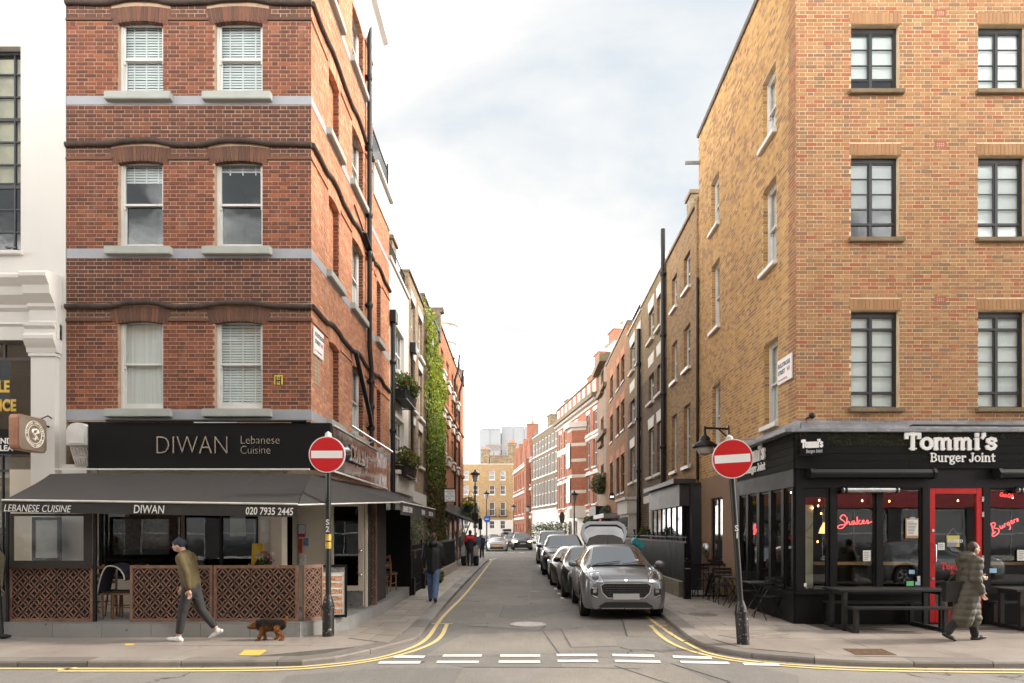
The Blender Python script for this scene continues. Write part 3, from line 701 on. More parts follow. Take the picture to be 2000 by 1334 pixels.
mb = MB(FLf); wallmesh(mb, XL0, XC, ZB - .02, XTOP, fholes, .11); mb.build('wall', MORT_L, red, fix=False)
mb = MB(); mb.add([(XL0, DL, 3), (XL0, DL + 5, 3), (XL0, DL + 5, XTOP), (XL0, DL, XTOP)], [(0, 1, 2, 3)]); mb.build('wall', MORT_L, red, fix=False)
mb = MB(FLs); wallmesh(mb, .0, SIDE_END, 3.0, XTOP, [h for h in sholes if h[1] < SIDE_END], .13); wallmesh(mb, SIDE_END, SX2, 3.0, 10.9, [h for h in sholes if h[1] > SIDE_END], .13)
mb.add([(0, 0, XTOP), (SIDE_END, 0, XTOP), (SIDE_END, 5, XTOP), (0, 5, XTOP)], [(0, 1, 2, 3)])
mb.add([(SIDE_END, 0, 10.9), (SIDE_END, 4.6, 10.9), (SIDE_END, 4.6, XTOP), (SIDE_END, 0, XTOP), (SX2, 0, 3), (SX2, 4.6, 3), (SX2, 4.6, 10.9), (SX2, 0, 10.9), (SIDE_END, 0, 10.9), (SX2, 0, 10.9), (SX2, 4.6, 10.9), (SIDE_END, 4.6, 10.9)], [(0, 1, 2, 3), (4, 5, 6, 7), (8, 9, 10, 11)])
mb.build('wall', MORT_L, red, fix=False)
pcs = flemish(XL0, XC, ZB, XTOP, fholes + skips)
REDD = brick_pieces('sooty red brick', [(.135, .055, .038), (.155, .062, .042), (.115, .048, .035), (.17, .07, .046), (.10, .045, .034), (.19, .07, .042)], grimy=.45, dark=(.06, .035, .028))
soot = lambda p: any(a < p[2] < b for a, b in ((ROLL[0], BAND[0][0]), (ROLL[1], BAND[1][0]), (ROLL[2], BAND[3][0])))
lay_bricks(FLf, red, [p for p in pcs if soot(p)], REDD, stuff='sooty_brickwork'); lay_bricks(FLf, red, [p for p in pcs if not soot(p)], RED, 300, key=lambda p: abs(p[2] - 5.0) + random.random() * .2)
fz = flemish(XL0, XC, 4.6, XTOP, fholes + [(XL0 - 1, XC + 1, a, b) for a, b in [(ZB - 3, LEDGE[1])] + [(ROLL[1], LEDGE[0]), (ROLL[0], LEDGE[2]), (ROLL[2], LEDGE[3]), (ROLL[3], 20)]] + [(c[0] - .12, c[1] + .12, 0, 20) for c in cols])
lay_bricks(FLf, red, fz, RUB, stuff='frieze')
pcs = flemish(0.0, SX2, 3.0, XTOP, sholes + [(-1, 30, b[0], b[1]) for b in BAND] + [(-1, SIDE_END, LEDGE[k], ROLL[k] + .04) for k in range(4)] + [(SIDE_END, 30, 10.9, 20)])
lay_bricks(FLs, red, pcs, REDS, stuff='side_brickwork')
fz = flemish(0.0, SIDE_END, 4.6, XTOP, sholes + [(-1, 30, a, b) for a, b in [(0, LEDGE[1]), (ROLL[1], LEDGE[0]), (ROLL[0], LEDGE[2]), (ROLL[2], LEDGE[3]), (ROLL[3], 20)]])
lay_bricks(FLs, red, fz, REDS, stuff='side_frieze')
# rubbed arches, ledges, roll mouldings and painted bands
for zr in rows.values():
 for c in cols: soldier(FLf, red, c[0] - .10, c[1] + .10, zr[1] - .10, zr[1] + .19, RUB, 'window_arch', .008, .068, .10, .07)
 for k, c in scol.items():
  if k == 'far' and zr[0] > 10: continue
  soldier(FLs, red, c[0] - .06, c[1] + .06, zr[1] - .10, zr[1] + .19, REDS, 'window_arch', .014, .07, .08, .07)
for k in range(4):
 zl, zr_ = LEDGE[k], ROLL[k]
 for fr, u0, u1, cc in ((FLf, XL0, XC + .02, cols), (FLs, 0, SIDE_END, list(scol.values())[:2]), (FLs, SIDE_END + .2, SX2, list(scol.values())[2:])):
  if fr is FLs and u0 > 1 and k > 1: continue
  mb = MB(fr); cuts = [u0] + [x for c in cc for x in (c[0] - .10, c[1] + .10)] + [u1]
  for a, b in zip(cuts[::2], cuts[1::2]): mb.prism([(-.035, zl - .03), (-.035, zl + .005), (-.02, zl + .03), (.01, zl + .03), (.01, zl - .03)], a, b, ax='x')
  mb.build('ledge', RUB if fr is FLf else REDS, red)
  pts = []; n = int((u1 - u0) / .12)
  for i in range(n + 1):
   u = u0 + (u1 - u0) * i / n; dz = sum(.075 * math.exp(-((u - (c[0] + c[1]) / 2) / .48) ** 4) for c in cc)
   pts.append((u, -.035, zr_ - .035 + dz + .008 * math.sin(u * 5.3 + k)))
  mb = MB(fr); mb.tube(pts, .052, 8); mb.build('string_course', SOOT, red, smooth=60)
for a, b in BAND:
 mb = MB(FLf); mb.box(XL0, XC, -.012, .02, a, b); mb.box(0, .01, 0, .01, 0, .01) if 0 else None; mb.build('painted_band', BANDG, red)
 mb = MB(FLs); mb.box(-.012, SIDE_END if a > 10 else SX2, -.012, .02, a, b); mb.build('painted_band', BANDG, red)
blinds = {('a', 0): ('slats',), ('a', 1): ('slats',), ('b', 0): ('raised', .22), ('b', 1): ('raised', .12), ('c', 0): ('roll', .98, CURTAIN), ('c', 1): ('slats',), ('d', 0): ('slats',), ('d', 1): ('raised', .3)}
SIL = (.19, .13, .15, SILLG)
for rk, zr in rows.items():
 for i, c in enumerate(cols):
  sash_window(FLf, red, c[0], c[1], zr[0], zr[1] + .04, .11, blinds[rk, i], 0, SIL)
 c = scol['win']; sash_window(FLs, red, c[0], c[1], zr[0], zr[1] + .04, .13, ('curtain', .3), 0, (.2, .12, .15, SILLG))
 if zr[0] < 10: c = scol['far']; sash_window(FLs, red, c[0], c[1], zr[0], zr[1] + .04, .13, None, 0, (.2, .12, .15, SILLG))
 c = scol['blind']; mb = MB(FLs); wallmesh(mb, c[0], c[1], zr[0], zr[1] + .1); mb.m = FLs.m @ Matrix.Translation((0, .13, 0)); mb.V = []; mb.Fc = []; wallmesh(mb, c[0], c[1], zr[0], zr[1] + .1); mb.build('blind_recess', MORT_L, red, fix=False)
 fr2 = Frame((FLs.w(0, .13, 0).x, FLs.w(0, .13, 0).y), FLs.u.to_2d()); lay_bricks(fr2, red, flemish(c[0], c[1], zr[0], zr[1] + .08), REDS, stuff='recess_brickwork')
 mb = MB(FLs); mb.box(c[0] - .2, c[1] + .2, -.12, .0, zr[0] - .15, zr[0]); mb.build('sill', SILLG, red, bevel=.012)
# reveals of brick on the far jambs
mb = MB(FLs)
for h in sholes:
 z = h[2]; k = 0
 while z < h[3] - .03: mb.box(h[1] - .008, h[1] - .001, .006 + (.0 if k % 2 else .012), .122, z, min(z + .064, h[3])); z += .075; k += 1
mb.build('jamb_brickwork', RED, red, fix=False, kind='stuff')
# coved cornice at the eaves of the side
mb = MB(FLs); mb.prism([(.0, 14.3), (-.06, 14.4), (-.12, 14.62), (-.3, 14.86), (-.42, 14.92), (-.42, 15.05), (.2, 15.05), (.2, 14.3)], -.1, SIDE_END + .1, ax='x'); mb.build('cornice', WSTUC, red)
mb = MB(FLs); mb.box(SIDE_END + .1, SX2, -.04, .3, 10.9, 11.75); mb.box(SIDE_END + .1, SX2 + .05, -.14, .36, 11.75, 11.83); mb.build('parapet', WSTUC, red)
mb = MB(FLs)
for z in (11.9, 12.75): mb.bar((SIDE_END + .2, .05, z), (SX2, .05, z), .03)
u = SIDE_END + .2
while u < SX2: mb.bar((u, .05, 11.83), (u, .05, 12.75), .018); u += .14
mb.bar((SX2, .05, 11.83), (SX2, .05, 12.95), .04); mb.build('roof_railing', IRON, red)
# soil and rain pipes
def pipe(fr, parent, pts, r=.055, name='downpipe', mat=None, clips=()):
 mb = MB(fr); mb.tube(pts, r, 10)
 for u, y, z in clips: mb.tube([(u, y, z - .07), (u, y, z - .02), (u, y, z + .02), (u, y, z + .07)], [r * 1.25, r * 1.45, r * 1.45, r * 1.25], 10); mb.box(u - r * 1.7, u + r * 1.7, y, .02, z - .015, z + .015)
 return mb.build(name, mat or IRON, parent, smooth=True)
up = FLs.up(721, .1)
pipe(FLs, red, [(up, -.11, 16.5), (up, -.11, 6.55), (up + .22, -.11, 6.0), (up + .22, -.11, 3.35)], .062, clips=[(up, -.11, z) for z in (15.2, 13.4, 11.6, 9.9, 8.9, 7.6)] + [(up + .22, -.11, z) for z in (5.7, 5.05, 4.5, 3.9)])
a = FLs.up(692, .1); pipe(FLs, red, [(a, -.05, 6.03), (a, -.13, 6.0), (up - .05, -.13, 4.78), (up + .1, -.12, 4.62), (up + .22, -.12, 4.5)], .055, 'waste_pipe')
a = FLs.up(713, .1); pipe(FLs, red, [(a - .2, 0, 9.2), (a - .1, -.12, 9.2), (up, -.14, 9.0)], .045, 'waste_pipe')
pipe(FLs, red, [(FLs.up(690), -.03, 9.55), (FLs.up(712), -.03, 9.3), (up - .05, -.08, 9.1)], .018, 'cable')
# street name plates on the corner
def nameplate(fr, u, z, wd, ht, lab, rows_):
 t = thing('street_sign', lab, 'sign', fr.w(u, 0, z))
 mb = MB(fr); mb.box(u - wd / 2, u + wd / 2, -.045, -.012, z - ht / 2, z + ht / 2); mb.build('plate', WHITE, t, bevel=.008)
 for s, sz, dx, dz, m_ in rows_:
  text('lettering', s, facing(fr, u + dx, z + dz, .047), sz, m_, t, .001, off=.004 * sz / .1)
 return t
ru, rz = FLs.uz(619, 672); 
nameplate(FLs, ru, rz, .62, .52, 'white street nameplate high on the corner of the red brick side wall', [('BULSTRODE', .105, -.27, .1, SIGNBLK), ('STREET', .105, -.27, -.04, SIGNBLK), ('W1', .105, .1, -.04, SIGNRED), ('CITY OF WESTMINSTER', .042, -.27, -.19, SIGNRED)])
mb = MB(FLs); u, z = FLs.uz(618, 727)
for i in range(7):
 for j in range(2): mb.box(u - .2 + j * .2 + .01, u - .01 + j * .2, -.014, -.008, z - .25 + i * .075, z - .19 + i * .075)
mb.build('faded_painted_sign', M('faded cream paint', (.42, .32, .22), .8), red)
t = thing('hydrant_sign', 'small yellow hydrant plate with black letter H on the red brick front', 'sign', (xL(544), DL, zL(742)))
mb = MB(FLf); mb.box(xL(536), xL(553), -.022, -.009, zL(752), zL(733)); mb.build('plate', M('yellow enamel plate', (.62, .45, .05), .4), t, bevel=.004)
text('lettering', 'H', facing(FLf, xL(544.5), zL(751.5), .0225), .22, SIGNBLK, t, .001, off=.004, align='CENTER', squash=.8)
for s, zz_ in (('4', 741.5), ('9', 750.5)): text('lettering', s, facing(FLf, xL(544.6), zL(zz_), .025), .075, SIGNBLK, t, .001, align='CENTER')
# ---------------------------------------------------------------- yellow stock brick corner building (right)
DR = 13.2; FRf = Frame((0, DR), (1, 0)); XR = (1555 - CX) * DR / F; FRs = Frame((XR, DR), (-.01125, -1))
zR = lambda py: H + (HY - py) * DR / F
xR = lambda px: (px - CX) * DR / F
STOCK = brick_pieces('multi stock brick', [(.44, .25, .125), (.48, .28, .145), (.40, .235, .125), (.46, .235, .12), (.37, .215, .12), (.50, .30, .16), (.43, .20, .11), (.42, .18, .105), (.33, .20, .125), (.47, .24, .13), (.42, .15, .085), (.46, .26, .135), (.29, .18, .125), (.45, .255, .13)], grimy=.26, dark=(.19, .11, .065), gain=1.0, warm=(.90, .855, .78))
STOCKS = brick_pieces('yellow stock brick', [(.50, .31, .125), (.54, .34, .14), (.44, .265, .11), (.57, .36, .15), (.37, .225, .105), (.49, .295, .12), (.31, .19, .10), (.52, .315, .13)], grimy=.22, dark=(.13, .085, .05))
SOLD = brick_pieces('brown soldier brick', [(.34, .19, .095), (.37, .21, .105), (.31, .175, .09), (.35, .185, .095)], grimy=.1)
stock = thing('brick_corner_building', 'yellow brick corner building with black steel windows above the burger restaurant', 'building', (xR(1780), DR, 0))
XRe, ZR0, ZRT = 11.2, zR(823), 13.75
rrow = {'a': (zR(178), zR(47)), 'b': (zR(466), zR(303)), 'c': (zR(797), zR(606))}
rcol = [(xR(1662), xR(1757)), (xR(1910), xR(2005)), (xR(2158), xR(2253))]
rholes = [(c[0], c[1], r[0], r[1]) for r in rrow.values() for c in rcol]
PIER = .42
SR_END = FRs.up(1365)
def side_rect(pxn, pyt, pyb, wd): # window by its near jamb
 u, zt = FRs.uz(pxn, pyt); zb = FRs.zp(pxn, pyb); return (u - wd, u, zb, zt)
near = [side_rect(1515.5, 115, 251, .86), side_rect(1517, 340, 507, .86), side_rect(1520, 655, 823, .86)]
far_ = [side_rect(1405, 331, 432, .86), side_rect(1406, 500, 633, .86), side_rect(1407, 744, 868, .86)]
sh = near + far_
mb = MB(FRf); wallmesh(mb, XR, XRe, 3.2, ZRT, rholes, .13); mb.build('wall', MORT_R, stock, fix=False)
mb = MB(FRs); wallmesh(mb, SR_END, 0, 3.2, ZRT, sh, .13); mb.add([(SR_END, 0, ZRT), (0, 0, ZRT), (0, 7, ZRT), (SR_END, 7, ZRT), (SR_END, 0, 3), (SR_END, 5, 3), (SR_END, 5, ZRT)], [(0, 1, 2, 3), (0, 4, 5, 6)]); mb.build('wall', MORT_R, stock, fix=False)
lint = [(c[0] - .03, c[1] + .03, r[1], r[1] + .225) for r in rrow.values() for c in rcol]
airs = [(xR(1825), xR(1848), zR(b), zR(a)) for a, b in ((18, 33), (275, 290), (578, 592))]
pcs = flemish(XR, XRe, ZR0 - .6, ZRT, rholes + lint + airs)
lay_bricks(FRf, stock, pcs, STOCK, 300, key=lambda p: (abs(p[2] - 5.6) + random.random() * .2) if p[0] < 9.7 and p[2] > ZR0 else 99)
for c in lint: soldier(FRf, stock, c[0], c[1], c[2] + .004, c[3] - .008, SOLD, 'lintel', .008, .0755)
TERRA = M('terracotta air brick', (.36, .13, .08), .8, var=.2, scale=5)
for a in airs:
 mb = MB(FRf); ring_frame(mb, a[0] + .006, a[1] - .006, a[2] + .004, a[3] - .006, -.008, .02, .02, .015, .015); n = 6
 for k in range(1, n): u = a[0] + (a[1] - a[0]) * k / n; mb.box(u - .006, u + .006, -.006, .02, a[2] + .02, a[3] - .02)
 for k in range(1, 4): z = a[2] + (a[3] - a[2]) * k / 4; mb.box(a[0] + .02, a[1] - .02, -.005, .018, z - .006, z + .006)
 mb.build('air_brick', TERRA, stock)
pcs = flemish(SR_END, 0, 3.2, ZRT, sh)
lay_bricks(FRs, stock, [p for p in pcs if p[0] < -PIER], STOCKS, stuff='side_brickwork'); lay_bricks(FRs, stock, [p for p in pcs if p[0] >= -PIER], STOCK, stuff='corner_brickwork')
mb = MB(FRs)
for h in sh:
 z = h[2]; k = 0
 while z < h[3] - .03: mb.box(h[0] + .001, h[0] + .008, .006 + (.0 if k % 2 else .012), .122, z, min(z + .064, h[3])); z += .075; k += 1
mb.build('jamb_brickwork', STOCKS, stock, fix=False, kind='stuff')
STN = M('weathered stone sill', (.20, .145, .085), .85, var=.3, scale=4, col2=(.12, .09, .06), thr=(.5, .75), bmp=.4)
STEELW = M('black steel window paint', (.022, .022, .026), .4, var=.2, scale=4)
WHITEB = M('white blind', (.88, .88, .86), .8, var=.06, scale=1.2)
def steel_window(fr, parent, u0, u1, z0, z1, mull, trans, bars, back, d=.13):
 mb = MB(fr); ring_frame(mb, u0 + .001, u1 - .001, z0 + .001, z1 - .001, d - .01, d + .06, .045, .10, .035)
 mb.box(mull - .024, mull + .024, d - .012, d + .05, z0 + .035, z1 - .10)
 for z in trans: mb.box(u0 + .045, u1 - .045, d - .011, d + .048, z - .024, z + .024)
 o = mb.build('window', STEELW, parent, bevel=.003); s = MB(fr)
 for z in bars: s.box(u0 + .045, u1 - .045, d + .004, d + .03, z - .010, z + .010)
 for a, b in ((u0 + .045, mull - .024), (mull + .024, u1 - .045)): ring_frame(s, a + .001, b - .001, z0 + .037, z1 - .102, d + .002, d + .034, .018, .018, .018)
 s.build('glazing_bars', STEELW, o)
 for a, b in ((u0 + .05, mull), (mull, u1 - .05)): g = MB(fr); g.box(a, b, d + .016, d + .021, z0 + .04, z1 - .105); g.build('pane', GL, o, fix=False)
 s = MB(fr); s.box(u0 - .06, u1 + .06, -.10, d + .03, z0 - .085, z0 - .001); s.build('sill', STN, o, bevel=.008)
 if back: s = MB(fr); s.box(u0 + .03, u1 - .03, d + .065, d + .071, z0 + (z1 - z0) * back[0], z1 - .05); s.build('blind', back[1], o, fix=False)
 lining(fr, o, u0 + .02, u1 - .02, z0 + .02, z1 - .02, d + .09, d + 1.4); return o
for i, c in enumerate(rcol):
 m = c[0] + (c[1] - c[0]) * .46
 steel_window(FRf, stock, *c, *rrow['a'], m, [], [zR(88), zR(119), zR(149)], (.28, WHITEB) if i != 1 else (0, WHITEB))
 steel_window(FRf, stock, *c, *rrow['b'], m, [zR(433)], [zR(343), zR(373), zR(403)], (.42, GREYB) if i != 1 else (0, WHITEB))
 steel_window(FRf, stock, *c, *rrow['c'], m, [zR(640), zR(765)], [zR(674), zR(704), zR(733)], (0, WHITEB))
for k, h in enumerate(near + far_): sash_window(FRs, stock, *h, .13, ('roll', 1.0, WHITEB), 0, (.06, .10, .10, WPAINT), fw=.05)
mb = MB(FRs); mb.prism([(-.05, ZRT), (-.07, ZRT + .03), (-.07, ZRT + .1), (.35, ZRT + .1), (.35, ZRT)], SR_END, .08, ax='x'); mb.build('coping', M('dark coping', (.13, .115, .10), .8), stock)
mb = MB(FRf); mb.box(XR - .06, XRe, -.07, .35, ZRT, ZRT + .1); mb.build('coping', M('dark coping', (.13, .115, .10), .8), stock)
u, z = FRs.uz(1358, 338); mb = MB(FRs); mb.bar((SR_END + .15, -.45, z), (SR_END + .15, .1, z), .05, .09); mb.build('overflow_spout', LEAD, stock)
u, z = FRs.uz(1536, 722); sb = thing('street_sign', '', 'sign') if 0 else None
nameplate(FRs, u, z, .75, .50, 'white street nameplate with black and red lettering on the yellow brick corner', [('BULSTRODE', .115, -.33, .08, SIGNBLK), ('STREET', .115, -.33, -.06, SIGNBLK), ('W1', .115, .14, -.06, SIGNRED), ('CITY OF WESTMINSTER', .045, -.33, -.19, SIGNRED)])
# ---------------------------------------------------------------- white building at the far left
def fpx(D): return (lambda px: (px - CX) * D / F), (lambda py: H + (HY - py) * D / F)
x_, z_ = fpx(DL); FW = Frame((0, DL - .02), (1, 0))
wb = thing('white_building', 'white painted building with tall metal window and classical pilaster at the left edge', 'building', (x_(0), DL, 0))
whole = (x_(-60), x_(42), z_(492), z_(92))
mb = MB(FW); wallmesh(mb, -13.5, XL0 - .005, z_(665), 14.8, [whole], .2); wallmesh(mb, x_(65), XL0 - .005, 0, z_(665), [], .1)
mb.add([(-13.5, 0, 14.8), (XL0 - .005, 0, 14.8), (XL0 - .005, 5, 14.8), (-13.5, 5, 14.8), (XL0 - .005, 0, 0), (XL0 - .005, 5, 0)], [(0, 1, 2, 3), (4, 5, 2, 1)]); mb.build('wall', WSTUC, wb, fix=False)
mb = MB(FW); ring_frame(mb, whole[0], whole[1], whole[2], whole[3], .14, .22, .04, .06, .04)
for x in (19, -20): mb.box(x_(x) - .015, x_(x) + .015, .145, .2, whole[2], whole[3])
for k in range(1, 9): z = whole[2] + (whole[3] - whole[2]) * k / 9; t = .03 if k in (3, 6) else .014; mb.box(whole[0], whole[1], .15, .19, z - t, z + t)
wo_ = mb.build('window', STEELW, wb)
PALE = M('old shutter board', (.62, .53, .38), .8, var=.35, scale=2); mb = MB(FW); mb.box(whole[0] + .02, whole[1] - .02, .22, .24, whole[2] + 1.4, whole[3] - .1); mb.build('blind', PALE, wo_)
g = MB(FW); g.box(whole[0] + .03, whole[1] - .03, .165, .17, whole[2] + .03, whole[3] - .03); g.build('pane', GL, wo_, fix=False)
s = MB(FW); s.box(whole[0] - .1, whole[1] + .05, -.08, .16, whole[2] - .07, whole[2]); s.build('sill', WSTUC, wo_, bevel=.01)
lining(FW, wo_, whole[0] + .01, whole[1] - .01, whole[2] + .01, whole[3] - .01, .2, 1.5)
xc0, xc1 = x_(58), x_(124)
def prof(pts): return [(o, z_(y)) for o, y in pts]
cor = prof([(0, 666), (.05, 666), (.05, 640), (.09, 636), (.07, 632), (.07, 612), (.12, 606), (.12, 600), (.24, 585), (.26, 570), (.36, 556), (.36, 550), (.30, 545), (0, 543)])
mb = MB(FW); mb.sweep([(o, z) for o, z in cor], [(-13.5, 0), (x_(122), 0)]); mb.build('cornice', WSTUC, wb)
mb = MB(FW); mb.sweep([(o + .10, z - .002) for o, z in cor[:-1]] + [(0, z_(541))], [(x_(71), .0), (x_(123), 0)]); mb.build('cornice', WSTUC, wb)
mb = MB(FW); mb.box(x_(70), x_(117), -.12, .02, 0, z_(690)); mb.box(x_(67), x_(120), -.15, .02, z_(700), z_(694)); mb.build('pilaster', WSTUC, wb, bevel=.006)
mb = MB(FW); mb.sweep(prof([(0, 692), (.13, 692), (.15, 684), (.2, 676), (.24, 668), (.24, 662), (.18, 656), (.17, 648), (.22, 643), (.22, 638), (.0, 636)]), [(x_(63), 0), (x_(122), 0)]); mb.build('capital', WSTUC, wb)
# its shop window and fascia
mb = MB(FW); mb.box(-13, x_(64), .05, .1, z_(886), z_(838)); fb = mb.build('fascia', BLKMATT, wb)
for s, y in (('ND', 866), ('LEA', 880)): text('lettering', s, facing(FW, x_(-2 if s == 'ND' else -3), z_(y), -.048), .15, WHITE, wb, .002, off=.004, space=1.0)
mb = MB(FW); mb.box(-13, x_(66), .06, .12, z_(672), z_(664)); mb.box(x_(3), x_(7), .06, .12, z_(700), z_(672)); mb.box(-13, x_(66), .07, .11, z_(703), z_(697)); mb.box(x_(0), x_(2), .06, .12, .1, z_(888)); mb.box(-13, x_(65), .06, .12, z_(921), z_(917)); mb.box(-13, x_(66), .0, .12, .08, z_(1155)); mb.build('shop_frame', M('brown shop frame', (.05, .035, .03), .5), wb)
g = MB(FW); g.box(-13, x_(66), .085, .09, z_(838), z_(667)); g.build('pane', GLSHOP, wb, fix=False); g = MB(FW); g.box(-13, x_(66), .085, .09, .3, z_(886)); g.build('pane', GLSHOP, wb, fix=False)
lining(FW, wb, -13, x_(66), .05, z_(664), .13, 3.0)
mb = MB(FW); mb.box(-13, x_(66), .3, .34, z_(1030), z_(890)); mb.build('pale_board', M('grey green board', (.34, .34, .29), .8), wb)
GOLD = M('gold leaf lettering', (.62, .43, .09), .35, metal=.5, var=.2, scale=6)
text('lettering', 'BLE', facing(FW, x_(-21), z_(764), -.08), .30, GOLD, wb, .002, off=.012, squash=.72); text('lettering', 'ICE', facing(FW, x_(-6), z_(801), -.08), .30, GOLD, wb, .002, off=.012, squash=.72)
t = thing('neon_open_sign', 'red glowing oval open sign in the window behind the awning corner', 'sign', (x_(48), DL + .2, z_(945)))
mb = MB(); c = P(50, 944, DL + .22); mb.ball(c, (.20, .03, .13), 20, 8); mb.build('panel', BLKMATT, t, smooth=True)
NEON = emit('red neon tube', (1, .06, .06), 2.2)
text('lettering', 'OPEN', Matrix.Translation(P(33, 951, DL + .17)) @ Matrix.Rotation(R(90), 4, 'X'), .16, NEON, t, .004, squash=.8)
# projecting light box sign
t = thing('light_box_sign', 'copper edged projecting sign with a round white emblem on the white pilaster', 'sign', P(60, 845, 12.2))
X0 = -8.66; q = []
y0, y1, zt, zb = 11.78, 12.5, P(0, 809, 11.9).z, P(0, 881, 11.9).z + .02
for cy, cz, a0 in ((y1 - .08, zt - .08, 0), (y0 + .08, zt - .08, 90), (y0 + .08, zb + .08, 180), (y1 - .08, zb + .08, 270)):
 for k in range(6): a = R(a0 + k * 18); q.append((cy + .08 * math.cos(a), cz + .08 * math.sin(a)))
COPPER = M('copper sign edge', (.42, .22, .15), .35, metal=.6, var=.2, scale=6); FACE = M('bronze sign face', (.20, .155, .12), .4, metal=.2, var=.15, scale=3)
mb = MB(); mb.prism(q, X0 - .17, X0, ax='x'); mb.build('case', COPPER, t, bevel=.015)
cyc, czc = (y0 + y1) / 2, (zt + zb) / 2
mb = MB(); mb.prism([(cyc + (a - cyc) * .95, czc + (b - czc) * .95) for a, b in q], X0, X0 + .008, ax='x'); mb.build('sign_face', FACE, t)
em = Matrix(((0, 0, 1, X0 + .009), (1, 0, 0, cyc + .04), (0, 1, 0, czc), (0, 0, 0, 1))); CREAM = M('cream print', (.72, .68, .6), .5)
mb = MB(em)
for r in (.235, .165): mb.tube([(r * math.cos(k * math.pi / 16), r * math.sin(k * math.pi / 16), .001) for k in range(32)], .006, 4, closed=True)
mb.tube([(.05, .09, 0), (-.03, .08, 0), (-.06, .03, 0), (-.01, -.01, 0), (.03, -.05, 0), (0, -.1, 0), (-.05, -.08, 0)], .016, 5); mb.tube([(0, .0, 0), (.05, .03, 0), (.09, .09, 0)], .012, 5); mb.tube([(.02, -.02, 0), (.08, -.08, 0)], .012, 5); mb.ball((.09, .05, 0), (.03, .03, .004), 8, 4); mb.ball((-.06, .06, 0), (.02, .03, .004), 8, 4)
mb.build('emblem', CREAM, t)
def arc_text(s, r, a0, a1, size, parent, mat, m, flip=False):
 n = len(s)
 for k, ch in enumerate(s):
  if ch == ' ': continue
  a = a0 + (a1 - a0) * (k + .5) / n; rot = a + (R(90) if flip else -R(90))
  text('lettering', ch, m @ Matrix.Translation((r * math.cos(a), r * math.sin(a), .001)) @ Matrix.Rotation(rot, 4, 'Z'), size, mat, parent, .001, off=.002, align='CENTER')
arc_text('BRITISH INVISIBLE', .185, R(185), R(-5), .055, t, CREAM, em); arc_text('MENDING SERVICE', .222, R(200), R(340), .055, t, CREAM, em, True)
mb = MB(); mb.tube([(X0 - .09, 12.5, zt - .1), (X0 - .09, 12.76, zt - .1)], .02, 6); mb.tube([(X0 - .09, 12.45, zt), (X0 - .05, 12.6, zt + .09), (X0 - .02, 12.76, zt + .02)], .012, 6); mb.build('bracket', IRON, t)
# ---------------------------------------------------------------- the restaurant front on the left corner
BEI = M('beige shopfront paint', (.55, .49, .40), .5, var=.08, scale=2, col2=(.44, .38, .3), thr=(.65, .8)); TZ = .33
shop = red
FD = Frame((0, 12.74), (1, 0)); xd, zd = fpx(12.74)
mb = MB(FD)
for a, b in ((138, 192), (505, 530)): mb.box(xd(a), xd(b), -.02, .2, TZ, 3.0)
mb.box(xd(530), xd(552), -.05, .26, TZ, 3.0); mb.box(xd(192), xd(505), .0, .12, 2.75, 3.0); mb.box(xd(192), xd(505), .0, .12, TZ, TZ + .62); mb.build('shopfront', BEI, shop, bevel=.008)
mb = MB(FD); ring_frame(mb, xd(192), xd(505), TZ + .62, 2.75, .02, .09, .05, .05, .05)
for px in (352, 430): mb.box(xd(px) - .02, xd(px) + .02, .02, .09, TZ + .66, 2.7)
sw = mb.build('shop_window', BLK, shop); g = MB(FD); g.box(xd(192) + .04, xd(505) - .04, .05, .058, TZ + .66, 2.71); g.build('pane', GLSHOP, sw, fix=False)
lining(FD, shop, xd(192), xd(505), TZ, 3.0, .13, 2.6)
FLOR = M('dark floral wall panel', (.10, .05, .035), .7, var=.6, scale=16, col2=(.22, .13, .09), thr=(.55, .7)); mb = MB(FD); mb.box(xd(200), xd(330), .5, .54, 1.5, 2.75); mb.build('floral_panel', FLOR, shop)
mb = MB(FD); mb.box(xd(445), xd(475), .1, .11, 1.75, 2.3); mb.build('window_poster', M('pale poster', (.42, .42, .41), .7), shop); mb = MB(FD); mb.box(xd(510), xd(528), -.03, -.021, 1.62, 2.12); mb.build('notice', M('paper notice', (.62, .61, .58), .8), shop)
mb = MB(FD); mb.box(xd(353), xd(360), .015, .02, 1.5, 2.6); mb.build('sticker_strip', M('patterned sticker strip', (.12, .06, .03), .6, var=.9, scale=30), shop)
# recessed corner with notices, glazed door and perforated screen
F2 = Frame((0, 13.62), (1, 0)); x2, z2 = fpx(13.62)
mb = MB(F2); mb.box(xd(540), x2(640), .0, .12, TZ, 2.62); mb.box(x2(712), x2(716), .0, .12, TZ, 2.58); mb.box(x2(640), x2(712), .0, .12, 2.47, 2.6); mb.build('shopfront', BEI, shop, bevel=.006)
mb = MB(F2); ring_frame(mb, x2(641), x2(711), TZ + .01, 2.46, -.03, .03, .11, .12, .42); dr = mb.build('shop_door', BEI, shop, bevel=.005)
g = MB(F2); g.box(x2(650), x2(703), -.004, .004, TZ + .42, 2.36); g.build('pane', GLSHOP, dr, fix=False)
mb = MB(F2); mb.box(x2(642), x2(710), -.038, -.031, TZ + .03, TZ + .33); mb.build('kick_plate', STEEL, dr)
for y in (1075, 1122): mb = MB(F2); c = (x2(706), -.05, z2(y)); mb.ball(c, .03, 10, 6); mb.build('door_lock', CHROME, dr, smooth=True)
mb = MB(F2); mb.box(x2(668), x2(700), .35, .38, 1.35, 2.0); mb.build('picture_frame', M('grey picture frame', (.2, .2, .22), .5), shop)
lining(F2, shop, x2(552), x2(716), TZ, 2.58, .13, 2.0)
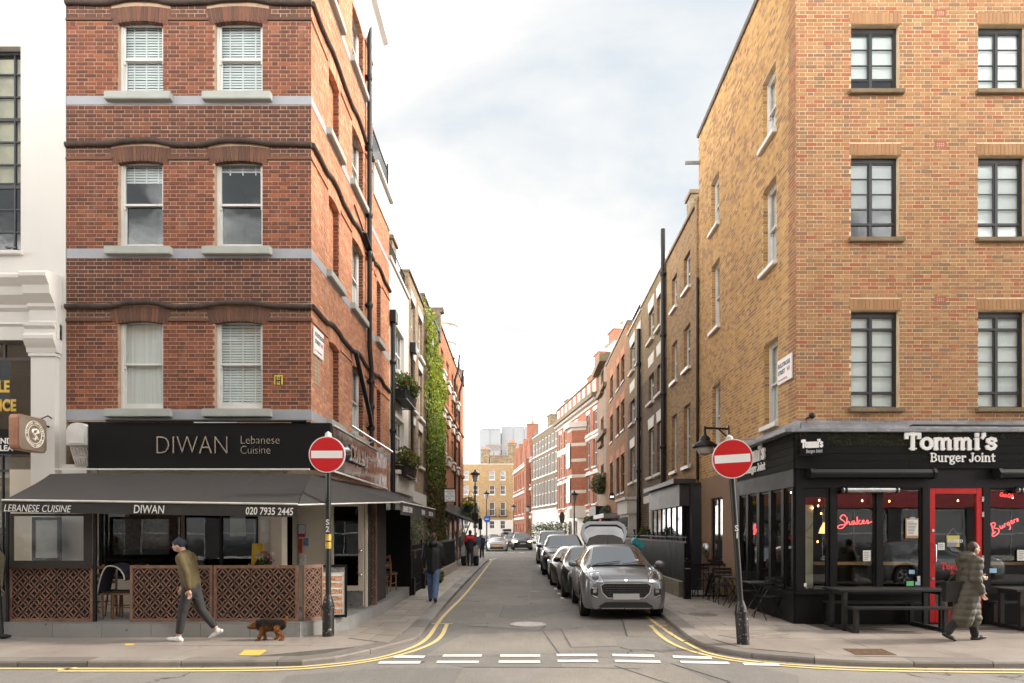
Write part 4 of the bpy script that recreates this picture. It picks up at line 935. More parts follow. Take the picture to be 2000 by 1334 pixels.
for (a, b, c_, d), cc in (((582, 597, 1024, 1047), (.10, .16, .34)), ((582, 597, 1025, 1044), (.55, .56, .58)), ((582, 597, 1042, 1049), (.5, .05, .04)), ((583, 592, 1052, 1080), (.5, .06, .04)), ((593, 604, 1051, 1066), (.15, .25, .42)), ((583, 599, 1082, 1108), (.6, .57, .52))):
 mb = MB(F2); e = .004 if c_ != 1024 else .0; mb.box(x2(a) + e * 3, x2(b) - e * 3, -.012 - e, -.002, z2(d), z2(c_)); mb.build('notice', M('notice print', cc, .6, var=.5, scale=30), shop)
RUST = M('rusty bronze steel', (.24, .135, .095), .6, metal=.25, var=.35, scale=5, col2=(.33, .20, .145), thr=(.5, .7), bmp=.3)
MESHB = M('black backing mesh', (.008, .007, .007), .8)
def lattice(t, fr, u0, u1, z0, z1, pitch=.188, frame=.05, back=True, col=None):
 mb = MB(fr); ring_frame(mb, u0, u1, z0, z1, -.025, .025, frame, .055, .055); mb.build('panel_frame', RUST, t, bevel=.004)
 a, b, c, d = u0 + frame, u1 - frame, z0 + .055, z1 - .055; nx = max(1, round((b - a) / pitch)); nz_ = max(1, round((d - c) / pitch)); px, pz = (b - a) / nx, (d - c) / nz_
 mb = MB(fr); S = 20; wdt = .011
 cs = [((i + .5) * px + a, (j + .5) * pz + c) for i in range(nx) for j in range(nz_)] + [(i * px + a, j * pz + c) for i in range(nx + 1) for j in range(nz_ + 1)]
 for k, (cx, cz) in enumerate(cs):
  y0 = -.012 + (.001 if k < nx * nz_ else 0)
  for s in range(S):
   a0, a1 = 2 * math.pi * s / S, 2 * math.pi * (s + 1) / S; q = []
   for ang, rr in ((a0, -wdt), (a1, -wdt), (a1, wdt), (a0, wdt)): q.append((cx + (px / 2 + rr * .9) * math.cos(ang), cz + (pz / 2 + rr * .9) * math.sin(ang)))
   m = ((q[0][0] + q[2][0]) / 2, (q[0][1] + q[2][1]) / 2)
   if a - .002 < m[0] < b + .002 and c - .002 < m[1] < d + .002: mb.prism([(min(max(x, a), b), min(max(z, c), d)) for x, z in q], y0, y0 + .006)
 mb.build('lattice', RUST, t, fix=False, kind='stuff')
 if back: mb = MB(fr); mb.box(a, b, .004, .008, c, d); mb.build('backing_mesh', MESHB, t)
FP = Frame((0, 11.46), (1, 0)); xp, zp = fpx(11.46)
for a, b, lb in ((18, 183, 'brown metal screen of circle lattice at the left end below the clear plastic curtain'), (255, 416, 'brown circle lattice screen in the middle beside the terrace gap'), (418, 583, 'brown circle lattice screen nearest the terrace corner with the dog before it')):
 t = thing('lattice_screen', lb, 'screen', (xp((a + b) / 2), 11.46, TZ), 'lattice screens round the terrace'); lattice(t, FP, xp(a), xp(b), TZ, zp(1104))
FC = Frame((-3.66, 11.48), (.66, .80)); t = thing('lattice_screen', 'narrow lattice screen angled back behind the left signpost', 'screen', FC.w(.2, 0, TZ), 'lattice screens round the terrace'); lattice(t, FC, .02, .40, TZ, zp(1104), .17, .035)
FS = Frame((0, 14.05), (1, 0)); xs_, zs_ = fpx(14.05); t = thing('lattice_screen', 'tall brown perforated screen beside the beige glazed door', 'screen', (xs_(718), 14.05, TZ), 'lattice screens round the terrace'); lattice(t, FS, xs_(702), xs_(736), TZ, 2.45, .17, .03, False)
# terrace step
TILE = stone('grey porcelain step tile', (.30, .30, .29), .06); GREYF = M('grey terrace floor', (.24, .235, .225), .6, var=.2, scale=2)
ter = thing('terrace_step', 'low grey tiled terrace platform under the restaurant awning', 'step', (-5.8, 11.9, 0))
edge = [(-8.6, 11.37), (-3.67, 11.37), (-3.04, 12.2), (-2.93, 15.4), (-3.02, 18.7)]
mb = MB(); mb.prism(edge + [(-3.9, 18.7), (-3.9, 13.9), (-8.6, 13.9)], .0, TZ - .022, ax='z'); mb.build('terrace_base', JOINT, ter)
mb = MB(); mb.prism([(x + (.012 if i else 0), y - (.012 if y < 12 else 0)) for i, (x, y) in enumerate(edge)] + [(-3.9, 18.7), (-3.9, 13.9), (-8.6, 13.9)], TZ - .02, TZ, ax='z'); mb.build('terrace_floor', GREYF, ter)
for p, q in zip(edge, edge[1:]):
 p, q = Vector(p), Vector(q); d = (q - p); n = max(1, round(d.length / .83)); fr = Frame(p, d)
 for k in range(n):
  mb = MB(fr); mb.box(d.length * k / n + .003, d.length * (k + 1) / n - .003, -.010, .0, PZ - .01, TZ - .022); mb.build('tile', TILE, ter)
# black fascia with its lettering
fs = thing('fascia_sign', 'long black restaurant sign board with thin silver lettering above the front awning', 'sign', (-5.6, 12.4, 3.4)); xf, zf = fpx(12.4); Ff = Frame((0, 12.4), (1, 0))
mb = MB(); mb.prism([(xf(172), 12.4), (xf(645), 12.4), (xf(645), 12.55), (XC - .02, 12.8), (xf(172), 12.8)], zf(914), zf(826), ax='z'); mb.build('board', BLKMATT, fs)
SILV = M('silver letter edge', (.48, .45, .40), .25, metal=.9, var=.4, scale=3)
text('lettering', 'DIWAN', facing(Ff, xf(303), zf(886.5), .012), .475, SILV, fs, .010, off=-.009, width=1.32)
for s, y, wd in (('Lebanese', 867, .72), ('Cuisine', 886.5, .55)): text('lettering', s, facing(Ff, xf(469), zf(y), .008), .215, SILV, fs, .005, off=-.003, width=wd)
LEDS = WPAINT; mb = MB(); mb.box(xf(110), xf(606), 12.33, 12.38, zf(918.5), zf(915.5)); mb.build('strip_light', LEDS, fs)
mb = MB(); mb.tube([(xf(210), 12.36, zf(822)), (xf(600), 12.36, zf(823))], .022, 8); mb.build('light_rail', IRON, fs)
Fsd = Frame((xf(645), 12.55), (-.0037, 1)); ss = thing('fascia_sign', 'dark glossy sign board with chrome lettering facing the side street', 'sign', (xf(645), 15, 3.4))
u1 = Fsd.up(755); zt, zb = 3.78, 2.98
mb = MB(Fsd); mb.box(.005, u1, .0, .08, zb, zt); GLOSS, t_, b_ = newmat('glossy brown board'); b_.inputs['Base Color'].default_value = (.022, .014, .012, 1); b_.inputs['Roughness'].default_value = .07; b_.inputs['Specular IOR Level'].default_value = .9; bump(t_, b_, nz(t_, coords(t_), 1.3, 2.0), .02, .35); mb.build('board', GLOSS, ss)
text('lettering', 'DIWAN', facing(Fsd, Fsd.up(676), 3.26, .05), .45, CHROME, ss, .05, off=.004, width=1.5); text('lettering', 'Lebanese', facing(Fsd, Fsd.up(711), 3.45, .01), .18, SILV, ss, .004, width=.8); text('lettering', 'Cuisine', facing(Fsd, Fsd.up(711), 3.22, .01), .18, SILV, ss, .004)
mb = MB(Fsd); mb.box(.0, u1, -.03, .02, zb - .045, zb - .012); mb.build('strip_light', LEDS, ss); mb = MB(Fsd); mb.box(.05, u1 * .8, -.03, .01, zt + .005, zt + .03); mb.build('strip_light', LEDS, ss)
ua, ub = Fsd.up(674), Fsd.up(757); mb = MB(Fsd); mb.tube([(ua, -.12, zt + .14), (ub, -.12, zt + .14)], .03, 8)
for f in (.1, .5, .9): mb.bar((ua + (ub - ua) * f, -.12, zt + .14), (ua + (ub - ua) * f, .1, zt + .05), .025)
mb.build('light_rail', STEEL, ss)
# plaster console
t = thing('console_bracket', 'white fluted plaster console between the pilaster and the black sign board', 'bracket', (-8.2, 12.6, 3.4)); xk, zk = fpx(12.45); Fk = Frame((0, 12.45), (1, 0))
a, b = xk(128), xk(172); m_ = (a + b) / 2; hw = (b - a) / 2; q = [(a, zk(870)), (b, zk(870)), (b, zk(843))] + [(m_ + hw * math.cos(k * math.pi / 10), zk(843) + .17 * math.sin(k * math.pi / 10)) for k in range(1, 10)] + [(a, zk(843))]
mb = MB(Fk); mb.prism(q, 0, .35); mb.build('console_head', WPAINT, t, bevel=.012); q2 = [(m_ + (x - m_) * .72, zk(866) + (z - zk(866)) * .72 + .02) for x, z in q]; mb = MB(Fk); mb.prism(q2, -.015, .01); mb.build('console_panel', WPAINT, t, bevel=.006)
for k in range(2):
 mb = MB(Fk); e = .035 * (k + 1); ya, yb = (871, 889) if k == 0 else (890, 908); mb.prism([(.02 + e, zk(ya)), (.35, zk(ya)), (.35, zk(yb)), (.10 + e, zk(yb)), (.06 + e, zk((ya + yb) / 2))], a + e, b - e, ax='x')
 for q_ in range(6): x = a + e + (b - a - 2 * e) * (q_ + .5) / 6; mb.bar((x, .015 + e, zk(ya + 2)), (x, .085 + e, zk(yb - 2)), .022)
 mb.build('console_scroll', WPAINT, t)
mb = MB(FD); mb.box(xd(128), xd(176), -.1, .02, TZ, zd(908)); mb.build('side_pilaster', WSTUC, shop)
# awnings
FAB = M('charcoal awning canvas', (.030, .0265, .025), .85, var=.12, scale=1.5, col2=(.042, .038, .035), thr=(.55, .8), bmp=.25, bscale=160); FABS = FAB; TXT = M('white canvas print', (.72, .71, .69), .8, var=.03)
def quad_cloth(mb, a, b, c, d, n=16, m=6, sag=.03, th=.006):
 a, b, c, d = map(Vector, (a, b, c, d)); vs = []
 nn = (b - a).cross(d - a).normalized()
 for j in range(m + 1):
  for i in range(n + 1):
   s, t = i / n, j / m; p = a.lerp(b, s).lerp(d.lerp(c, s), t)
   p = p + nn * (-sag * math.sin(math.pi * t) * (.7 + .3 * math.sin(s * 9 + 1))) + nn * .008 * math.sin(s * 23 + t * 5); vs.append(p)
 k = len(vs); vs += [v - nn * th for v in vs]; fs = []
 for j in range(m):
  for i in range(n): q = (j * (n + 1) + i, j * (n + 1) + i + 1, (j + 1) * (n + 1) + i + 1, (j + 1) * (n + 1) + i); fs += [q, tuple(k + x for x in q[::-1])]
 mb.add(vs, fs)
A0, A1 = P(98, 925, 12.3), P(608, 926, 12.3); B0, B1 = P(5, 978, 11.0), P(582, 986, 11.0)
XO, YO0, YO1 = -2.28, 13.05, 18.4; ZO = 2.40; C0 = Vector((XO, YO0, ZO)); C1 = Vector((XO, YO1, ZO + .02)); W0 = A1.copy(); W1 = Vector((-3.56, 18.5, 2.95))
aw = thing('awning', 'charcoal canvas awning along the restaurant front with white lettering on its valance', 'awning', (-6, 12, 2.8))
mb = MB(); quad_cloth(mb, B0, B1, A1, A0); mb.build('canopy', FAB, aw, smooth=60, fix=False)
mb = MB(); b0, b1 = P(5, 1000, 11.0), P(582, 1010, 11.0); quad_cloth(mb, b0, b1, B1, B0, 20, 3, .0); mb.build('valance', FAB, aw, smooth=60, fix=False)
mb = MB(); mb.tube([B0 + Vector((0, -.01, .01)), B1 + Vector((0, -.01, .01))], .017, 8); mb.build('front_rail', M('pale rail edging', (.55, .53, .5), .5), aw)
vt = (b1 - b0).normalized(); vn = Vector((0, -1, 0)); vz = Vector((-vt.z, 0, vt.x))
def vm(px, py): p = P(px, py, 10.985); return Matrix(((vt.x, vz.x, 0, p.x), (0, 0, -1, p.y), (vt.z, vz.z, 0, p.z), (0, 0, 0, 1)))
text('lettering', 'LEBANESE CUISINE', vm(6.5, 998.5), .162, TXT, aw, .001, shear=.22, width=1.09); text('lettering', 'DIWAN', vm(260, 1002), .19, TXT, aw, .001, shear=.08, width=.5, off=.001); text('lettering', '020 7935 2445', vm(479, 1004.5), .168, TXT, aw, .001, shear=.1, width=.77, off=.002)
for f in (.1, .55, .93):
 mb = MB(); a = A0.lerp(A1, f) + Vector((0, .1, -.1)); b = B0.lerp(B1, f) + Vector((0, .05, -.03)); m = a.lerp(b, .5) + Vector((.35, 0, -.08)); mb.bar(a, m, .045, .03); mb.bar(m, b, .04, .03); mb.build('folding_arm', M('white awning arm', (.6, .6, .58), .5), aw)
aw2 = thing('awning', 'charcoal canvas awning along the side street pavement hipped round the corner', 'awning', (-3, 15, 2.6))
mb = MB(); quad_cloth(mb, C0, C1, W1, W0, 16, 6, .02); mb.build('canopy', FAB, aw2, smooth=60, fix=False)
mb = MB(); vs = [B1, C0, W0]; nn = (vs[1] - vs[0]).cross(vs[2] - vs[0]).normalized(); mb.add([*vs, *[v - nn * .008 for v in vs]], [(0, 1, 2), (5, 4, 3), (0, 3, 4, 1), (1, 4, 5, 2), (2, 5, 3, 0)]); mb.build('hip_panel', FABS, aw2, fix=False)
mb = MB(); mb.tube([B1, C0 + Vector((0, 0, 0))], .014, 6); mb.build('hip_edge', M('pale rail edging', (.55, .53, .5), .5), aw2)
mb = MB(); c0, c1 = C0 - Vector((0, 0, .24)), C1 - Vector((0, 0, .24)); quad_cloth(mb, c0, c1, C1, C0, 14, 3, 0); mb.build('valance', FAB, aw2, smooth=60, fix=False)
Fv = Frame((XO, YO0), (0, 1))
text('lettering', 'LEBANESE CUISINE', facing(Fv, .2, ZO - .17, .012), .16, TXT, aw2, .001, shear=.2, squash=.88); text('lettering', 'DIWAN', facing(Fv, 2.75, ZO - .18, .012), .18, TXT, aw2, .001, squash=.9); text('lettering', '020 7935 2445', facing(Fv, 4.0, ZO - .17, .012), .155, TXT, aw2, .001, squash=.88)
mb = MB(); mb.tube([C0 + Vector((.01, 0, .01)), C1 + Vector((.01, 0, .01))], .015, 6); mb.build('front_rail', M('pale rail edging', (.55, .53, .5), .5), aw2)
for y in (13.6, 15.8, 18.0): mb = MB(); mb.bar((-3.55, y, 2.75), (XO - .05, y + .05, ZO - .04), .045, .03); mb.build('folding_arm', M('white awning arm', (.6, .6, .58), .5), aw2)
# clear plastic curtain with black border over the left screen
t = thing('plastic_curtain', 'clear plastic weather curtain with a black border hanging at the left of the awning', 'curtain', (xp(95), 11.42, 2.2)); Fq = Frame((0, 11.40), (1, 0)); xq, zq = fpx(11.40)
mb = MB(Fq); a, b, c, d = xq(18), xq(180), zq(1110), zq(1003); i_ = (xq(27), xq(163), zq(1095), zq(1008))
for r in ((a, i_[0], c, d), (i_[1], b, c, d), (i_[0], i_[1], i_[3], d), (i_[0], i_[1], c, i_[2])): mb.box(r[0], r[1], 0, .008, r[2], r[3])
mb.build('border', FAB, t); g = MB(Fq); g.box(i_[0], i_[1], .002, .006, i_[2], i_[3]); g.build('clear_sheet', glass('clear plastic', (.82, .83, .82), 1.5, .8, .08), t, fix=False)
mb = MB(Fq); mb.bar((xq(183.5), .03, TZ), (xq(183.5), .03, 2.36), .045); mb.bar((xq(13), .03, TZ), (xq(13), .03, 2.36), .045); mb.build('post', IRON, t)
mb = MB(Frame((0, 12.5), (1, 0))); xg, zg = fpx(12.5); ring_frame(mb, xg(62), xg(118), zg(1095), zg(1010), 0, .04, .06, .05, .05); pb = thing('poster_case', 'black framed pale poster case behind the plastic curtain', 'poster', (xg(90), 12.5, 1.9)); mb.build('case_frame', BLK, pb)
mb = MB(Frame((0, 12.5), (1, 0))); mb.box(xg(66), xg(114), .01, .02, zg(1091), zg(1014)); mb.build('poster', M('pale blank poster', (.40, .40, .38), .7), pb)
mb = MB(FD); mb.box(xd(15), xd(138), .05, .15, TZ, 3.0); mb.build('shopfront', BEI, shop)
# menu board
t = thing('menu_board', 'tall black framed menu board with pictures of dishes at the terrace corner', 'menu board', (-3.27, 11.95, TZ)); Fm = Frame((-3.54, 11.84), (.97, .24))
mb = MB(Fm); ring_frame(mb, 0, .53, TZ + .01, TZ + .93, 0, .05, .045, .045, .045); mb.build('board_frame', BLK, t, bevel=.006); mb = MB(Fm); mb.box(.04, .49, .015, .035, TZ + .05, TZ + .89); mb.build('menu_sheet', M('white menu sheet', (.78, .75, .70), .5), t)
mb = MB(Fm); mb.box(.06, .47, .008, .014, TZ + .80, TZ + .885); mb.build('menu_header', M('grey glossy header', (.22, .22, .22), .3, var=.6, scale=9), t)
DISH = M('printed dish photos', (.55, .22, .10), .5, var=.6, scale=14, col2=(.72, .62, .45), thr=(.5, .6))
for k in range(6): mb = MB(Fm); z = TZ + .08 + k * .115; mb.box(.09, .45, .009, .014, z, z + .075); mb.build('dish_photo', DISH, t)
mb = MB(Fm); mb.bar((.03, .06, TZ), (.03, .3, TZ + .6), .03); mb.bar((.5, .06, TZ), (.5, .3, TZ + .6), .03); mb.build('stand', BLK, t)
# ---------------------------------------------------------------- burger restaurant front on the right corner
DT = 13.02; FT = Frame((0, DT), (1, 0)); xt, zt_ = fpx(DT); XT = XR - .10; FTs = Frame((XT, DT), (-.01125, -1))
PLANK = M('dark stained plank', (.008, .0075, .0065), .75, spec=.15, var=.4, scale=5, col2=(.03, .028, .025), thr=(.55, .8), bmp=.5, bscale=18, stretch=(.6, .6, 5)); MOSS = M('mossy plank', (.010, .0095, .007), .85, spec=.15, var=.5, scale=7, col2=(.05, .055, .018), thr=(.5, .68), bmp=.5, bscale=18)
SEND = FTs.up(1443)
tf = thing('fascia_sign', 'black plank sign board with thick white slab lettering over the burger restaurant', 'sign', (xt(1780), DT, 3.4)); Fz0, Fz1 = zt_(916), zt_(843)
mb = MB(); mb.box(xt(1557), 10.9, DT - .07, DR + .02, Fz0, Fz1); mb.build('backing_board', BLK, tf)
mb = MB(FTs); mb.box(SEND, .0, -.02, .1, Fz0, Fz1); mb.build('backing_board', BLK, tf)
for k in range(5):
 z0, z1 = Fz0 + (Fz1 - Fz0) * k / 5 + .003, Fz0 + (Fz1 - Fz0) * (k + 1) / 5 - .003; x = XT - .03
 while x < 10.8:
  w_ = random.uniform(1.8, 2.8); mb = MB(FT); mb.box(x, min(x + w_, 10.9) - .004, -.095 + random.uniform(-.003, .003), -.07, z0, z1); mb.build('plank', MOSS if k == 4 or (k == 3 and x < 6.5) else PLANK, tf); x += w_
 x = SEND
 while x < .06:
  w_ = random.uniform(1.2, 1.9); mb = MB(FTs); mb.box(x, min(x + w_, .065) - .004, -.045 + random.uniform(-.003, .003), -.02, z0, z1); mb.build('plank', MOSS if k == 4 else PLANK, tf); x += w_
WLET = M('white raised letters', (.80, .79, .77), .5, var=.03)
slab('lettering', "Tommi's", facing(FT, xt(1761), zt_(879), .10), .213, WLET, tf, .34, .035, width=xt(1938) - xt(1761)); slab('lettering', 'Burger Joint', facing(FT, xt(1810), zt_(903), .10), .118, WLET, tf, .20, .02, width=xt(1936) - xt(1810))
ue = FTs.up(1495, .06); slab('lettering', "Tommi's", facing(FTs, ue - 1.72, zt_(879), .05), .213, WLET, tf, .34, .035, width=1.72); slab('lettering', 'Burger Joint', facing(FTs, ue - 1.24, zt_(903), .05), .118, WLET, tf, .20, .02, width=1.22)
# lead capping above it
mb = MB(); mb.sweep([(.0, zt_(818)), (.06, zt_(824)), (.33, zt_(839)), (.33, zt_(845)), (.31, zt_(846)), (.0, zt_(846))], [(XR + .045, DR + 3.6), (XR, DR), (11, DR)]); lf = mb.build('lead_flashing', LEAD, stock)
mb = MB(FT); mb.tube([(xt(1758), -.42, zt_(837)), (xt(1975), -.42, zt_(838))], .02, 8)
for p in (1775, 1865, 1950): mb.bar((xt(p), -.42, zt_(837)), (xt(p), -.05, zt_(832)), .02)
mb.build('light_rail', IRON, tf)
u = FTs.up(1470); mb = MB(FTs); mb.tube([(u - .9, -.5, Fz1 + .12), (u + .5, -.5, Fz1 + .10)], .03, 8); mb.bar((u + .4, -.5, Fz1 + .12), (u + .5, .1, Fz1 + .12), .035); mb.build('light_rail', STEEL, tf)
t = thing('floodlight', 'small black floodlight above the lead capping at the right corner', 'light', P(1585, 812, 13.0)); mb = MB(); c = P(1586, 812, 12.95); mb.ball(c, (.06, .07, .06), 12, 8); mb.bar(c, c + Vector((0, .25, -.02)), .03); mb.build('lamp_head', IRON, t, smooth=True)
# small hanging sign
Fj = Frame((xt(1557), DT - .12), (.93, -.36)); t = thing('hanging_sign', 'small black projecting sign with white slab lettering at the plank corner', 'sign', (xt(1575), DT - .2, 3.5)); zj0, zj1 = zt_(893), zt_(854)
mb = MB(Fj); mb.box(.0, .47, -.02, .02, zj0, zj1); mb.build('panel', BLKMATT, t, bevel=.004); slab('lettering', "Tommi's", facing(Fj, .035, zj0 + .16, .021), .105, WLET, t, .30, .004, width=.36); slab('lettering', 'Burger Joint', facing(Fj, .11, zj0 + .06, .021), .045, M('grey lettering', (.4, .4, .4), .5), t, .2, .003, width=.28)
mb = MB(Fj); mb.bar((.02, 0, zj1), (.02, 0, zj1 + .25), .012); mb.bar((.4, .0, zj1), (.4, .0, zj1 + .06), .012); mb.build('bracket', IRON, t)
# shop front: posts, panes, sill, riser
SB = zt_(1156); ST = zt_(953)
def post(a, b, z0=None, z1=None, y0=-.03, y1=.10): return (xt(a), xt(b), y0, y1, SB if z0 is None else z0, Fz0 if z1 is None else z1)
mb = MB(FT)
for a, b in ((1553, 1567), (1620, 1632), (1710, 1721), (1800, 1815), (1918, 1931), (2014, 2028), (2140, 2150)): mb.box(*post(a, b, SB if b < 1815 or a > 1931 else PZ))
mb.box(xt(1553), 10.6, -.035, .11, ST, Fz0 + .02); mb.build('shopfront', BLK, stock, bevel=.006)
mb = MB(FT); mb.box(xt(1551), xt(1811), -.09, .10, SB - .05, SB); mb.box(xt(1921), 10.6, -.09, .1, SB - .05, SB); mb.build('shop_sill', BLK, stock, bevel=.008)
mb = MB(FT); mb.box(xt(1553), xt(1811), -.02, .1, 0, SB - .05); mb.box(xt(1921), 10.6, -.02, .1, 0, SB - .05); mb.build('stall_riser', BLK, stock)
for a, b, c, d in ((1568, 1619, 982, 1146), (1632, 1710, 958, 1150), (1721, 1800, 958, 1150), (1931, 2014, 958, 1150), (2028, 2140, 958, 1150)):
 mb = MB(FT); ring_frame(mb, xt(a) + .001, xt(b) - .001, SB + .001, ST - .001, .0, .06, .035 if a > 1600 else .05, .04 if a > 1600 else .18, .045); o = mb.build('shop_window', BLK, stock)
 g = MB(FT); g.box(xt(a) + .03, xt(b) - .03, .025, .033, SB + .03, ST - .03); g.build('pane', GLSHOP, o, fix=False)
# side bifold windows
ups = [FTs.up(p) for p in (1551, 1549, 1532.5, 1529, 1508, 1504.5, 1485, 1481, 1463, 1460, 1446, 1441)]
mb = MB(FTs)
for a, b in zip(ups[::2], ups[1::2]): mb.box(min(a, b) - .02, max(a, b) + .02, -.03, .09, SB, Fz0)
mb.box(SEND, .02, -.034, .1, ST + .02, Fz0 + .02); mb.build('side_shopfront', BLK, stock)
mb = MB(FTs); mb.box(SEND, .04, -.08, .1, SB - .05, SB); mb.box(SEND, .0, -.02, .1, 0, SB - .05); mb.build('side_riser', BLK, stock)
for a, b in zip(ups[1:-1:2], ups[2::2]):
 lo, hi = min(a, b), max(a, b); mb = MB(FTs); ring_frame(mb, lo + .021, hi - .021, SB + .001, ST + .018, .0, .05, .05, .05, .06); o = mb.build('shop_window', BLK, stock); g = MB(FTs); g.box(lo + .05, hi - .05, .02, .028, SB + .04, ST - .02); g.build('pane', GLSHOP, o, fix=False)
# the room behind
INW = M('dark dining room wall', (.05, .04, .035), .9, var=.4, scale=.7); mb = MB()
x0, x1, y0, y1 = XT + .16, 10.6, DT + .12, 18.6
mb.add([(x0, y0, .1), (x1, y0, .1), (x1, y1, .1), (x0, y1, .1), (x0, y0, 3.1), (x1, y0, 3.1), (x1, y1, 3.1), (x0, y1, 3.1)], [(0, 1, 2, 3), (4, 7, 6, 5), (3, 2, 6, 7), (1, 5, 6, 2)]); mb.build('dining_room', INW, stock, fix=False)
mb = MB(FT); mb.box(xt(1567), xt(1599), .25, .29, SB + .05, zt_(985)); mb.build('cream_board', M('cream washed board', (.50, .47, .38), .8, var=.15, scale=3), stock)
WOODC = M('light wood counter', (.42, .24, .10), .5, var=.3, scale=4, stretch=(1, 8, 8)); mb = MB(FT); mb.box(xt(1600), xt(1800), .12, .42, zt_(1104), zt_(1099)); mb.box(xt(1931), 10.4, .12, .42, zt_(1104), zt_(1099)); mb.build('counter', WOODC, stock)
# red door
RDP = M('red gloss door paint', (.50, .010, .014), .35, var=.12, scale=3); door_f = Frame((0, DT + .05), (1, 0))
mb = MB(door_f); ring_frame(mb, xt(1815), xt(1918), PZ + .02, zt_(951), -.06, .0, .11, .13, .30); rd = mb.build('door', RDP, stock, bevel=.006)
g = MB(door_f); g.box(xt(1826), xt(1907), -.035, -.027, PZ + .3, zt_(963)); g.build('pane', GLSHOP, rd, fix=False)
mb = MB(door_f); mb.tube([(xt(1823), -.07, zt_(1098)), (xt(1823), -.13, zt_(1096)), (xt(1823), -.13, zt_(1064)), (xt(1823), -.07, zt_(1062))], .014, 8); mb.build('handle', CHROME, rd, smooth=True)
for y in (1036, 1130): mb = MB(door_f); mb.cyl((xt(1821), -.055, zt_(y)), (xt(1821), -.08, zt_(y)), .03); mb.build('lock', CHROME, rd)
for y in (975, 1005, 1090): mb = MB(door_f); mb.box(xt(1916), xt(1920), -.08, -.06, zt_(y + 5), zt_(y - 5)); mb.build('hinge', STEEL, rd)
REDL = M('red window lettering', (.55, .02, .02), .5, var=.03)
slab('lettering', "Tommi's", facing(door_f, xt(1838), zt_(1112), .039), .085, REDL, rd, .34, .002, width=.62); slab('lettering', 'Burger Joint', facing(door_f, xt(1857), zt_(1122), .039), .045, REDL, rd, .2, .002, width=.42)
PAPER = M('paper notice', (.66, .65, .62), .8, var=.04, scale=30); YELP = M('yellow card', (.52, .47, .14), .7, var=.1)
t = thing('closed_sign', 'yellow and grey closed sign hanging on a string inside the red door', 'sign', (xt(1862), DT, zt_(1058))); mb = MB(door_f); mb.box(xt(1849), xt(1874), -.052, -.047, zt_(1068), zt_(1046)); mb.build('card', YELP, t)
mb = MB(door_f); mb.prism([(xt(1849), zt_(1058)), (xt(1872), zt_(1058)), (xt(1866), zt_(1068)), (xt(1849), zt_(1068))], -.056, -.0525); mb.build('grey_corner', M('grey card print', (.25, .25, .27), .7), t); text('lettering', 'CLOSED', facing(door_f, xt(1850), zt_(1059.5), .058), .078, WHITE, t, .001, shear=.15, off=.001)
mb = MB(door_f); mb.bar((xt(1850), -.05, zt_(1046)), (xt(1862), -.04, zt_(1032)), .004); mb.bar((xt(1873), -.05, zt_(1046)), (xt(1862), -.04, zt_(1032)), .004); mb.build('string', STEEL, t)
def notice(name, lab, r, mat, lines=0, off=.012, cat='notice'):
 mb = MB(FT); a, b, c, d = xt(r[0]), xt(r[1]), zt_(r[3]), zt_(r[2]); t = thing(name, lab, cat, ((a + b) / 2, DT, (c + d) / 2)); mb.box(a, b, -off, -off + .004, c, d); mb.build('sheet', mat, t)
 if lines:
  mb = MB(FT)
  for k in range(lines): z = d - (d - c) * (k + 1.2) / (lines + 1.2); mb.box(a + (b - a) * .15, a + (b - a) * (.6 + .3 * random.random()), -off - .001, -off + .001, z, z + .008)
  mb.build('print', SIGNBLK, t, kind='stuff')
 return t
t = notice('menu_clipboard', 'clipboard with a white menu hanging inside the window left of the red door', (1768, 1793, 1012, 1051), WOODC, 0); mb = MB(FT); mb.box(xt(1770), xt(1792), -.017, -.013, zt_(1046), zt_(1015)); mb.build('menu_sheet', PAPER, t); mb = MB(FT); mb.box(xt(1776), xt(1786), -.022, -.012, zt_(1015), zt_(1010)); mb.build('clip', STEEL, t)
mb = MB(FT)
for k in range(9): mb.box(xt(1772), xt(1783 + (k * 7) % 8), -.019, -.017, zt_(1020 + k * 2.8), zt_(1019.2 + k * 2.8))
mb.build('print', SIGNBLK, t, kind='stuff')
notice('notice', 'white paper notice stuck low in the window under the word Shakes', (1685, 1700, 1075, 1096), PAPER, 5); notice('notice', 'white paper notice inside the window right of the red door', (1986, 2003, 1074, 1095), PAPER, 5); notice('notice', 'small pale sticker on the glass of the red door', (1830, 1843, 1060, 1074), PAPER, 3, .035)
for r, c, lb in (((1775, 1786, 1113, 1121), (.25, .45, .62), 'pale blue sticker above the others in the window left of the red door'), ((1770, 1784, 1135, 1144), (.12, .5, .18), 'green and white sticker at the foot of the window left of the red door'), ((1787, 1797, 1136, 1143), (.35, .5, .6), 'small blue sticker beside the green one at the window foot'), ((1791, 1797, 1125, 1136), (.6, .6, .6), 'narrow white sticker at the window edge by the red door'), ((1932, 1946, 1110, 1119), (.3, .5, .66), 'light blue sticker in the window right of the red door'), ((1570, 1575, 1139, 1146), (.7, .69, .66), 'tiny white sticker at the foot of the corner window')): notice('sticker', lb, r, M('sticker', c, .5), 0, .01, 'sticker')
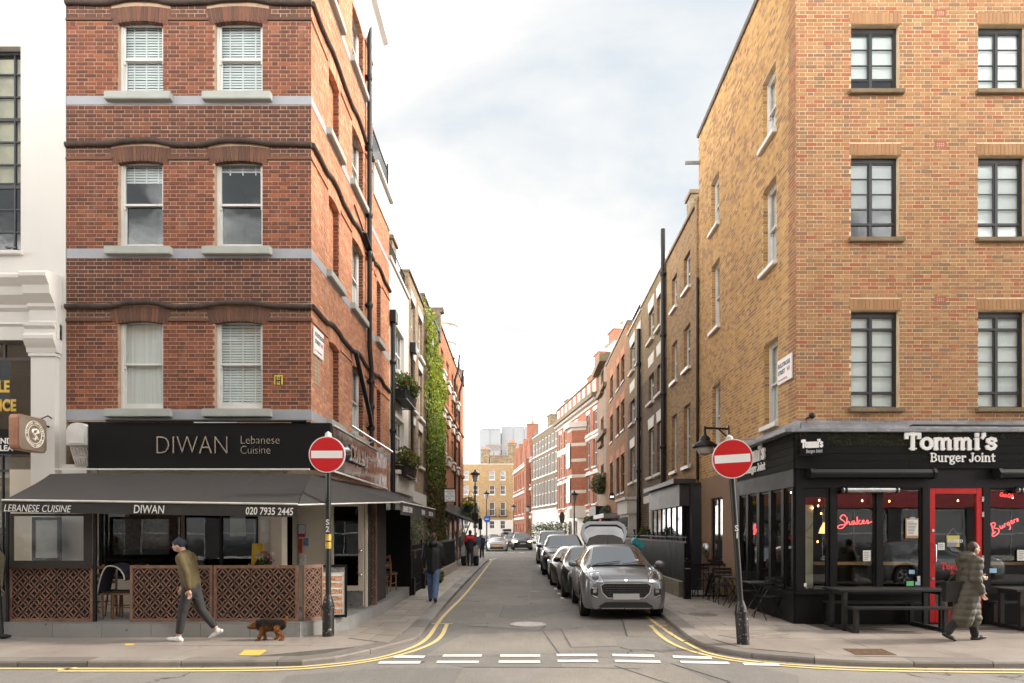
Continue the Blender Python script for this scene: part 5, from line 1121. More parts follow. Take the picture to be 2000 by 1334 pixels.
# neon words
def neon(name, lab, strokes, m, r=.011, mat=None):
 t = thing(name, lab, 'neon sign', m.to_translation())
 for st in strokes:
  q = [m @ Vector((p[0], p[1], 0)) for p in smooth_path([Vector((a, b)) for a, b in st], 2)]
  mb = MB(); mb.tube(q, r, 6); mb.build('neon_tube', mat or NEON, t, smooth=True)
SHAKES = [[(1.35, 2.0), (1.1, 2.45), (.5, 2.2), (.35, 1.75), (.85, 1.45), (1.25, 1.0), (.9, .25), (.1, .05), (-.25, .45), (.3, .75), (1.3, .7)],
          [(1.55, 1.9), (1.35, .6), (1.6, 1.25), (1.85, 1.2), (1.85, .65), (2.1, .7)], [(2.75, 1.2), (2.35, 1.2), (2.2, .75), (2.5, .6), (2.8, 1.15), (2.8, .65), (3.05, .7)],
          [(3.25, 1.9), (3.15, .6)], [(3.7, 1.3), (3.2, .95), (3.7, .6), (3.95, .75)], [(3.95, .8), (4.4, 1.1), (4.2, 1.3), (3.98, 1.0), (4.2, .6), (4.6, .8)], [(4.65, .85), (4.95, 1.3), (5.05, .8), (4.75, .55), (5.3, .8), (5.7, .95)]]
BURG = [[(.3, 2.6), (.2, 1.6), (.0, .6)], [(-1.0, .4), (-.6, 1.7), (.4, 2.7), (1.2, 2.3), (.3, 1.6), (1.3, 1.2), (1.0, .4), (-.2, .1), (-.4, .6), (.5, .9)], [(1.6, 1.6), (1.55, 1.0), (1.95, 1.0), (2.1, 1.6), (2.1, 1.0)], [(2.4, 1.0), (2.5, 1.6), (2.8, 1.5)], [(3.4, 1.6), (3.0, 1.5), (3.0, 1.05), (3.4, 1.2), (3.4, 1.6), (3.35, .4), (2.95, .3)], [(3.65, 1.3), (4.1, 1.45), (3.9, 1.75), (3.65, 1.4), (3.85, 1.05), (4.2, 1.2)], [(4.3, 1.1), (4.4, 1.65), (4.75, 1.6)], [(4.85, 1.2), (5.1, 1.75), (5.15, 1.2), (4.85, 1.1)]]
def nm(px, py, D, s, rot): return Matrix.Translation(P(px, py, D)) @ Matrix.Rotation(R(90), 4, 'X') @ Matrix.Rotation(R(rot), 4, 'Z') @ Matrix.Scale(s, 4)
neon('neon_sign', 'red neon script word Shakes in the window left of the red door', SHAKES, nm(1638, 1034, DT + .10, .115, 4), .007); neon('neon_sign', 'red neon script word Burgers in the window right of the red door', BURG, nm(1943, 1049, DT + .10, .105, 22), .007)
t = thing('neon_sign', 'small red neon drink sign high in the window at the right edge', 'neon sign', P(1967, 966, DT + .1)); text('neon_tube', 'Coca-Cola', Matrix.Translation(P(1952, 969, DT + .1)) @ Matrix.Rotation(R(90), 4, 'X') @ Matrix.Rotation(R(-8), 4, 'Z'), .11, emit('dim red neon', (1, .03, .03), 2.2), t, .004, shear=.3, squash=.55, off=.002)
u = FTs.up(1471); neon('neon_sign', 'pinkish red neon script glowing behind the side street windows', BURG, facing(FTs, u - .3, 1.75, -.12) @ Matrix.Scale(.10, 4), .010)
# string of warm bulbs
BULB = emit('warm bulb', (1, .48, .14), 9.0); st = thing('string_lights', 'string of warm filament bulbs hung across the dark restaurant windows', 'string lights', P(1700, 975, DT + .4)); bp_ = [(1545, 962), (1556, 978), (1573, 966), (1600, 977), (1598, 988), (1604, 1003), (1568, 1047), (1597, 1058), (1632, 969), (1684, 978), (1737, 979), (1871, 978), (1978, 972), (1587, 992)]
mb = MB(); mb.tube(smooth_path([P(a, b - 5, DT + .4) for a, b in ((1540, 955), (1556, 975), (1573, 962), (1600, 973), (1632, 964), (1684, 973), (1737, 974), (1871, 973), (1978, 967))], 1), .004, 4); mb.tube([P(1567, 1046, DT + .24), P(1585, 1026, DT + .24), P(1604, 998, DT + .24), P(1604, 968, DT + .3)], .004, 4); mb.tube([P(1567, 1046, DT + .24), P(1597, 1056, DT + .24), P(1610, 1070, DT + .24)], .004, 4); mb.build('cable', IRON, st)
for a, b in bp_: mb = MB(); mb.ball(P(a, b, DT + .22), (.013, .013, .02), 8, 6); mb.build('bulb', BULB, st, smooth=True)
t = thing('pendant_lamp', 'small pale cone pendant lamp glowing in the corner window', 'lamp', P(1609, 1038, DT + .6)); mb = MB(); c = P(1609, 1042, DT + .6); mb.lathe([(.10, 0), (.07, .10), (.02, .2), (.015, .22)], c, 14); mb.build('lamp_shade', emit('lit lamp shade', (1, .55, .22), .8, (.5, .4, .3)), t, smooth=True); mb = MB(); mb.tube([c + Vector((0, 0, .2)), c + Vector((.0, 0, 1.0))], .006, 5); mb.build('cord', IRON, t)
# retractable awning cassettes and heaters
for a, b, lb in ((1576, 1830, 'long black folded awning box over the windows left of the red door'), (1938, 2150, 'black folded awning box over the windows right of the red door')):
 t = thing('awning_cassette', lb, 'awning', (xt((a + b) / 2), DT - .15, zt_(927))); mb = MB(FT); q = [(-.04, zt_(917)), (-.22, zt_(918)), (-.27, zt_(926)), (-.25, zt_(934)), (-.10, zt_(936)), (-.04, zt_(933))]; mb.prism(q, xt(a), xt(b) - .2, ax='x'); mb.build('cassette', BLK, t, bevel=.01)
 for e in (a, b - 18): mb = MB(FT); mb.prism([(p[0] * 1.05 + .002, p[1] - .012 if p[1] < zt_(926) else p[1] + .008) for p in q], xt(e) - .03, xt(e) + .03, ax='x'); mb.build('end_cap', BLK, t)
for a, b, lb in ((1640, 1748, 'silver tube heater over the shakes window'), (1978, 2080, 'silver tube heater cut by the right edge of the photo')):
 t = thing('patio_heater', lb, 'heater', (xt((a + b) / 2), DT - .12, zt_(958))); mb = MB(FT); mb.tube([(xt(a), -.12, zt_(958)), (xt(b), -.12, zt_(958))], .055, 12); mb.build('heater_tube', STEEL, t, smooth=True); mb = MB(FT)
 for x in (a + 5, b - 5): mb.cyl((xt(x) - .02, -.12, zt_(958)), (xt(x) + .02, -.12, zt_(958)), .065); mb.bar((xt(x), -.12, zt_(958)), (xt(x), -.02, zt_(951)), .03)
 mb.build('bracket', IRON, t)
# picnic tables
BLKW = M('chipped black stained wood', (.016, .015, .014), .5, var=.4, scale=4, col2=(.10, .085, .065), thr=(.66, .74), bmp=.4, bscale=30, stretch=(.5, 3, 3))
def picnic(x, lab):
 t = thing('picnic_table', lab, 'picnic table', (x, 12.32, PZ), 'black picnic tables outside the burger restaurant')
 for k in range(5): mb = MB(); y = 12.04 + k * .135; mb.box(x - .98 + random.uniform(-.006, .006), x + .98, y, y + .128, .775, .812); mb.build('plank', BLKW, t, bevel=.004)
 for yy, nm_ in ((11.78, 'seat'), (12.76, 'seat')):
  for k in range(2): mb = MB(); mb.box(x - .85, x + .9, yy + k * .14, yy + k * .14 + .133, .485, .522); mb.build('plank', BLKW, t, bevel=.004)
 for sx in (-.86, .86):
  for y in (12.1, 12.6): mb = MB(); mb.box(x + sx - .04, x + sx + .04, y - .035, y + .035, PZ, .775); mb.build('leg', BLKW, t, bevel=.004)
  for y in (11.86, 12.9): mb = MB(); mb.box(x + sx * .9 - .04, x + sx * .9 + .04, y - .035, y + .035, PZ, .485); mb.build('leg', BLKW, t, bevel=.004)
  mb = MB(); mb.box(x + sx * .95 - .03, x + sx * .95 + .03, 11.8, 12.96, PZ, PZ + .06); mb.box(x + sx - .03, x + sx + .03, 12.06, 12.66, .715, .774); mb.build('crossbar', BLKW, t, kind='stuff')
picnic(6.62, 'black picnic table with benches left of the red door'); picnic(9.75, 'black picnic table cut off by the right edge of the photo')
# folding tables and chairs by the side windows
CH = M('black folding chair paint', (.014, .014, .015), .45, var=.2)
def bistro_table(x, y, lab):
 t = thing('bistro_table', lab, 'table', (x, y, PZ), 'folding tables on the right hand pavement'); mb = MB(); mb.box(x - .26, x + .26, y - .27, y + .27, .76, .785); mb.build('table_top', M('dark grey table top', (.06, .058, .056), .4), t, bevel=.005)
 for sy in (-.22, .22):
  for s in (-1, 1): mb = MB(); mb.bar((x - .22 * s, y + sy, PZ), (x + .2 * s, y + sy, .76), .018); mb.build('leg', CH, t)
def folding_chair(x, y, rz, lab):
 t = thing('folding_chair', lab, 'chair', (x, y, PZ), 'folding chairs on the right hand pavement'); m = Matrix.Translation((x, y, PZ)) @ Matrix.Rotation(rz, 4, 'Z')
 for k in range(6): mb = MB(m); mb.box(-.19 + k * .066, -.19 + k * .066 + .05, -.2, .2, .44, .458); mb.build('slat', CH, t)
 for s in (-.21, .21): mb = MB(m); mb.bar((s, -.24, 0), (s, .2, .62), .016); mb.bar((s, .2, .62), (s, .28, .86), .016); mb.build('leg', CH, t); mb = MB(m); mb.bar((s * .88, .26, 0), (s * .88, -.2, .45), .016); mb.build('leg', CH, t)
 for z in (.62, .72, .8): mb = MB(m); mb.box(-.21, .21, .20 + (z - .62) * .33, .215 + (z - .62) * .33, z, z + .06); mb.build('back_slat', CH, t)
for y, lab in ((14.35, 'folding table nearest the corner of the burger restaurant'), (15.9, 'middle folding table behind the leaning signpost'), (17.7, 'farthest folding table beside the brown rendered wall')): bistro_table(5.02, y, lab)
for x, y, rz, lab in ((5.02, 13.75, 180, 'black folding chair nearest the corner with its back to the street'), (5.05, 15.05, 0, 'black folding chair between the first and second folding tables'), (5.0, 16.6, 0, 'black folding chair just beyond the middle folding table'), (5.0, 17.1, 180, 'black folding chair before the farthest folding table'), (4.98, 18.5, 0, 'farthest black folding chair next to the sloping rail')): folding_chair(x, y, R(rz) + random.uniform(-.2, .2), lab)
# brown rendered part of the side wall
BRN = M('brown render', (.26, .165, .10), .85, var=.1, scale=1.5, bmp=.2, bscale=40); FBr = Frame((XR - .035, DR), (-.01125, -1)); ua, ub = FBr.up(1371), FBr.up(1441); bw = (FBr.up(1388), FBr.up(1411), FBr.zp(1411, 1096), FBr.zp(1411, 970))
mb = MB(FBr); wallmesh(mb, ua, ub, 0, 3.36, [bw], .09); mb.box(ua - .001, ua, 0, .05, 0, 3.36); mb.build('rendered_wall', BRN, stock, fix=False)
mb = MB(FBr); ring_frame(mb, bw[0] + .001, bw[1] - .001, bw[2], bw[3], .05, .1, .06, .06, .06); m_ = (bw[0] + bw[1]) / 2; mb.box(m_ - .025, m_ + .025, .05, .1, bw[2], bw[3]); o = mb.build('window', BLK, stock); g = MB(FBr); g.box(bw[0] + .05, bw[1] - .05, .07, .076, bw[2] + .05, bw[3] - .05); g.build('pane', GLFAR, o, fix=False); mb = MB(FBr); mb.box(bw[0] - .08, bw[1] + .08, -.07, .06, bw[2] - .07, bw[2]); mb.build('sill', BLK, o)
t = thing('extractor_vent', 'round grey metal vent cover on the brown wall', 'vent', FBr.w(FBr.up(1377), 0, FBr.zp(1377, 1073))); u, z = FBr.uz(1378, 1073, .05); mb = MB(FBr); mb.tube([(u, .0, z), (u, -.05, z), (u, -.1, z), (u, -.12, z)], [.2, .2, .17, .05], 18); mb.build('cover', STEEL, t, smooth=True)
t = thing('handrail', 'sloping black handrail against the brown rendered wall', 'handrail', FBr.w(ub - 2, -.2, PZ)); u0, z0 = FBr.uz(1377, 1163, .3); u1, z1 = FBr.uz(1394, 1110, .3); mb = MB(FBr); mb.bar((u0, -.3, PZ), (u1, -.3, z1), .05); mb.bar((u1, -.3, z1), (u1 + .12, -.3, z1), .05); mb.bar((u1, -.3, z1 - .1), (u1, -.3, PZ), .03); mb.build('rail', IRON, t)
# swan neck wall lamp
t = thing('wall_lamp', 'black swan neck wall lamp with a glass bowl above the right no entry sign', 'lamp', P(1428, 845, 17.2)); W = Vector((XR + .03, 17.6, 0)); zl = P(0, 838, 17.6).z
mb = MB(); mb.box(W.x - .02, W.x + .05, W.y - .06, W.y + .06, zl - .35, zl + .08); mb.bar((W.x, W.y, zl), (W.x - .62, W.y, zl + .03), .05); mb.bar((W.x - .02, W.y, zl - .22), (W.x - .25, W.y, zl), .03); mb.build('bracket', IRON, t)
c = (W.x - .60, W.y, zl - .52); mb = MB(); mb.lathe([(.01, .60), (.03, .58), (.035, .42), (.05, .36), (.12, .30), (.14, .22), (.30, .12), (.32, .06), (.30, .04), (.02, .05)], c, 20); mb.build('lamp_hood', IRON, t, smooth=True); mb = MB(); mb.lathe([(.22, .05), (.22, .0), (.16, -.12), (.02, -.17)], c, 18); mb.build('glass_bowl', M('frosted lamp bowl', (.5, .5, .46), .25, var=.1), t, smooth=True)
# ---------------------------------------------------------------- no entry signs on their posts
CHIP = M('chipped black post paint', (.014, .014, .014), .4, var=.3, scale=6, col2=(.45, .43, .40), thr=(.60, .64), bmp=.3, bscale=50); CHIPL = M('black post paint', (.014, .014, .014), .38, var=.3, scale=6, col2=(.25, .24, .22), thr=(.72, .76), bmp=.2, bscale=50)
def no_entry(base, top, lab, num, yaw, band):
 b, tp = Vector(base), Vector(top); t = thing('no_entry_sign', lab, 'road sign', base, 'no entry signs at the street corners'); d = (tp - b); mb = MB(); k = .50 / d.z
 mb.tube([b, b + d * k, b + d * (k + .03), b + d * (k + .06)], [.098, .098, .08, .05], 16); mb.tube([b + d * (k - .015), b + d * (k + .005)], [.105, .105], 16); mb.build('post_base', CHIP, t, smooth=True)
 mb = MB(); mb.tube([b + d * k, b + d], .046, 12); mb.build('post', CHIPL, t, smooth=True); mb = MB(); mb.tube([b + d, b + d * 1.012, b + d * 1.03, b + d * 1.04], [.05, .06, .05, .01], 10); mb.build('finial', M('pale post cap', (.5, .5, .48), .5), t, smooth=True)
 c = b + d * .92 + Vector((0, -.085, 0)); m = Matrix.Translation(c) @ Matrix.Rotation(yaw, 4, 'Z') @ Matrix.Rotation(R(90), 4, 'X') @ Matrix.Rotation(math.atan2(-d.x, d.z) * .5, 4, 'Z')
 mb = MB(m); mb.lathe([(.305, -.03), (.305, .0), (.01, .0)], n=40); mb.build('sign_back', M('white sign rim', (.74, .73, .72), .5), t); mb = MB(m); mb.lathe([(.288, -.01), (.288, .003), (.01, .003)], n=40); mb.build('red_disc', SIGNRED, t); mb = MB(m); mb.box(-.262, .262, -.062, .062, .0, .006); mb.build('white_bar', WHITE, t)
 mb = MB(m); mb.box(-.06, .06, -.15, -.12, -.08, -.03); mb.box(-.06, .06, .12, .15, -.08, -.03); mb.build('bracket', STEEL, t)
 for s, f in zip(num, (.565, .53)): p = b + d * f + Vector((0, -.049, 0)); text('lettering', s, Matrix.Translation(p) @ Matrix.Rotation(R(90), 4, 'X'), .13, WHITE, t, .001, align='CENTER', off=.003)
 if band:
  for f in (.485, .445): p0, p1 = b + d * f, b + d * (f + .033); mb = MB(); mb.tube([p0, p1], .05, 12); mb.build('yellow_band', M('yellow sticker', (.62, .42, .08), .5, var=.3, scale=20), t)
zt2 = P(0, 858, 11.5).z
no_entry((-3.225, 11.5, PZ), (-3.225, 11.5, zt2), 'round red no entry sign on the upright black post by the lattice terrace', 'S2', R(0), True); no_entry((3.50, 10.68, PZ), (P(1425, 870, 10.55).x, 10.55, P(0, 866, 10.6).z), 'round red no entry sign on the leaning black post before the burger restaurant', 'S1', R(-14), False)
# ---------------------------------------------------------------- houses along the side street
BW = brick_wall
BR_L3 = BW('pale brown brickwork', [(.36, .26, .17), (.40, .29, .19), (.31, .22, .15), (.26, .19, .13)], (.44, .37, .28), .25)
BR_L4 = BW('grey brown brickwork', [(.20, .15, .11), (.24, .18, .13), (.17, .13, .10)], (.3, .26, .21), .3)
BR_OR = BW('orange red brickwork', [(.46, .17, .075), (.50, .20, .09), (.41, .15, .07), (.37, .14, .07)], (.5, .33, .22), .12)
BR_R2 = BW('amber stock brickwork', [(.36, .225, .10), (.40, .25, .115), (.32, .19, .09), (.25, .155, .085)], (.42, .33, .21), .22)
BR_R3 = BW('dark brown brickwork', [(.12, .075, .05), (.15, .09, .06), (.10, .065, .045), (.17, .11, .075)], (.36, .29, .21), .15)
BR_R3T = BW('tan upper brickwork', [(.26, .18, .095), (.29, .20, .11), (.22, .15, .085)], (.36, .29, .19), .25)
BR_R4 = BW('orange brown brickwork', [(.33, .17, .085), (.37, .20, .10), (.29, .15, .08), (.35, .16, .08)], (.38, .27, .17), .2)
BR_R6 = BW('bright red brickwork', [(.40, .145, .08), (.44, .165, .095), (.36, .13, .075)], (.48, .28, .2), .08)
BR_R7 = BW('olive brown brickwork', [(.19, .145, .095), (.22, .17, .11), (.16, .12, .08)], (.27, .23, .17), .25)
BR_R8 = BW('crimson brickwork', [(.30, .115, .07), (.34, .135, .085), (.26, .10, .065)], (.34, .2, .14), .12)
BR_END = BW('yellow london brickwork', [(.43, .29, .14), (.47, .32, .16), (.38, .25, .125), (.33, .22, .12)], (.46, .37, .24), .12)
BR_CH = BW('sooty chimney brickwork', [(.20, .145, .085), (.27, .20, .12), (.13, .095, .06), (.32, .25, .15)], (.4, .34, .25), .3)
STONE = M('pale stone dressing', (.62, .57, .50), .8, var=.12, scale=2, col2=(.45, .4, .34), thr=(.6, .8)); SLATE = M('grey roof slate', (.14, .15, .17), .6, var=.25, scale=4); TERR = M('terracotta pot', (.50, .20, .10), .8, var=.2, scale=4)
CRM = M('cream window surround', (.66, .62, .54), .7, var=.06, scale=2)
def house(lab, fr, u0, u1, zt, mat, wins, depth=7.0, z0=0.0, name='terrace_house', top=None, base=None, d=.12, wkw=None, lint=None, cop=.10, zm=None):
 """a terrace house: walls with window openings, coping, windows; wins = [(u0, u1, z0, z1)]"""
 t = thing(name, lab, 'house', fr.w((u0 + u1) / 2, 0, 0)); wins = [(min(a, b), max(a, b), c, e) for a, b, c, e in wins]
 def walls(za, zb, m):
  mb = MB(fr); wallmesh(mb, u0, u1, za, zb, [w for w in wins if za <= (w[2] + w[3]) / 2 < zb], d)
  for u in (u0, u1): mb.add([(u, 0, za), (u, depth, za), (u, depth, zb), (u, 0, zb)], [(0, 1, 2, 3)])
  mb.add([(u0, depth, za), (u1, depth, za), (u1, depth, zb), (u0, depth, zb)], [(0, 1, 2, 3)])
  if zb == zt: mb.add([(u0, 0, zb), (u1, 0, zb), (u1, depth, zb), (u0, depth, zb)], [(0, 1, 2, 3)])
  mb.build('wall', m, t, fix=False)
 cutz = [z0] + ([base[0]] if base else []) + ([zm[0]] if zm else []) + [zt]; ms = ([base[1]] if base else []) + [mat] + ([zm[1]] if zm else [])
 for a, b, m in zip(cutz, cutz[1:], ms): walls(a, b, m)
 if cop: mb = MB(fr); mb.box(u0 - .01, u1 + .01, -.06, .3, zt, zt + cop); mb.build('coping', top or STN, t)
 for w in wins:
  far_window(fr, t, *w, d=d, **(wkw or {}))
  if lint: mb = MB(fr); mb.prism([(w[0], w[3] + .002), (w[1], w[3] + .002), (w[1] + .12, w[3] + lint[0]), (w[0] - .12, w[3] + lint[0])], -.02, .02); mb.build('lintel', lint[1], t)
 return t
def wgrid(fr, colpx, near, rowpy):
 """openings from the pixels of their jambs; heights are read at the column near"""
 cs = [(fr.up(a), fr.up(b)) for a, b in colpx]; return [(min(c), max(c), fr.zp(near, yb), fr.zp(near, ya)) for c in cs for ya, yb in rowpy]
def chimney(t, fr, u0, u1, y0, y1, z0, z1, mat, pots=3, name='chimney'):
 mb = MB(fr); mb.box(u0, u1, y0, y1, z0, z1); o = mb.build(name, mat, t); mb = MB(fr); mb.box(u0 - .07, u1 + .07, y0 - .07, y1 + .07, z1, z1 + .14); mb.build('chimney_cap', STN, o)
 for k in range(pots): mb = MB(); p = fr.w(u0 + (u1 - u0) * (k + .5) / pots, (y0 + y1) / 2, z1 + .14); mb.lathe([(.13, 0), (.11, .45), (.13, .47), (.13, .5), (.09, .5)], p, 10); mb.build('chimney_pot', TERR, o, smooth=True)
U = FLs.up
# left side
w2 = [(U(772.5), U(789), FLs.zp(772.5, 722), FLs.zp(772.5, 634)), (U(772.5), U(789), FLs.zp(772.5, 880), FLs.zp(772.5, 812))]
h = house('white stucco house with two flower boxes next to the red brick corner building', FLs, U(760) + .02, U(798), 10.1, WSTUC, w2, wkw={'bars': 2}, top=WSTUC, base=(3.0, M('grey shop render', (.30, .29, .28), .7)))
mb = MB(FLs)
for z in (10.35, 10.95): mb.bar((U(760), .15, z), (U(798), .15, z), .03)
u = U(760) + .1
while u < U(798): mb.bar((u, .15, 10.15), (u, .15, 10.95), .018); u += .15
mb.build('roof_railing', IRON, h); mb = MB(FLs); mb.box(U(763), U(797), -.22, .0, 3.05, 3.6); mb.box(U(762), U(798), -.3, 0, 3.6, 3.72); mb.build('shop_fascia', WSTUC, h)
pipe(FLs, h, [(U(762), -.09, 8.2), (U(762), -.09, .1)], .07, clips=[(U(762), -.09, z) for z in (7, 4.9, 2.8)]); mb = MB(FLs); mb.box(U(760) + .0, U(765), -.2, -.02, 8.2, 8.55); mb.build('hopper', IRON, h)
w3 = wgrid(FLs, [(802.5, 811), (817, 825)], 802.5, [(582, 668), (694, 796), (824, 900)])
h = house('pale brown brick house with white window lintels beyond the white stucco house', FLs, U(798) + .01, U(827), 11.1, BR_L3, w3, lint=(.3, WPAINT))
chimney(h, FLs, U(798.5), U(798.5) + .9, .6, 3.0, 11.1, 12.3, BR_CH, 1); chimney(h, FLs, U(798) - .7, U(798) - .02, 1.6, 3.2, 9.5, 13.4, BR_CH, 0); chimney(h, FLs, U(792) - .7, U(792) - .05, 3.4, 5.0, 9.5, 15.2, BR_CH, 0)
pipe(FLs, h, [(U(801), -.08, 8.3), (U(801), -.08, 3.5)], .05); mb = MB(FLs); mb.box(U(800), U(803.5), -.22, -.02, 8.3, 8.65); mb.build('hopper', IRON, h); mb = MB(FLs); mb.box(U(799), U(826), -.15, 0, 2.6, 3.3); mb.build('shop_fascia', WSTUC, h)
h = house('narrow brown brick house almost hidden under green creeper', FLs, U(827) + .01, U(857), 11.6, BR_L4, [], top=SLATE)
mb = MB(FLs); mb.prism([(-.1, 11.2), (-.1, 12.6), (-.25, 12.65), (-.25, 12.85), (.4, 12.85), (1.6, 13.7), (3.2, 14.1), (3.2, 11.2)], U(856), U(858), ax='x'); mb.build('gable_wall', BR_L4, h)
pipe(FLs, h, [(U(833), -.16, 9.8), (U(833), -.16, 2)], .06); mb = MB(FLs); mb.box(U(831.5), U(835), -.26, -.06, 9.8, 10.15); mb.build('hopper', IRON, h)
w5 = wgrid(FLs, [(861, 866), (872, 876.5), (882, 885.5), (891, 894)], 861, [(676, 720), (745, 795), (830, 880)])
h = house('orange red victorian brick house with a white round turret at its roof', FLs, U(857.5), U(905), 12.2, BR_OR, w5, wkw={'paint': WPAINT, 'sill': .2}, top=SLATE, base=(3.4, M('dark shop render', (.06, .055, .055), .6)))
for w_ in w5: mb = MB(FLs); mb.prism([(w_[0] - .15, w_[2] - .5), (w_[1] + .15, w_[2] - .5), (w_[1] + .2, w_[2] - .28), ((w_[0] + w_[1]) / 2, w_[2] - .1), (w_[0] - .2, w_[2] - .28)], -.14, 0); mb.build('window_pediment', STONE, h)
for z in (8.5, 5.6): mb = MB(FLs); mb.box(U(857.5), U(905), -.1, 0, z, z + .18); mb.build('string_course', BR_OR, h)
p = FLs.w(U(884), .55, 0); mb = MB(); mb.lathe([(.72, 12.2), (.72, 13.0), (.78, 13.05), (.85, 13.5), (.85, 14.0), (.95, 14.1), (.95, 14.2), (.05, 14.3)], p, 20); mb.build('turret', STONE, h, smooth=True)
for px, zt in ((885, 12.6), (893.5, 12.4)): u = U(px); pipe(FLs, h, [(u + .3, -.35, zt), (u + .25, -.3, zt - .9), (u, -.12, zt - 1.6), (u, -.12, 3.4)], .07)
mb = MB(FLs); mb.prism([(0, 0), (.4, 1.6), (.8, 0)], -.1, .1, MB().m) if 0 else mb.box(U(899), U(905), -.1, .4, 12.2, 12.9); mb.bar((U(900), .1, 12.9), (U(900), .1, 14.0), .1); mb.bar((U(903), .1, 12.9), (U(903), .1, 13.6), .08); mb.build('finial', BR_L4, h)
# shopfronts below it: glazing, green door, awning, hanging barber sign
gf = FLs.w(U(868), 0, 0)
for a, b, m_, nm_ in ((860, 864, M('green door paint', (.06, .20, .12), .5), 'door'), (866, 873, GLFAR, 'shop_window'), (875, 882, GLFAR, 'shop_window'), (884, 891, GLFAR, 'shop_window'), (893, 900, GLFAR, 'shop_window')): mb = MB(FLs); mb.box(U(a), U(b), -.06, 0, .5, 2.7); mb.build(nm_, m_, h)
for a, b in ((864.2, 865.8), (873.2, 874.8), (882.2, 883.8), (891.2, 892.8)): mb = MB(FLs); mb.box(U(a), U(b), -.12, 0, .08, 2.9); mb.build('shopfront_post', WPAINT if a < 880 else STONE, h)
mb = MB(FLs); mb.box(U(859), U(903), -.2, 0, 2.75, 3.35); mb.build('shop_fascia', M('dark green fascia', (.03, .06, .05), .5), h)
t = thing('awning', 'small dark striped awning over the green shop beyond the creeper', 'awning', FLs.w(U(880), -.6, 2.6)); mb = MB(FLs); mb.prism([(-.05, 2.95), (-1.3, 2.45), (-1.3, 2.35), (-.05, 2.85)], U(862), U(898), ax='x'); mb.build('canopy', FAB, t)
t = thing('hanging_sign', 'square white hanging sign of the barber with black capitals beyond the creeper', 'sign', P(878, 967, 33)); Fh = Frame((P(867, 0, 33).x, 33), (1, .1)); wd = (890 - 867) / F * 33; zz0, zz1 = P(0, 981, 33).z, P(0, 955, 33).z
mb = MB(Fh); mb.box(0, wd, -.03, .03, zz0, zz1); mb.build('case', BLK, t); mb = MB(Fh); mb.box(.03, wd - .03, -.036, -.028, zz0 + .03, zz1 - .03); mb.build('sign_face', M('lit sign face', (.72, .73, .72), .5), t)
for k, s in enumerate(('HAIRDRESSING', 'AND', 'GROOMING', 'FOR', 'GENTLEMEN')): text('lettering', s, facing(Fh, wd / 2, zz1 - .15 - k * .113, .038), .085, SIGNBLK, t, .001, align='CENTER', squash=.85)
mb = MB(Fh); mb.bar((-.9, 0, zz1 + .03), (wd, 0, zz1 + .03), .03); mb.build('bracket', IRON, t)
# right side
V = FRs.up
w_ = wgrid(FRs, [(1335.5, 1348), (1312, 1322)], 1348, [(486, 556), (629, 714), (786, 908)])
h = house('amber brick house with round headed sash windows above the black bay shopfront', FRs, V(1302) , V(1365.5) , FRs.zp(1365, 392), BR_R2, w_, wkw={'bars': 0, 'sill': .1}); V0 = V(1365.5)
for u in (V(1365.5) - .15,): mb = MB(FRs); mb.box(u - .12, u + .12, -.07, 0, 3, FRs.zp(1365, 392)); mb.build('brick_pier', BR_R2, h)
chimney(h, FRs, V(1309), V(1309) + 1.0, .5, 2.5, FRs.zp(1365, 392), FRs.zp(1365, 392) + .9, BR_CH, 2)
pipe(FRs, h, [(V(1300), -.1, 13.2), (V(1300), -.1, 3.2)], .085, clips=[(V(1300), -.1, z) for z in (11.5, 9.2, 7, 5)]); pipe(FRs, h, [(V(1366), -.06, 9.5), (V(1366), -.06, 3.4)], .04, 'cable')
# black bay shopfront
zf0, zf1 = 2.62, 3.3; ua, ub = V(1296), V(1362)
mb = MB(FRs); mb.box(ua, ub, -.55, 0, zf0, zf1); mb.box(ua - .1, ub + .1, -.75, 0, zf1, zf1 + .14); mb.build('shop_fascia', M('charcoal fascia paint', (.055, .052, .052), .5), h)
mb = MB(FRs); n = 6
for k in range(n + 1): u = ua + .1 + (ub - ua - .2) * k / n; mb.box(u - .04, u + .04, -.45, -.36, .6, zf0)
mb.box(ua + .05, ub - .05, -.5, 0, .1, .62); mb.build('bay_frame', BLK, h)
g = MB(FRs); g.box(ua + .1, ub - .1, -.42, -.41, .6, zf0); g.build('pane', GLFAR, h, fix=False)
for px in (1357, 1368): mb = MB(FRs); u = V(px); mb.box(u - .12, u + .12, -.3, 0, 0, 3.3); mb.build('shop_pilaster', M('dark blue black paint', (.018, .018, .024), .5), h)
def brown(lab, a, b, yt, cols_, near, pys, bay=None):
 z = FRs.zp(b, yt); h = house(lab, FRs, V(a) + .01, V(b) - .01, z, BR_R3, wgrid(FRs, cols_, near, pys), lint=(.45, CRM), wkw={'paint': CRM, 'sill': .14, 'bars': 1}, top=STONE, zm=(z - 3.6, BR_R3T))
 for px in (a + (b - a) * .35, a + (b - a) * .72): mb = MB(FRs); mb.prism([(V(px) - .5, z + .1), (V(px) + .5, z + .1), (V(px) + .5, z + 1.0), (V(px), z + 1.3), (V(px) - .5, z + 1.0)], .9, 3); mb.build('dormer', SLATE, h); mb = MB(FRs); mb.box(V(px) - .35, V(px) + .35, .86, .9, z + .2, z + .95); mb.build('dormer_window', WPAINT, h)
 mb = MB(FRs); mb.prism([(.5, z), (2.2, z + 2.0), (6.9, z + 2.0), (6.9, z)], V(a) + .02, V(b) - .02, ax='x'); mb.build('roof', SLATE, h)
 return h
h = brown('dark brown brick house with cream window lintels behind the open tailgate', 1253, 1299.5, 510, [(1283.5, 1294), (1267, 1277)], 1294, [(566, 632), (684, 764), (818, 922)])
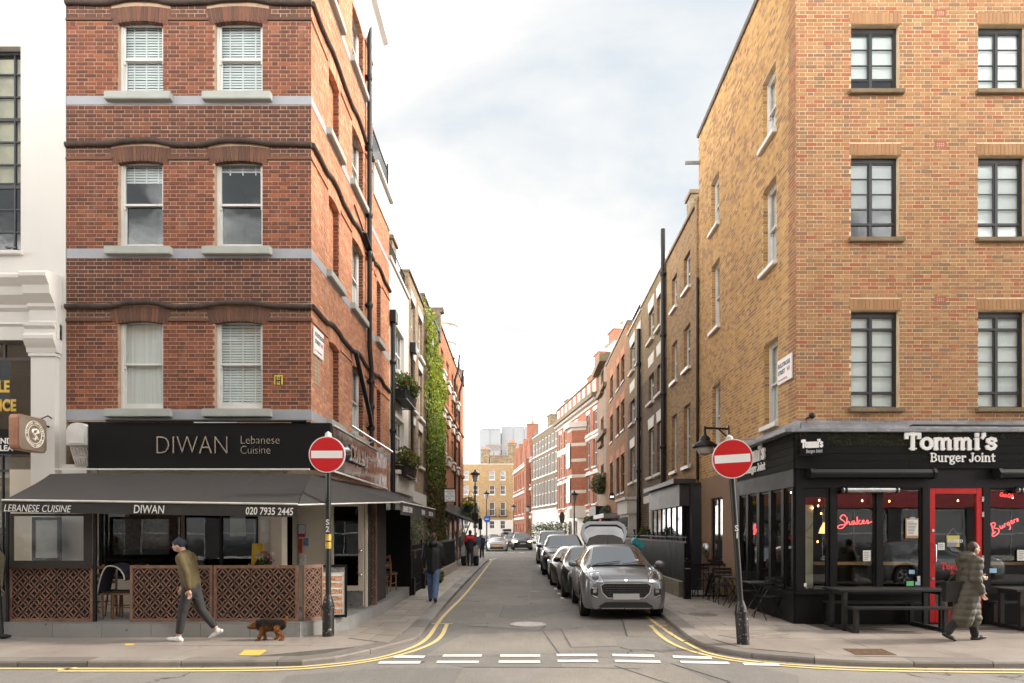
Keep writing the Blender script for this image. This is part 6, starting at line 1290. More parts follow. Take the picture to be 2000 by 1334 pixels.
chimney(h, FRs, V(1299) - .8, V(1299) - .05, 1, 3.5, 12, 14.6, BR_CH, 3)
pipe(FRs, h, [(V(1251.5), -.1, FRs.zp(1253, 640)), (V(1251.5), -.1, .1)], .09, clips=[(V(1251.5), -.1, z) for z in (9.5, 7, 4.6)])
for px in (1275, 1286, 1296): mb = MB(FRs); mb.box(V(px) - .16, V(px) + .16, -.12, 0, .1, 3.0); mb.build('door_pilaster', CRM, h)
mb = MB(FRs); mb.box(V(1268), V(1298), -.25, 0, 3.0, 3.3); mb.build('door_hood', CRM, h); mb = MB(FRs); mb.box(V(1277), V(1284), -.02, .02, .3, 2.9); mb.build('door', CRM, h)
h = brown('second dark brown house with cream lintels and a white bay at its foot', 1226, 1252.5, 606, [(1245, 1251), (1231, 1239.5)], 1251, [(645, 703), (742, 812), (862, 935)])
ua, ub = V(1229), V(1250); mb = MB(FRs); mb.box(ua, ub, -.6, 0, 2.65, 3.3); mb.box(ua - .1, ub + .1, -.72, 0, 3.3, 3.42); mb.build('bay_cornice', CRM, h); mb = MB(FRs); mb.box(ua + .1, ub - .1, -.5, 0, .1, 2.65); mb.build('bay_panel', CRM, h); mb = MB(FRs); u = ua + .25
while u < ub - .2: mb.bar((u, -.55, .3), (u, -.55, 2.5), .03); u += .22
mb.bar((ua + .1, -.55, 1), (ub - .1, -.55, 1), .03); mb.bar((ua + .1, -.55, 2), (ub - .1, -.55, 2), .03); mb.build('window_bars', IRON, h)
h = house('plain orange brown brick house with dark unframed windows', FRs, V(1184), V(1226) - .01, FRs.zp(1226, 628), BR_R4, wgrid(FRs, [(1212.5, 1219.5), (1204, 1209.5), (1191.5, 1197)], 1219, [(690, 741), (778, 837), (884, 960)]), wkw={'paint': M('dark timber window', (.05, .04, .035), .5), 'sill': .05, 'bars': 1}, top=SLATE)
for w_ in [w for w in wgrid(FRs, [(1212.5, 1219.5), (1204, 1209.5), (1191.5, 1197)], 1219, [(690, 741), (778, 837), (884, 960)])]: mb = MB(FRs); mb.box(w_[0] - .05, w_[1] + .05, -.006, .05, w_[3] + .001, w_[3] + .45); mb.build('lintel', M('bright orange brick arch', (.50, .18, .07), .85, var=.2, scale=12), h)
chimney(h, FRs, V(1186), V(1186) + 1, 1.5, 4, FRs.zp(1226, 628), FRs.zp(1226, 628) + 1.6, WSTUC, 4); mb = MB(FRs); mb.prism([(.6, 13.6), (2.5, 15.6), (6, 15.6), (6, 13.6)], V(1186), V(1225), ax='x'); mb.build('roof', SLATE, h)
mb = MB(FRs); mb.box(V(1186), V(1210), -.9, 0, 2.6, 2.85); mb.build('porch_canopy', LEAD, h)
t = thing('hanging_sign', 'dark projecting bar sign reading SIXTY with lit white letters', 'sign', P(1201, 968, 41)); Fh = Frame((P(1190, 0, 41).x, 41), (1, 0)); mb = MB(Fh); zz0, zz1 = P(0, 976, 41).z, P(0, 964, 41).z; mb.box(0, .72, -.04, .04, zz0, zz1); mb.build('panel', BLK, t); text('lettering', 'SIXTY 6', facing(Fh, .05, zz0 + .12, .045), .15, emit('lit white lettering', (1, .95, .85), .9, (.7, .7, .7)), t, .002, off=.006, squash=.95)
h = house('narrow brown stone fronted building with round arched windows', FRs, V(1169), V(1184) - .01, FRs.zp(1184, 690), M('brown sandstone', (.27, .19, .12), .85, var=.2, scale=2, col2=(.16, .11, .08), thr=(.55, .75), bmp=.3), wgrid(FRs, [(1173.5, 1179)], 1179, [(720, 765), (812, 868), (905, 960)]), wkw={'paint': STN, 'sill': .25})
for z in (11.4, 8.3, 5.4): mb = MB(FRs); mb.box(V(1169), V(1184), -.22, 0, z, z + .3); mb.build('string_course', STN, h)
mb = MB(FRs); mb.box(V(1169) - .02, V(1184), -.45, .2, FRs.zp(1184, 690) - .5, FRs.zp(1184, 690)); mb.build('cornice', STN, h); mb = MB(FRs); mb.box(V(1170), V(1183), -.3, .0, 0, 2.9); mb.build('shopfront', M('red pub paint', (.42, .015, .02), .4), h); mb = MB(FRs); mb.box(V(1169.5), V(1184), -.7, 0, 2.9, 3.5); mb.build('pub_fascia', BLK, h)
# where the street bends: striped mansion block, long georgian terrace, gabled houses, terrace across the end
def bend(a, b): a, b = Vector(a), Vector(b); return Frame(a, a - b), -(b - a).length
F6, E6 = bend((5.80, 50), (3.66, 65)); pitch = -E6 / 7
w6 = [(E6 + pitch * (k + .5) - .55, E6 + pitch * (k + .5) + .55, z, z + hh) for k in range(7) if k != 4 for z, hh in ((.5, 2.2), (3.9, 2.3), (6.7, 2.1), (9.2, 1.7))]
h = house('red brick mansion block banded with white stone and crowned by tall striped chimneys', F6, E6, 0, 11.7, BR_R6, w6, wkw={'sill': .15}, top=STN, name='mansion_block', base=(3.2, STONE), lint=(.28, WPAINT))
for z in (3.3, 6.15, 8.85, 9.15, 11.3): mb = MB(F6); mb.box(E6, 0, -.08, 0, z, z + .22); mb.build('stone_band', STONE, h)
mb = MB(F6); mb.box(E6, 0, -.55, 0, 11.72, 12.05); mb.build('cornice', STN, h)
for k in range(40): mb = MB(F6); u = E6 + (k + .5) * -E6 / 40; mb.box(u - .09, u + .09, -.4, -.01, 11.5, 11.7); mb.build('dentil', STONE, h)
mb = MB(F6); mb.box(E6, 0, -.1, .3, 12.06, 13.2); mb.build('attic_parapet', BR_R6, h); mb = MB(F6); mb.box(E6, 0, -.18, .36, 13.2, 13.35); mb.build('coping', STN, h)
for k in range(9): mb = MB(F6); u = E6 + (k + .5) * -E6 / 9; mb.box(u - .45, u + .45, -.14, -.1, 12.2, 13.1); mb.build('attic_panel', STONE, h); mb = MB(F6); mb.prism([(u - .5, 13.35), (u + .5, 13.35), (u + .5, 14.2), (u - .5, 14.2)], 1, 3); mb.build('dormer', WPAINT, h)
for u, z in ((E6 * .25, 17.6), (E6 * .55, 17.0), (E6 * .72, 15.6)):
 for k in range(5): mb = MB(F6); mb.box(u - .9, u + .9, 2.0, 3.4, 13 + k * (z - 13) / 5, 13 + (k + 1) * (z - 13) / 5 - .002); mb.build('chimney_course', STONE if k % 2 else BR_R6, h)
 mb = MB(F6); mb.box(u - 1.05, u + 1.05, 1.85, 3.55, z, z + .3); mb.build('chimney_cap', STONE, h)
 for k in range(5): mb = MB(); mb.lathe([(.12, 0), (.1, .4)], F6.w(u - .8 + k * .4, 2.7, z + .3), 8); mb.build('chimney_pot', TERR, h)
uc = E6 + pitch * 4.5; B = [(uc - 1.5, 0), (uc - .8, -1.0), (uc + .8, -1.0), (uc + 1.5, 0)]
for k in range(26): mb = MB(F6); mb.prism(B, 3.6 + k * .25, 3.6 + (k + 1) * .25 - .002, ax='z'); mb.build('bay_course', STONE if k % 5 == 0 else BR_R6, h)
mb = MB(F6); mb.prism([(uc - 1.7, 0), (uc - .9, -1.3), (uc + .9, -1.3), (uc + 1.7, 0)], 10.08, 10.5, ax='z'); mb.prism([(uc - 1.6, 0), (uc - .85, -1.2), (uc + .85, -1.2), (uc + 1.6, 0)], 2.9, 3.59, ax='z'); mb.build('bay_cornice', STONE, h)
for z in (4.1, 6.9): mb = MB(F6); mb.box(uc - .6, uc + .6, -1.14, -1.1, z, z + 2.0); o = mb.build('window', WPAINT, h); mb = MB(F6); mb.box(uc - .48, uc + .48, -1.15, -1.141, z + .1, z + 1.9); mb.build('pane', GLFAR, o)
F7, E7 = bend((3.62, 65.1), (1.44, 77)); pitch = -E7 / 8
w7 = [(E7 + pitch * (k + .5) - .52, E7 + pitch * (k + .5) + .52, z, z + hh) for k in range(8) for z, hh in ((.8, 1.8), (4.5, 2.5), (7.6, 2.0), (10.0, 1.5))]
h = house('long olive brown georgian terrace with white ground floor and rows of tall white windows', F7, E7, 0, 12.2, BR_R7, w7, base=(3.9, WSTUC), wkw={'sill': .1, 'bars': 1}, top=LEAD, d=.06)
mb = MB(F7); mb.box(E7, 0, -.12, 0, 3.85, 4.1); mb.build('string_course', WSTUC, h); chimney(h, F7, E7 * .12, E7 * .12 + 1.3, 1, 3, 12.2, 14.4, BR_CH, 4); chimney(h, F7, E7 * .75, E7 * .75 + 1.6, 1, 3, 12.2, 14.2, BR_CH, 6); mb = MB(F7); mb.prism([(.6, 12.3), (2, 13.6), (6.9, 13.6), (6.9, 12.3)], E7, 0, ax='x'); mb.build('roof', SLATE, h)
F8, E8 = bend((1.40, 77.2), (-.85, 96)); pitch = -E8 / 4
w8 = [(E8 + pitch * (k + .5) + o - .45, E8 + pitch * (k + .5) + o + .45, z, z + 2) for k in range(4) for o in (-.9, .9) for z in (.8, 4.0, 7.2)]
h = house('crimson victorian houses with stone banded gables near the end of the street', F8, E8, 0, 10.2, BR_R8, w8, wkw={'sill': .12}, top=STONE)
for z in (3.3, 6.5, 9.7): mb = MB(F8); mb.box(E8, 0, -.15, 0, z, z + .3); mb.build('stone_band', STONE, h)
for k in range(4):
 uc = E8 + pitch * (k + .5); mb = MB(F8); mb.prism([(uc - 1.9, 10.3), (uc + 1.9, 10.3), (uc + 1.2, 11.8), (uc + .7, 12.0), (uc, 13.2), (uc - .7, 12.0), (uc - 1.2, 11.8)], -.1, .5); mb.build('gable', BR_R8, h); mb = MB(F8); mb.box(uc - .8, uc + .8, -.5, 0, .1, 10.2); mb.build('bay', BR_R8 if k % 2 else STONE, h) if k == 3 else None
 mb = MB(F8); mb.prism([(uc - 1.9, 10.3), (uc, 13.3), (uc + 1.9, 10.3)], .5, 6); mb.build('roof', SLATE, h)
chimney(h, F8, E8 * .5, E8 * .5 + 1.2, .6, 2, 10.2, 15.2, BR_R8, 4)
FE = Frame((0, 100), (1, 0)); xe, ze = fpx(100)
for a, b, cc, lab in ((886, 935, ((905, 915.5), (922.5, 935)), 'yellow brick terrace house at the left across the end of the street'), (935, 1003, ((955, 967), (976.5, 988)), 'yellow brick terrace house with iron balconies closing the end of the street')):
 ws = [(xe(p) + .06, xe(q) - .06, ze(yb), ze(ya)) for p, q in cc for ya, yb in ((919, 937), (948, 966), (981, 1008), (1017, 1033))]
 h = house(lab, FE, xe(a), xe(b) - .01, ze(907), BR_END, ws, base=(ze(1010) - .4, WSTUC), wkw={'sill': .1, 'bars': 1}, top=STONE, name='terrace_house')
 for p, q in cc:
  mb = MB(FE); x0, x1, zb = xe(p) - .2, xe(q) + .2, ze(1008)
  mb.box(x0, x1, -.5, 0, zb - .1, zb); mb.bar((x0, -.48, zb + .9), (x1, -.48, zb + .9), .05); k = x0
  while k <= x1: mb.bar((k, -.48, zb), (k, -.48, zb + .9), .03); k += .18
  mb.build('balcony', IRON, h)
for px, z, wd in ((947, ze(878), 1.2), (975, ze(890), 2.6), (1000, ze(865), 1.2)): chimney(h, FE, xe(px) - wd / 2, xe(px) + wd / 2, 1, 3, ze(907), z, BR_CH, 3)
t = thing('scaffold_wrap', 'tall building wrapped in white scaffold sheeting behind the end terrace', 'scaffolding', P(985, 907, 130)); Fz = Frame((0, 130), (1, 0)); xz, zz_ = fpx(130)
SHEET = M('white scaffold sheeting', (.24, .25, .262), .6, var=.12, scale=.3, bmp=.3, bscale=1.2)
for a, b, ya, yb, dy in ((936, 978, 838, 925, 0), (979, 1048, 830, 925, 1.5)):
 n = round((xz(b) - xz(a)) / 2)
 for k in range(n): mb = MB(Fz); u0, u1 = [xz(a) + (xz(b) - xz(a)) * (k + e) / n for e in (0, 1)]; mb.box(u0, u1 - .03, dy + random.uniform(-.08, .08), dy + 8, zz_(yb), zz_(ya)); mb.build('sheet', SHEET, t)
def truss(x0, x1, z0, z1, y):
 mb = MB(Fz); n = max(2, round((x1 - x0) / (z1 - z0)))
 for z in (z0, z1): mb.bar((x0, y, z), (x1, y, z), .10)
 for k in range(n): a, b = x0 + (x1 - x0) * k / n, x0 + (x1 - x0) * (k + 1) / n; mb.bar((a, y, z0), (b, y, z1), .08); mb.bar((a, y, z1), (b, y, z0), .08)
 mb.build('truss', M('scaffold truss', (.30, .24, .20), .6), t)
truss(xz(940), xz(978), zz_(838), zz_(830), -.2); truss(xz(978), xz(1052), zz_(829), zz_(822), 1.3); truss(xz(950), xz(1012), zz_(878), zz_(869), -.3)
# the other side of the main road, seen only mirrored in the glass
FO = Frame((40, -3.2), (-1, 0)); FAC = M('plain brown facade', (.30, .22, .16), .85, var=.1, scale=.6)
h = 0
for k, (u0, u1, m_, lab) in enumerate(((10, 28, WSTUC, 'white terrace across the main road mirrored in the burger restaurant windows'), (28.05, 39, FAC, 'plain brown terrace across the main road mirrored in the leftmost burger windows'), (39.05, 82, FAC, 'long brown terrace across the main road mirrored in the left windows'))):
 ws = [(u0 + 1 + j * 2.4, u0 + 2.1 + j * 2.4, z, z + 1.9) for j in range(int((u1 - u0 - 1) / 2.4)) for z in (4.2, 7.3, 10.0)] + [(u0 + .6 + j * 3.4, u0 + 3.4 + j * 3.4, .7, 2.8) for j in range(int((u1 - u0) / 3.5))]
 h = house(lab, FO, u0, u1, 12.2, m_, ws, base=(3.4, M('dark shopfront paint', (.035, .03, .03), .5)), wkw={'sill': .12}); mb = MB(FO); mb.box(u0 + .2, u1 - .2, -.2, 0, 2.85, 3.55); mb.build('shop_fascia', M('red shop fascia', (.45, .012, .015), .4) if k == 0 else BLK, h)
# ---------------------------------------------------------------- cars
def carpaint(name, col, metal=.6, coat=.8):
 m, t, b = newmat(name); v = coords(t, obj=True); n = nz(t, v, 3.0, 6.0); c = mixc(t, math_(t, 'MULTIPLY', ramp(t, n, [(.5, (0, 0, 0)), (.75, (1, 1, 1))]), .25), col, tuple(x * .7 + .05 for x in col))
 L(t, c, b.inputs['Base Color']); b.inputs['Metallic'].default_value = metal; b.inputs['Roughness'].default_value = .32; b.inputs['Coat Weight'].default_value = coat; b.inputs['Coat Roughness'].default_value = .04; return m
m_, t_, CARGL = newmat('car glass'); CARGL_M = m_; CARGL.inputs['Base Color'].default_value = (.02, .022, .024, 1); CARGL.inputs['Roughness'].default_value = .04; CARGL.inputs['IOR'].default_value = 3.0
TYRE = M('tyre rubber', (.016, .016, .016), .8, var=.3, scale=12, obj=True); RIM = M('alloy rim', (.32, .32, .33), .35, metal=.8, var=.2, scale=5, obj=True); TRIMB = M('black plastic trim', (.014, .014, .015), .55, var=.3, scale=9, obj=True)
LAMPG = M('headlamp glass', (.42, .44, .46), .12, metal=.55, var=.5, scale=16, obj=True, coat=1.0); LAMPD = M('headlamp dark lens', (.05, .05, .055), .15, metal=.3, var=.6, scale=18, obj=True, coat=1.0); REDLAMP = M('red tail lamp', (.30, .01, .012), .2, var=.1, coat=1); PLATE = M('blank grey plate', (.42, .42, .41), .6, var=.02); PLATEY = M('yellow plate', (.62, .45, .02), .5, var=.03); LIT = emit('lit headlamp', (1, .86, .6), 6.0)
def interp(tab, y):
 if y <= tab[0][0]: return tab[0][1]
 for (a, va), (b, vb) in zip(tab, tab[1:]):
  if y <= b: t = (y - a) / (b - a); return va + (vb - va) * t
 return tab[-1][1]
CARS = {  # length, half width, wheel radius, axles, then curves along the length: half width, shoulder, top, top half width
 'cross': dict(L=4.19, W=.885, R=.345, ax=(.86, 3.45), sill=.30, hw=[(0, .70), (.05, .77), (.16, .84), (.35, .87), (.9, .885), (3.3, .885), (3.8, .86), (4.1, .78), (4.19, .70)],
  zs=[(0, .76), (.05, .84), (.15, .90), (.5, .98), (1.1, 1.01), (2, 1.02), (3.4, 1.05), (4.0, 1.06), (4.19, .95)], zt=[(0, .80), (.05, .89), (.15, .95), (.5, 1.025), (1.12, 1.08), (1.2, 1.10), (1.95, 1.50), (2.2, 1.535), (2.9, 1.53), (3.45, 1.47), (3.75, 1.40), (4.1, 1.08), (4.19, .95)], wt=[(0, .60), (.15, .68), (.5, .70), (1.12, .72), (1.2, .70), (1.95, .56), (3.0, .55), (3.75, .52), (4.1, .62), (4.19, .6)], ws=(1.2, 1.95), sw=(1.3, 3.5), rw=(3.75, 4.1), pil=(2.35, 2.5)),
 'hatch': dict(L=3.95, W=.86, R=.31, ax=(.78, 3.27), sill=.24, hw=[(0, .55), (.1, .72), (.35, .82), (.8, .86), (3.2, .86), (3.7, .80), (3.95, .66)], zs=[(0, .66), (.12, .78), (.5, .86), (1.1, .92), (3.2, .96), (3.8, .95), (3.95, .8)], zt=[(0, .68), (.12, .82), (.5, .92), (1.1, .99), (1.18, 1.02), (1.85, 1.38), (2.1, 1.42), (3.2, 1.40), (3.5, 1.33), (3.85, .98), (3.95, .82)], wt=[(0, .5), (.5, .66), (1.18, .68), (1.85, .54), (3.2, .53), (3.85, .58), (3.95, .5)], ws=(1.18, 1.85), sw=(1.25, 3.3), rw=(3.5, 3.85), pil=(2.2, 2.32)),
 'sport': dict(L=4.5, W=.91, R=.33, ax=(.95, 3.4), sill=.18, hw=[(0, .6), (.1, .75), (.4, .87), (.9, .90), (2, .88), (3.3, .92), (4.0, .88), (4.4, .74), (4.5, .68)], zs=[(0, .5), (.15, .66), (.6, .78), (1.2, .82), (3.2, .86), (3.9, .84), (4.3, .76), (4.5, .62)], zt=[(0, .52), (.15, .66), (.6, .76), (1.3, .86), (1.4, .89), (2.1, 1.24), (2.5, 1.30), (3.0, 1.24), (3.9, .95), (4.3, .84), (4.5, .64)], wt=[(0, .5), (.6, .6), (1.4, .64), (2.1, .5), (3.0, .48), (3.9, .5), (4.5, .52)], ws=(1.4, 2.1), sw=(1.5, 3.2), rw=(3.0, 3.9), pil=(2.4, 2.5)),
 'suv': dict(L=4.8, W=.96, R=.38, ax=(.92, 3.8), sill=.34, hw=[(0, .72), (.08, .84), (.35, .93), (.9, .96), (4.0, .96), (4.5, .92), (4.8, .80)], zs=[(0, .84), (.08, .96), (.5, 1.06), (1.2, 1.11), (4.0, 1.15), (4.6, 1.12), (4.8, .9)], zt=[(0, .86), (.08, 1.0), (.5, 1.12), (1.25, 1.18), (1.32, 1.2), (2.0, 1.66), (2.3, 1.71), (4.0, 1.68), (4.4, 1.58), (4.72, 1.14), (4.8, .95)], wt=[(0, .64), (.5, .78), (1.32, .8), (2.0, .66), (4.0, .64), (4.72, .74), (4.8, .7)], ws=(1.32, 2.0), sw=(1.4, 4.2), rw=(4.4, 4.72), pil=(2.55, 2.68)),
 'van': dict(L=5.1, W=.97, R=.35, ax=(.85, 4.1), sill=.26, hw=[(0, .72), (.08, .86), (.4, .95), (.9, .97), (4.7, .97), (5.0, .94), (5.1, .88)], zs=[(0, .8), (.08, .94), (.5, 1.04), (1.0, 1.1), (4.8, 1.15), (5.05, 1.1), (5.1, .9)], zt=[(0, .82), (.08, .98), (.5, 1.12), (.9, 1.2), (.98, 1.23), (1.75, 1.82), (2.0, 1.88), (4.8, 1.88), (5.0, 1.8), (5.08, 1.2), (5.1, .95)], wt=[(0, .64), (.5, .78), (.98, .84), (1.75, .74), (4.8, .74), (5.1, .8)], ws=(.98, 1.75), sw=(1.1, 4.7), rw=(5.0, 5.08), pil=(2.3, 2.45)),
}
PROTO = {}
def car_body(kind):
 """body and glass of one car type: stations along the length, smooth sections, wheel arches cut into the flank"""
 c = CARS[kind]; ys = {0, .03, .07, .12, .2, .3, .4, c['L'] - .02, c['L'], *c['ws'], *c['sw'], *c['rw'], *c['pil']}
 for a in c['ax']: ys |= {a + k * (c['R'] + .07) / 5 for k in range(-6, 7)}
 y = .5
 while y < c['L']: ys.add(y); y += .22
 ys = sorted(y for y in ys if 0 <= y <= c['L']); ys = [y for i, y in enumerate(ys) if i == 0 or y - ys[i - 1] > .018 or y in (*c['ws'], *c['sw'], *c['rw'], c['L'])]
 S = []
 for y in ys:
  w_, zs, zt, wt = (interp(c[k], y) for k in ('hw', 'zs', 'zt', 'wt')); lo = c['sill'] - (.06 if y < .5 or y > c['L'] - .4 else 0); arch = lo; bulge = 0
  for a in c['ax']:
   d = abs(y - a); r = c['R'] + .055
   if d < r: arch = max(arch, c['R'] + math.sqrt(r * r - d * d))
   bulge = max(bulge, .018 * math.exp(-(d / (r * 1.1)) ** 4))
  zt = max(zt, zs + .005); zm = max((lo + zs) / 2, arch + .03); w2 = w_ + bulge; wt = min(wt, w_ - .03)
  S.append([(w2 - .05, arch), (w2 - .004, max(lo + .1, arch + .012)), (w2, zm), (w_ - .006, max(zs - .10, zm + .02)), (w_ - .05, zs), ((w_ - .05) * .62 + wt * .38, zs + (zt - .03 - zs) * .40), (wt + .015, zs + (zt - .045 - zs) * .95), (wt - .05, zt - .016), (wt * .55, zt - .003), (0, zt)])
 n = len(S[0]); vs = []; fs = []; mi = []
 for y, sec in zip(ys, S):
  for x, z in sec: vs.append((x, y, z))
  for x, z in sec[-2::-1]: vs.append((-x, y, z))
 m = 2 * n - 1
 for i in range(len(ys) - 1):
  ym = (ys[i] + ys[i + 1]) / 2
  for j in range(m - 1):
   fs.append((i * m + j, i * m + j + 1, (i + 1) * m + j + 1, (i + 1) * m + j)); k = j if j < n - 1 else m - 2 - j; g = 0
   if k in (4, 5) and c['sw'][0] < ym < c['sw'][1] and not c['pil'][0] < ym < c['pil'][1]:
    g = 1 if not (k == 5 and ym < c['ws'][1] - .12) else 0
   if k in (7, 8) and (c['ws'][0] < ym < c['ws'][1] or c['rw'][0] < ym < c['rw'][1]): g = 1
   mi.append(g)
 fs.append(tuple(range(m))); mi.append(0); fs.append(tuple((len(ys) - 1) * m + j for j in range(m))[::-1]); mi.append(0)
 me = bpy.data.meshes.new('car'); me.from_pydata(vs, [], fs); me.polygons.foreach_set('material_index', mi)
 o = link('car', me); md = o.modifiers.new('s', 'SUBSURF'); md.levels = md.render_levels = 1
 dg = bpy.context.evaluated_depsgraph_get(); dg.update(); me = bpy.data.meshes.new_from_object(o.evaluated_get(dg)); bpy.data.objects.remove(o)
 out = []
 for g in (0, 1):
  bm = bmesh.new(); bm.from_mesh(me); bmesh.ops.delete(bm, geom=[f for f in bm.faces if f.material_index != g], context='FACES'); bmesh.ops.recalc_face_normals(bm, faces=bm.faces)
  if g == 1: # shut lines: the panes sit a little inside the body
   for f in bm.faces: f.material_index = 0
  m2 = bpy.data.meshes.new('car'); bm.to_mesh(m2); bm.free(); m2.polygons.foreach_set('use_smooth', [True] * len(m2.polygons)); m2.set_sharp_from_angle(angle=R(38)); out.append(m2)
 bm = bmesh.new(); bm.from_mesh(me); bv = BVHTree.FromBMesh(bm); bm.free(); return out[0], out[1], bv
def car(kind, lab, loc, rz=0.0, paint=None, name='parked_car', group='cars along the side street', front=None, detail=False, lit=False, roofbox=False, rear=False):
 c = CARS[kind]
 if kind not in PROTO: PROTO[kind] = car_body(kind)
 body, gl_, bv = PROTO[kind]; t = thing(name, lab, 'car', loc, group, rz)
 def part(nm, mesh_or_mb, mat, par=None, smooth=False):
  if isinstance(mesh_or_mb, MB):
   me = mesh_or_mb.mesh(nm); bm = bmesh.new(); bm.from_mesh(me); bmesh.ops.recalc_face_normals(bm, faces=bm.faces); bm.to_mesh(me); bm.free()
   if smooth: me.polygons.foreach_set('use_smooth', [True] * len(me.polygons)); me.set_sharp_from_angle(angle=R(45))
  else: me = mesh_or_mb.copy()
  me.materials.clear(); me.materials.append(mat); return link(nm, me, par or t)
 part('body', body, paint); part('glass', gl_, CARGL_M)
 mb = MB(); mb.box(-c['W'] + .22, c['W'] - .22, .25, c['L'] - .2, c['sill'] - .1, c['sill'] + .35); mb.box(-c['W'] + .05, c['W'] - .05, c['ax'][0] + c['R'] + .1, c['ax'][1] - c['R'] - .1, c['sill'] - .04, c['sill'] + .06); part('underbody', mb, TRIMB)
 for a in c['ax']:
  for s in (-1, 1):
   m = Matrix.Translation((s * (c['W'] - .10), a, c['R'])) @ Matrix.Rotation(R(90) * s, 4, 'Y'); r = c['R']; mb = MB(m); mb.lathe([(r * .62, -.10), (r * .95, -.11), (r, -.08), (r, .07), (r * .95, .10), (r * .66, .10), (r * .64, .06)], n=26); wh = part('wheel', mb, TYRE, smooth=True)
   mb = MB(m); mb.lathe([(r * .64, .0), (r * .65, .085), (r * .60, .085), (r * .57, .03), (.02, .035)], n=24)
   for k in range(5): aa = k * R(72); mb.bar((.05 * math.cos(aa), .05 * math.sin(aa), .07), (r * .6 * math.cos(aa), r * .6 * math.sin(aa), .07), .05, .03)
   part('rim', mb, RIM, wh, True)
 def patch_(nm, poly, mat, par=None, off=.008, back=False, sub=3):
  """a lamp, grille or plate laid on the nose (or tail) of the body"""
  bm = bmesh.new(); vv = [bm.verts.new((x, 0, z)) for x, z in poly]; f = bm.faces.new(vv); bmesh.ops.triangulate(bm, faces=[f])
  bmesh.ops.subdivide_edges(bm, edges=bm.edges[:], cuts=sub, use_grid_fill=True)
  for v in bm.verts:
   h = bv.ray_cast(Vector((v.co.x, c['L'] + 1 if back else -1, v.co.z)), Vector((0, -1 if back else 1, 0)))
   v.co.y = (h[0].y if h[0] is not None else (c['L'] if back else .2)) + (off if back else -off)
  r = bmesh.ops.extrude_face_region(bm, geom=bm.faces[:]); bmesh.ops.translate(bm, verts=[g for g in r['geom'] if isinstance(g, bmesh.types.BMVert)], vec=(0, -.02 if back else .02, 0)); bmesh.ops.recalc_face_normals(bm, faces=bm.faces)
  me = bpy.data.meshes.new(nm); bm.to_mesh(me); bm.free(); me.materials.append(mat); return link(nm, me, par or t)
 zs = lambda y: interp(c['zs'], y); mir = lambda p: [(-x, z) for x, z in p]; w_ = c['W']; zn = interp(c['zt'], .1)
 for s in (-1, 1):
  ym = c['ws'][0] + .28; mb = MB(); mb.ball((s * (w_ + .10), ym, zs(ym) + .09), (.115, .07, .075), 12, 8); mb.bar((s * (w_ - .06), ym + .03, zs(ym) + .02), (s * (w_ + .04), ym + .02, zs(ym) + .06), .05); part('mirror', mb, paint if detail or kind != 'hatch' else TRIMB, smooth=True)
 if front == 'cross':
  HL = [(-.46, .665), (-.49, .80), (-.55, .90), (-.625, .965), (-.70, .93), (-.76, .84), (-.765, .76), (-.70, .70), (-.58, .665)]
  HL = [(x, z + .125) for x, z in HL]
  for q in (HL, mir(HL)):
   o = patch_('headlight', q, LAMPG, off=.012); cx, cz = sum(p[0] for p in q) / 9, sum(p[1] for p in q) / 9; patch_('lens', [(cx + .075 * math.cos(k), cz + .07 * math.sin(k) - .03) for k in [i * .7 for i in range(9)]], LAMPD, o, .016); patch_('lamp_rim', [(cx + (x - cx) * 1.07, cz + (z - cz) * 1.07) for x, z in q], TRIMB, o, .005)
  GR = [(-.51, .72), (-.44, .765), (.44, .765), (.51, .72), (.48, .58), (.37, .475), (-.37, .475), (-.48, .58)]; o = patch_('grille', GR, TRIMB, off=.012, sub=5); patch_('grille_rim', [(x * 1.035, .62 + (z - .62) * 1.09) for x, z in GR], CHROME, o, .006)
  for k in range(5):
   z = .515 + k * .047; hw = .36 + min(.1, k * .035); mb = MB()
   for q in range(11): x = -hw + 2 * hw * (q + .5 * (k % 2)) / 11; mb.box(x, x + hw * .14, -.03, -.01, z, z + .014)
   part('grille_bar', mb, M('grille satin black', (.05, .05, .052), .35), o)
  FG = [(x, z + .09) for x, z in [(-.585, .58), (-.70, .585), (-.735, .54), (-.72, .42), (-.64, .385), (-.575, .45)]]
  for q in (FG, mir(FG)): o = patch_('fog_lamp', q, TRIMB, off=.012); sx = 1 if q[0][0] > 0 else -1; patch_('fog_bezel', [(sx * .60, .675), (sx * .70, .682), (sx * .70, .667), (sx * .60, .658)], CHROME, o, .018); patch_('fog_blade', [(sx * .70, .54), (sx * .58, .485), (sx * .585, .47), (sx * .71, .52)], CHROME, o, .018); patch_('lens', [(sx * .60, .645), (sx * .67, .65), (sx * .68, .58), (sx * .61, .575)], LAMPG, o, .015)
  LI = [(-.56, .30), (-.42, .385), (.42, .385), (.56, .30), (.54, .28), (-.54, .28)]; patch_('lower_intake', LI, TRIMB, off=.012, sub=5); patch_('bumper_skirt', [(-.72, .275), (.72, .275), (.66, .235), (-.66, .235)], TRIMB, off=.01, sub=5); patch_('skid_bar', [(-.52, .262), (.52, .262), (.49, .247), (-.49, .247)], STEEL, off=.02, sub=5)
  patch_('number_plate', [(-.27, .44), (.27, .44), (.27, .56), (-.27, .56)], PLATE, off=.05); patch_('emblem', [(.035 * math.cos(k), .835 + .02 * math.sin(k)) for k in [i * .6 for i in range(10)]], CHROME, off=.01)
  patch_('bonnet_edge', [(-.5, .868), (.5, .868), (.5, .862), (-.5, .862)], TRIMB, off=.002, sub=5)
 elif front and front != 'cross':
  rnd = front == 'round'; zl = zn - (.10 if not rnd else .06); x0 = interp(c['hw'], .12)
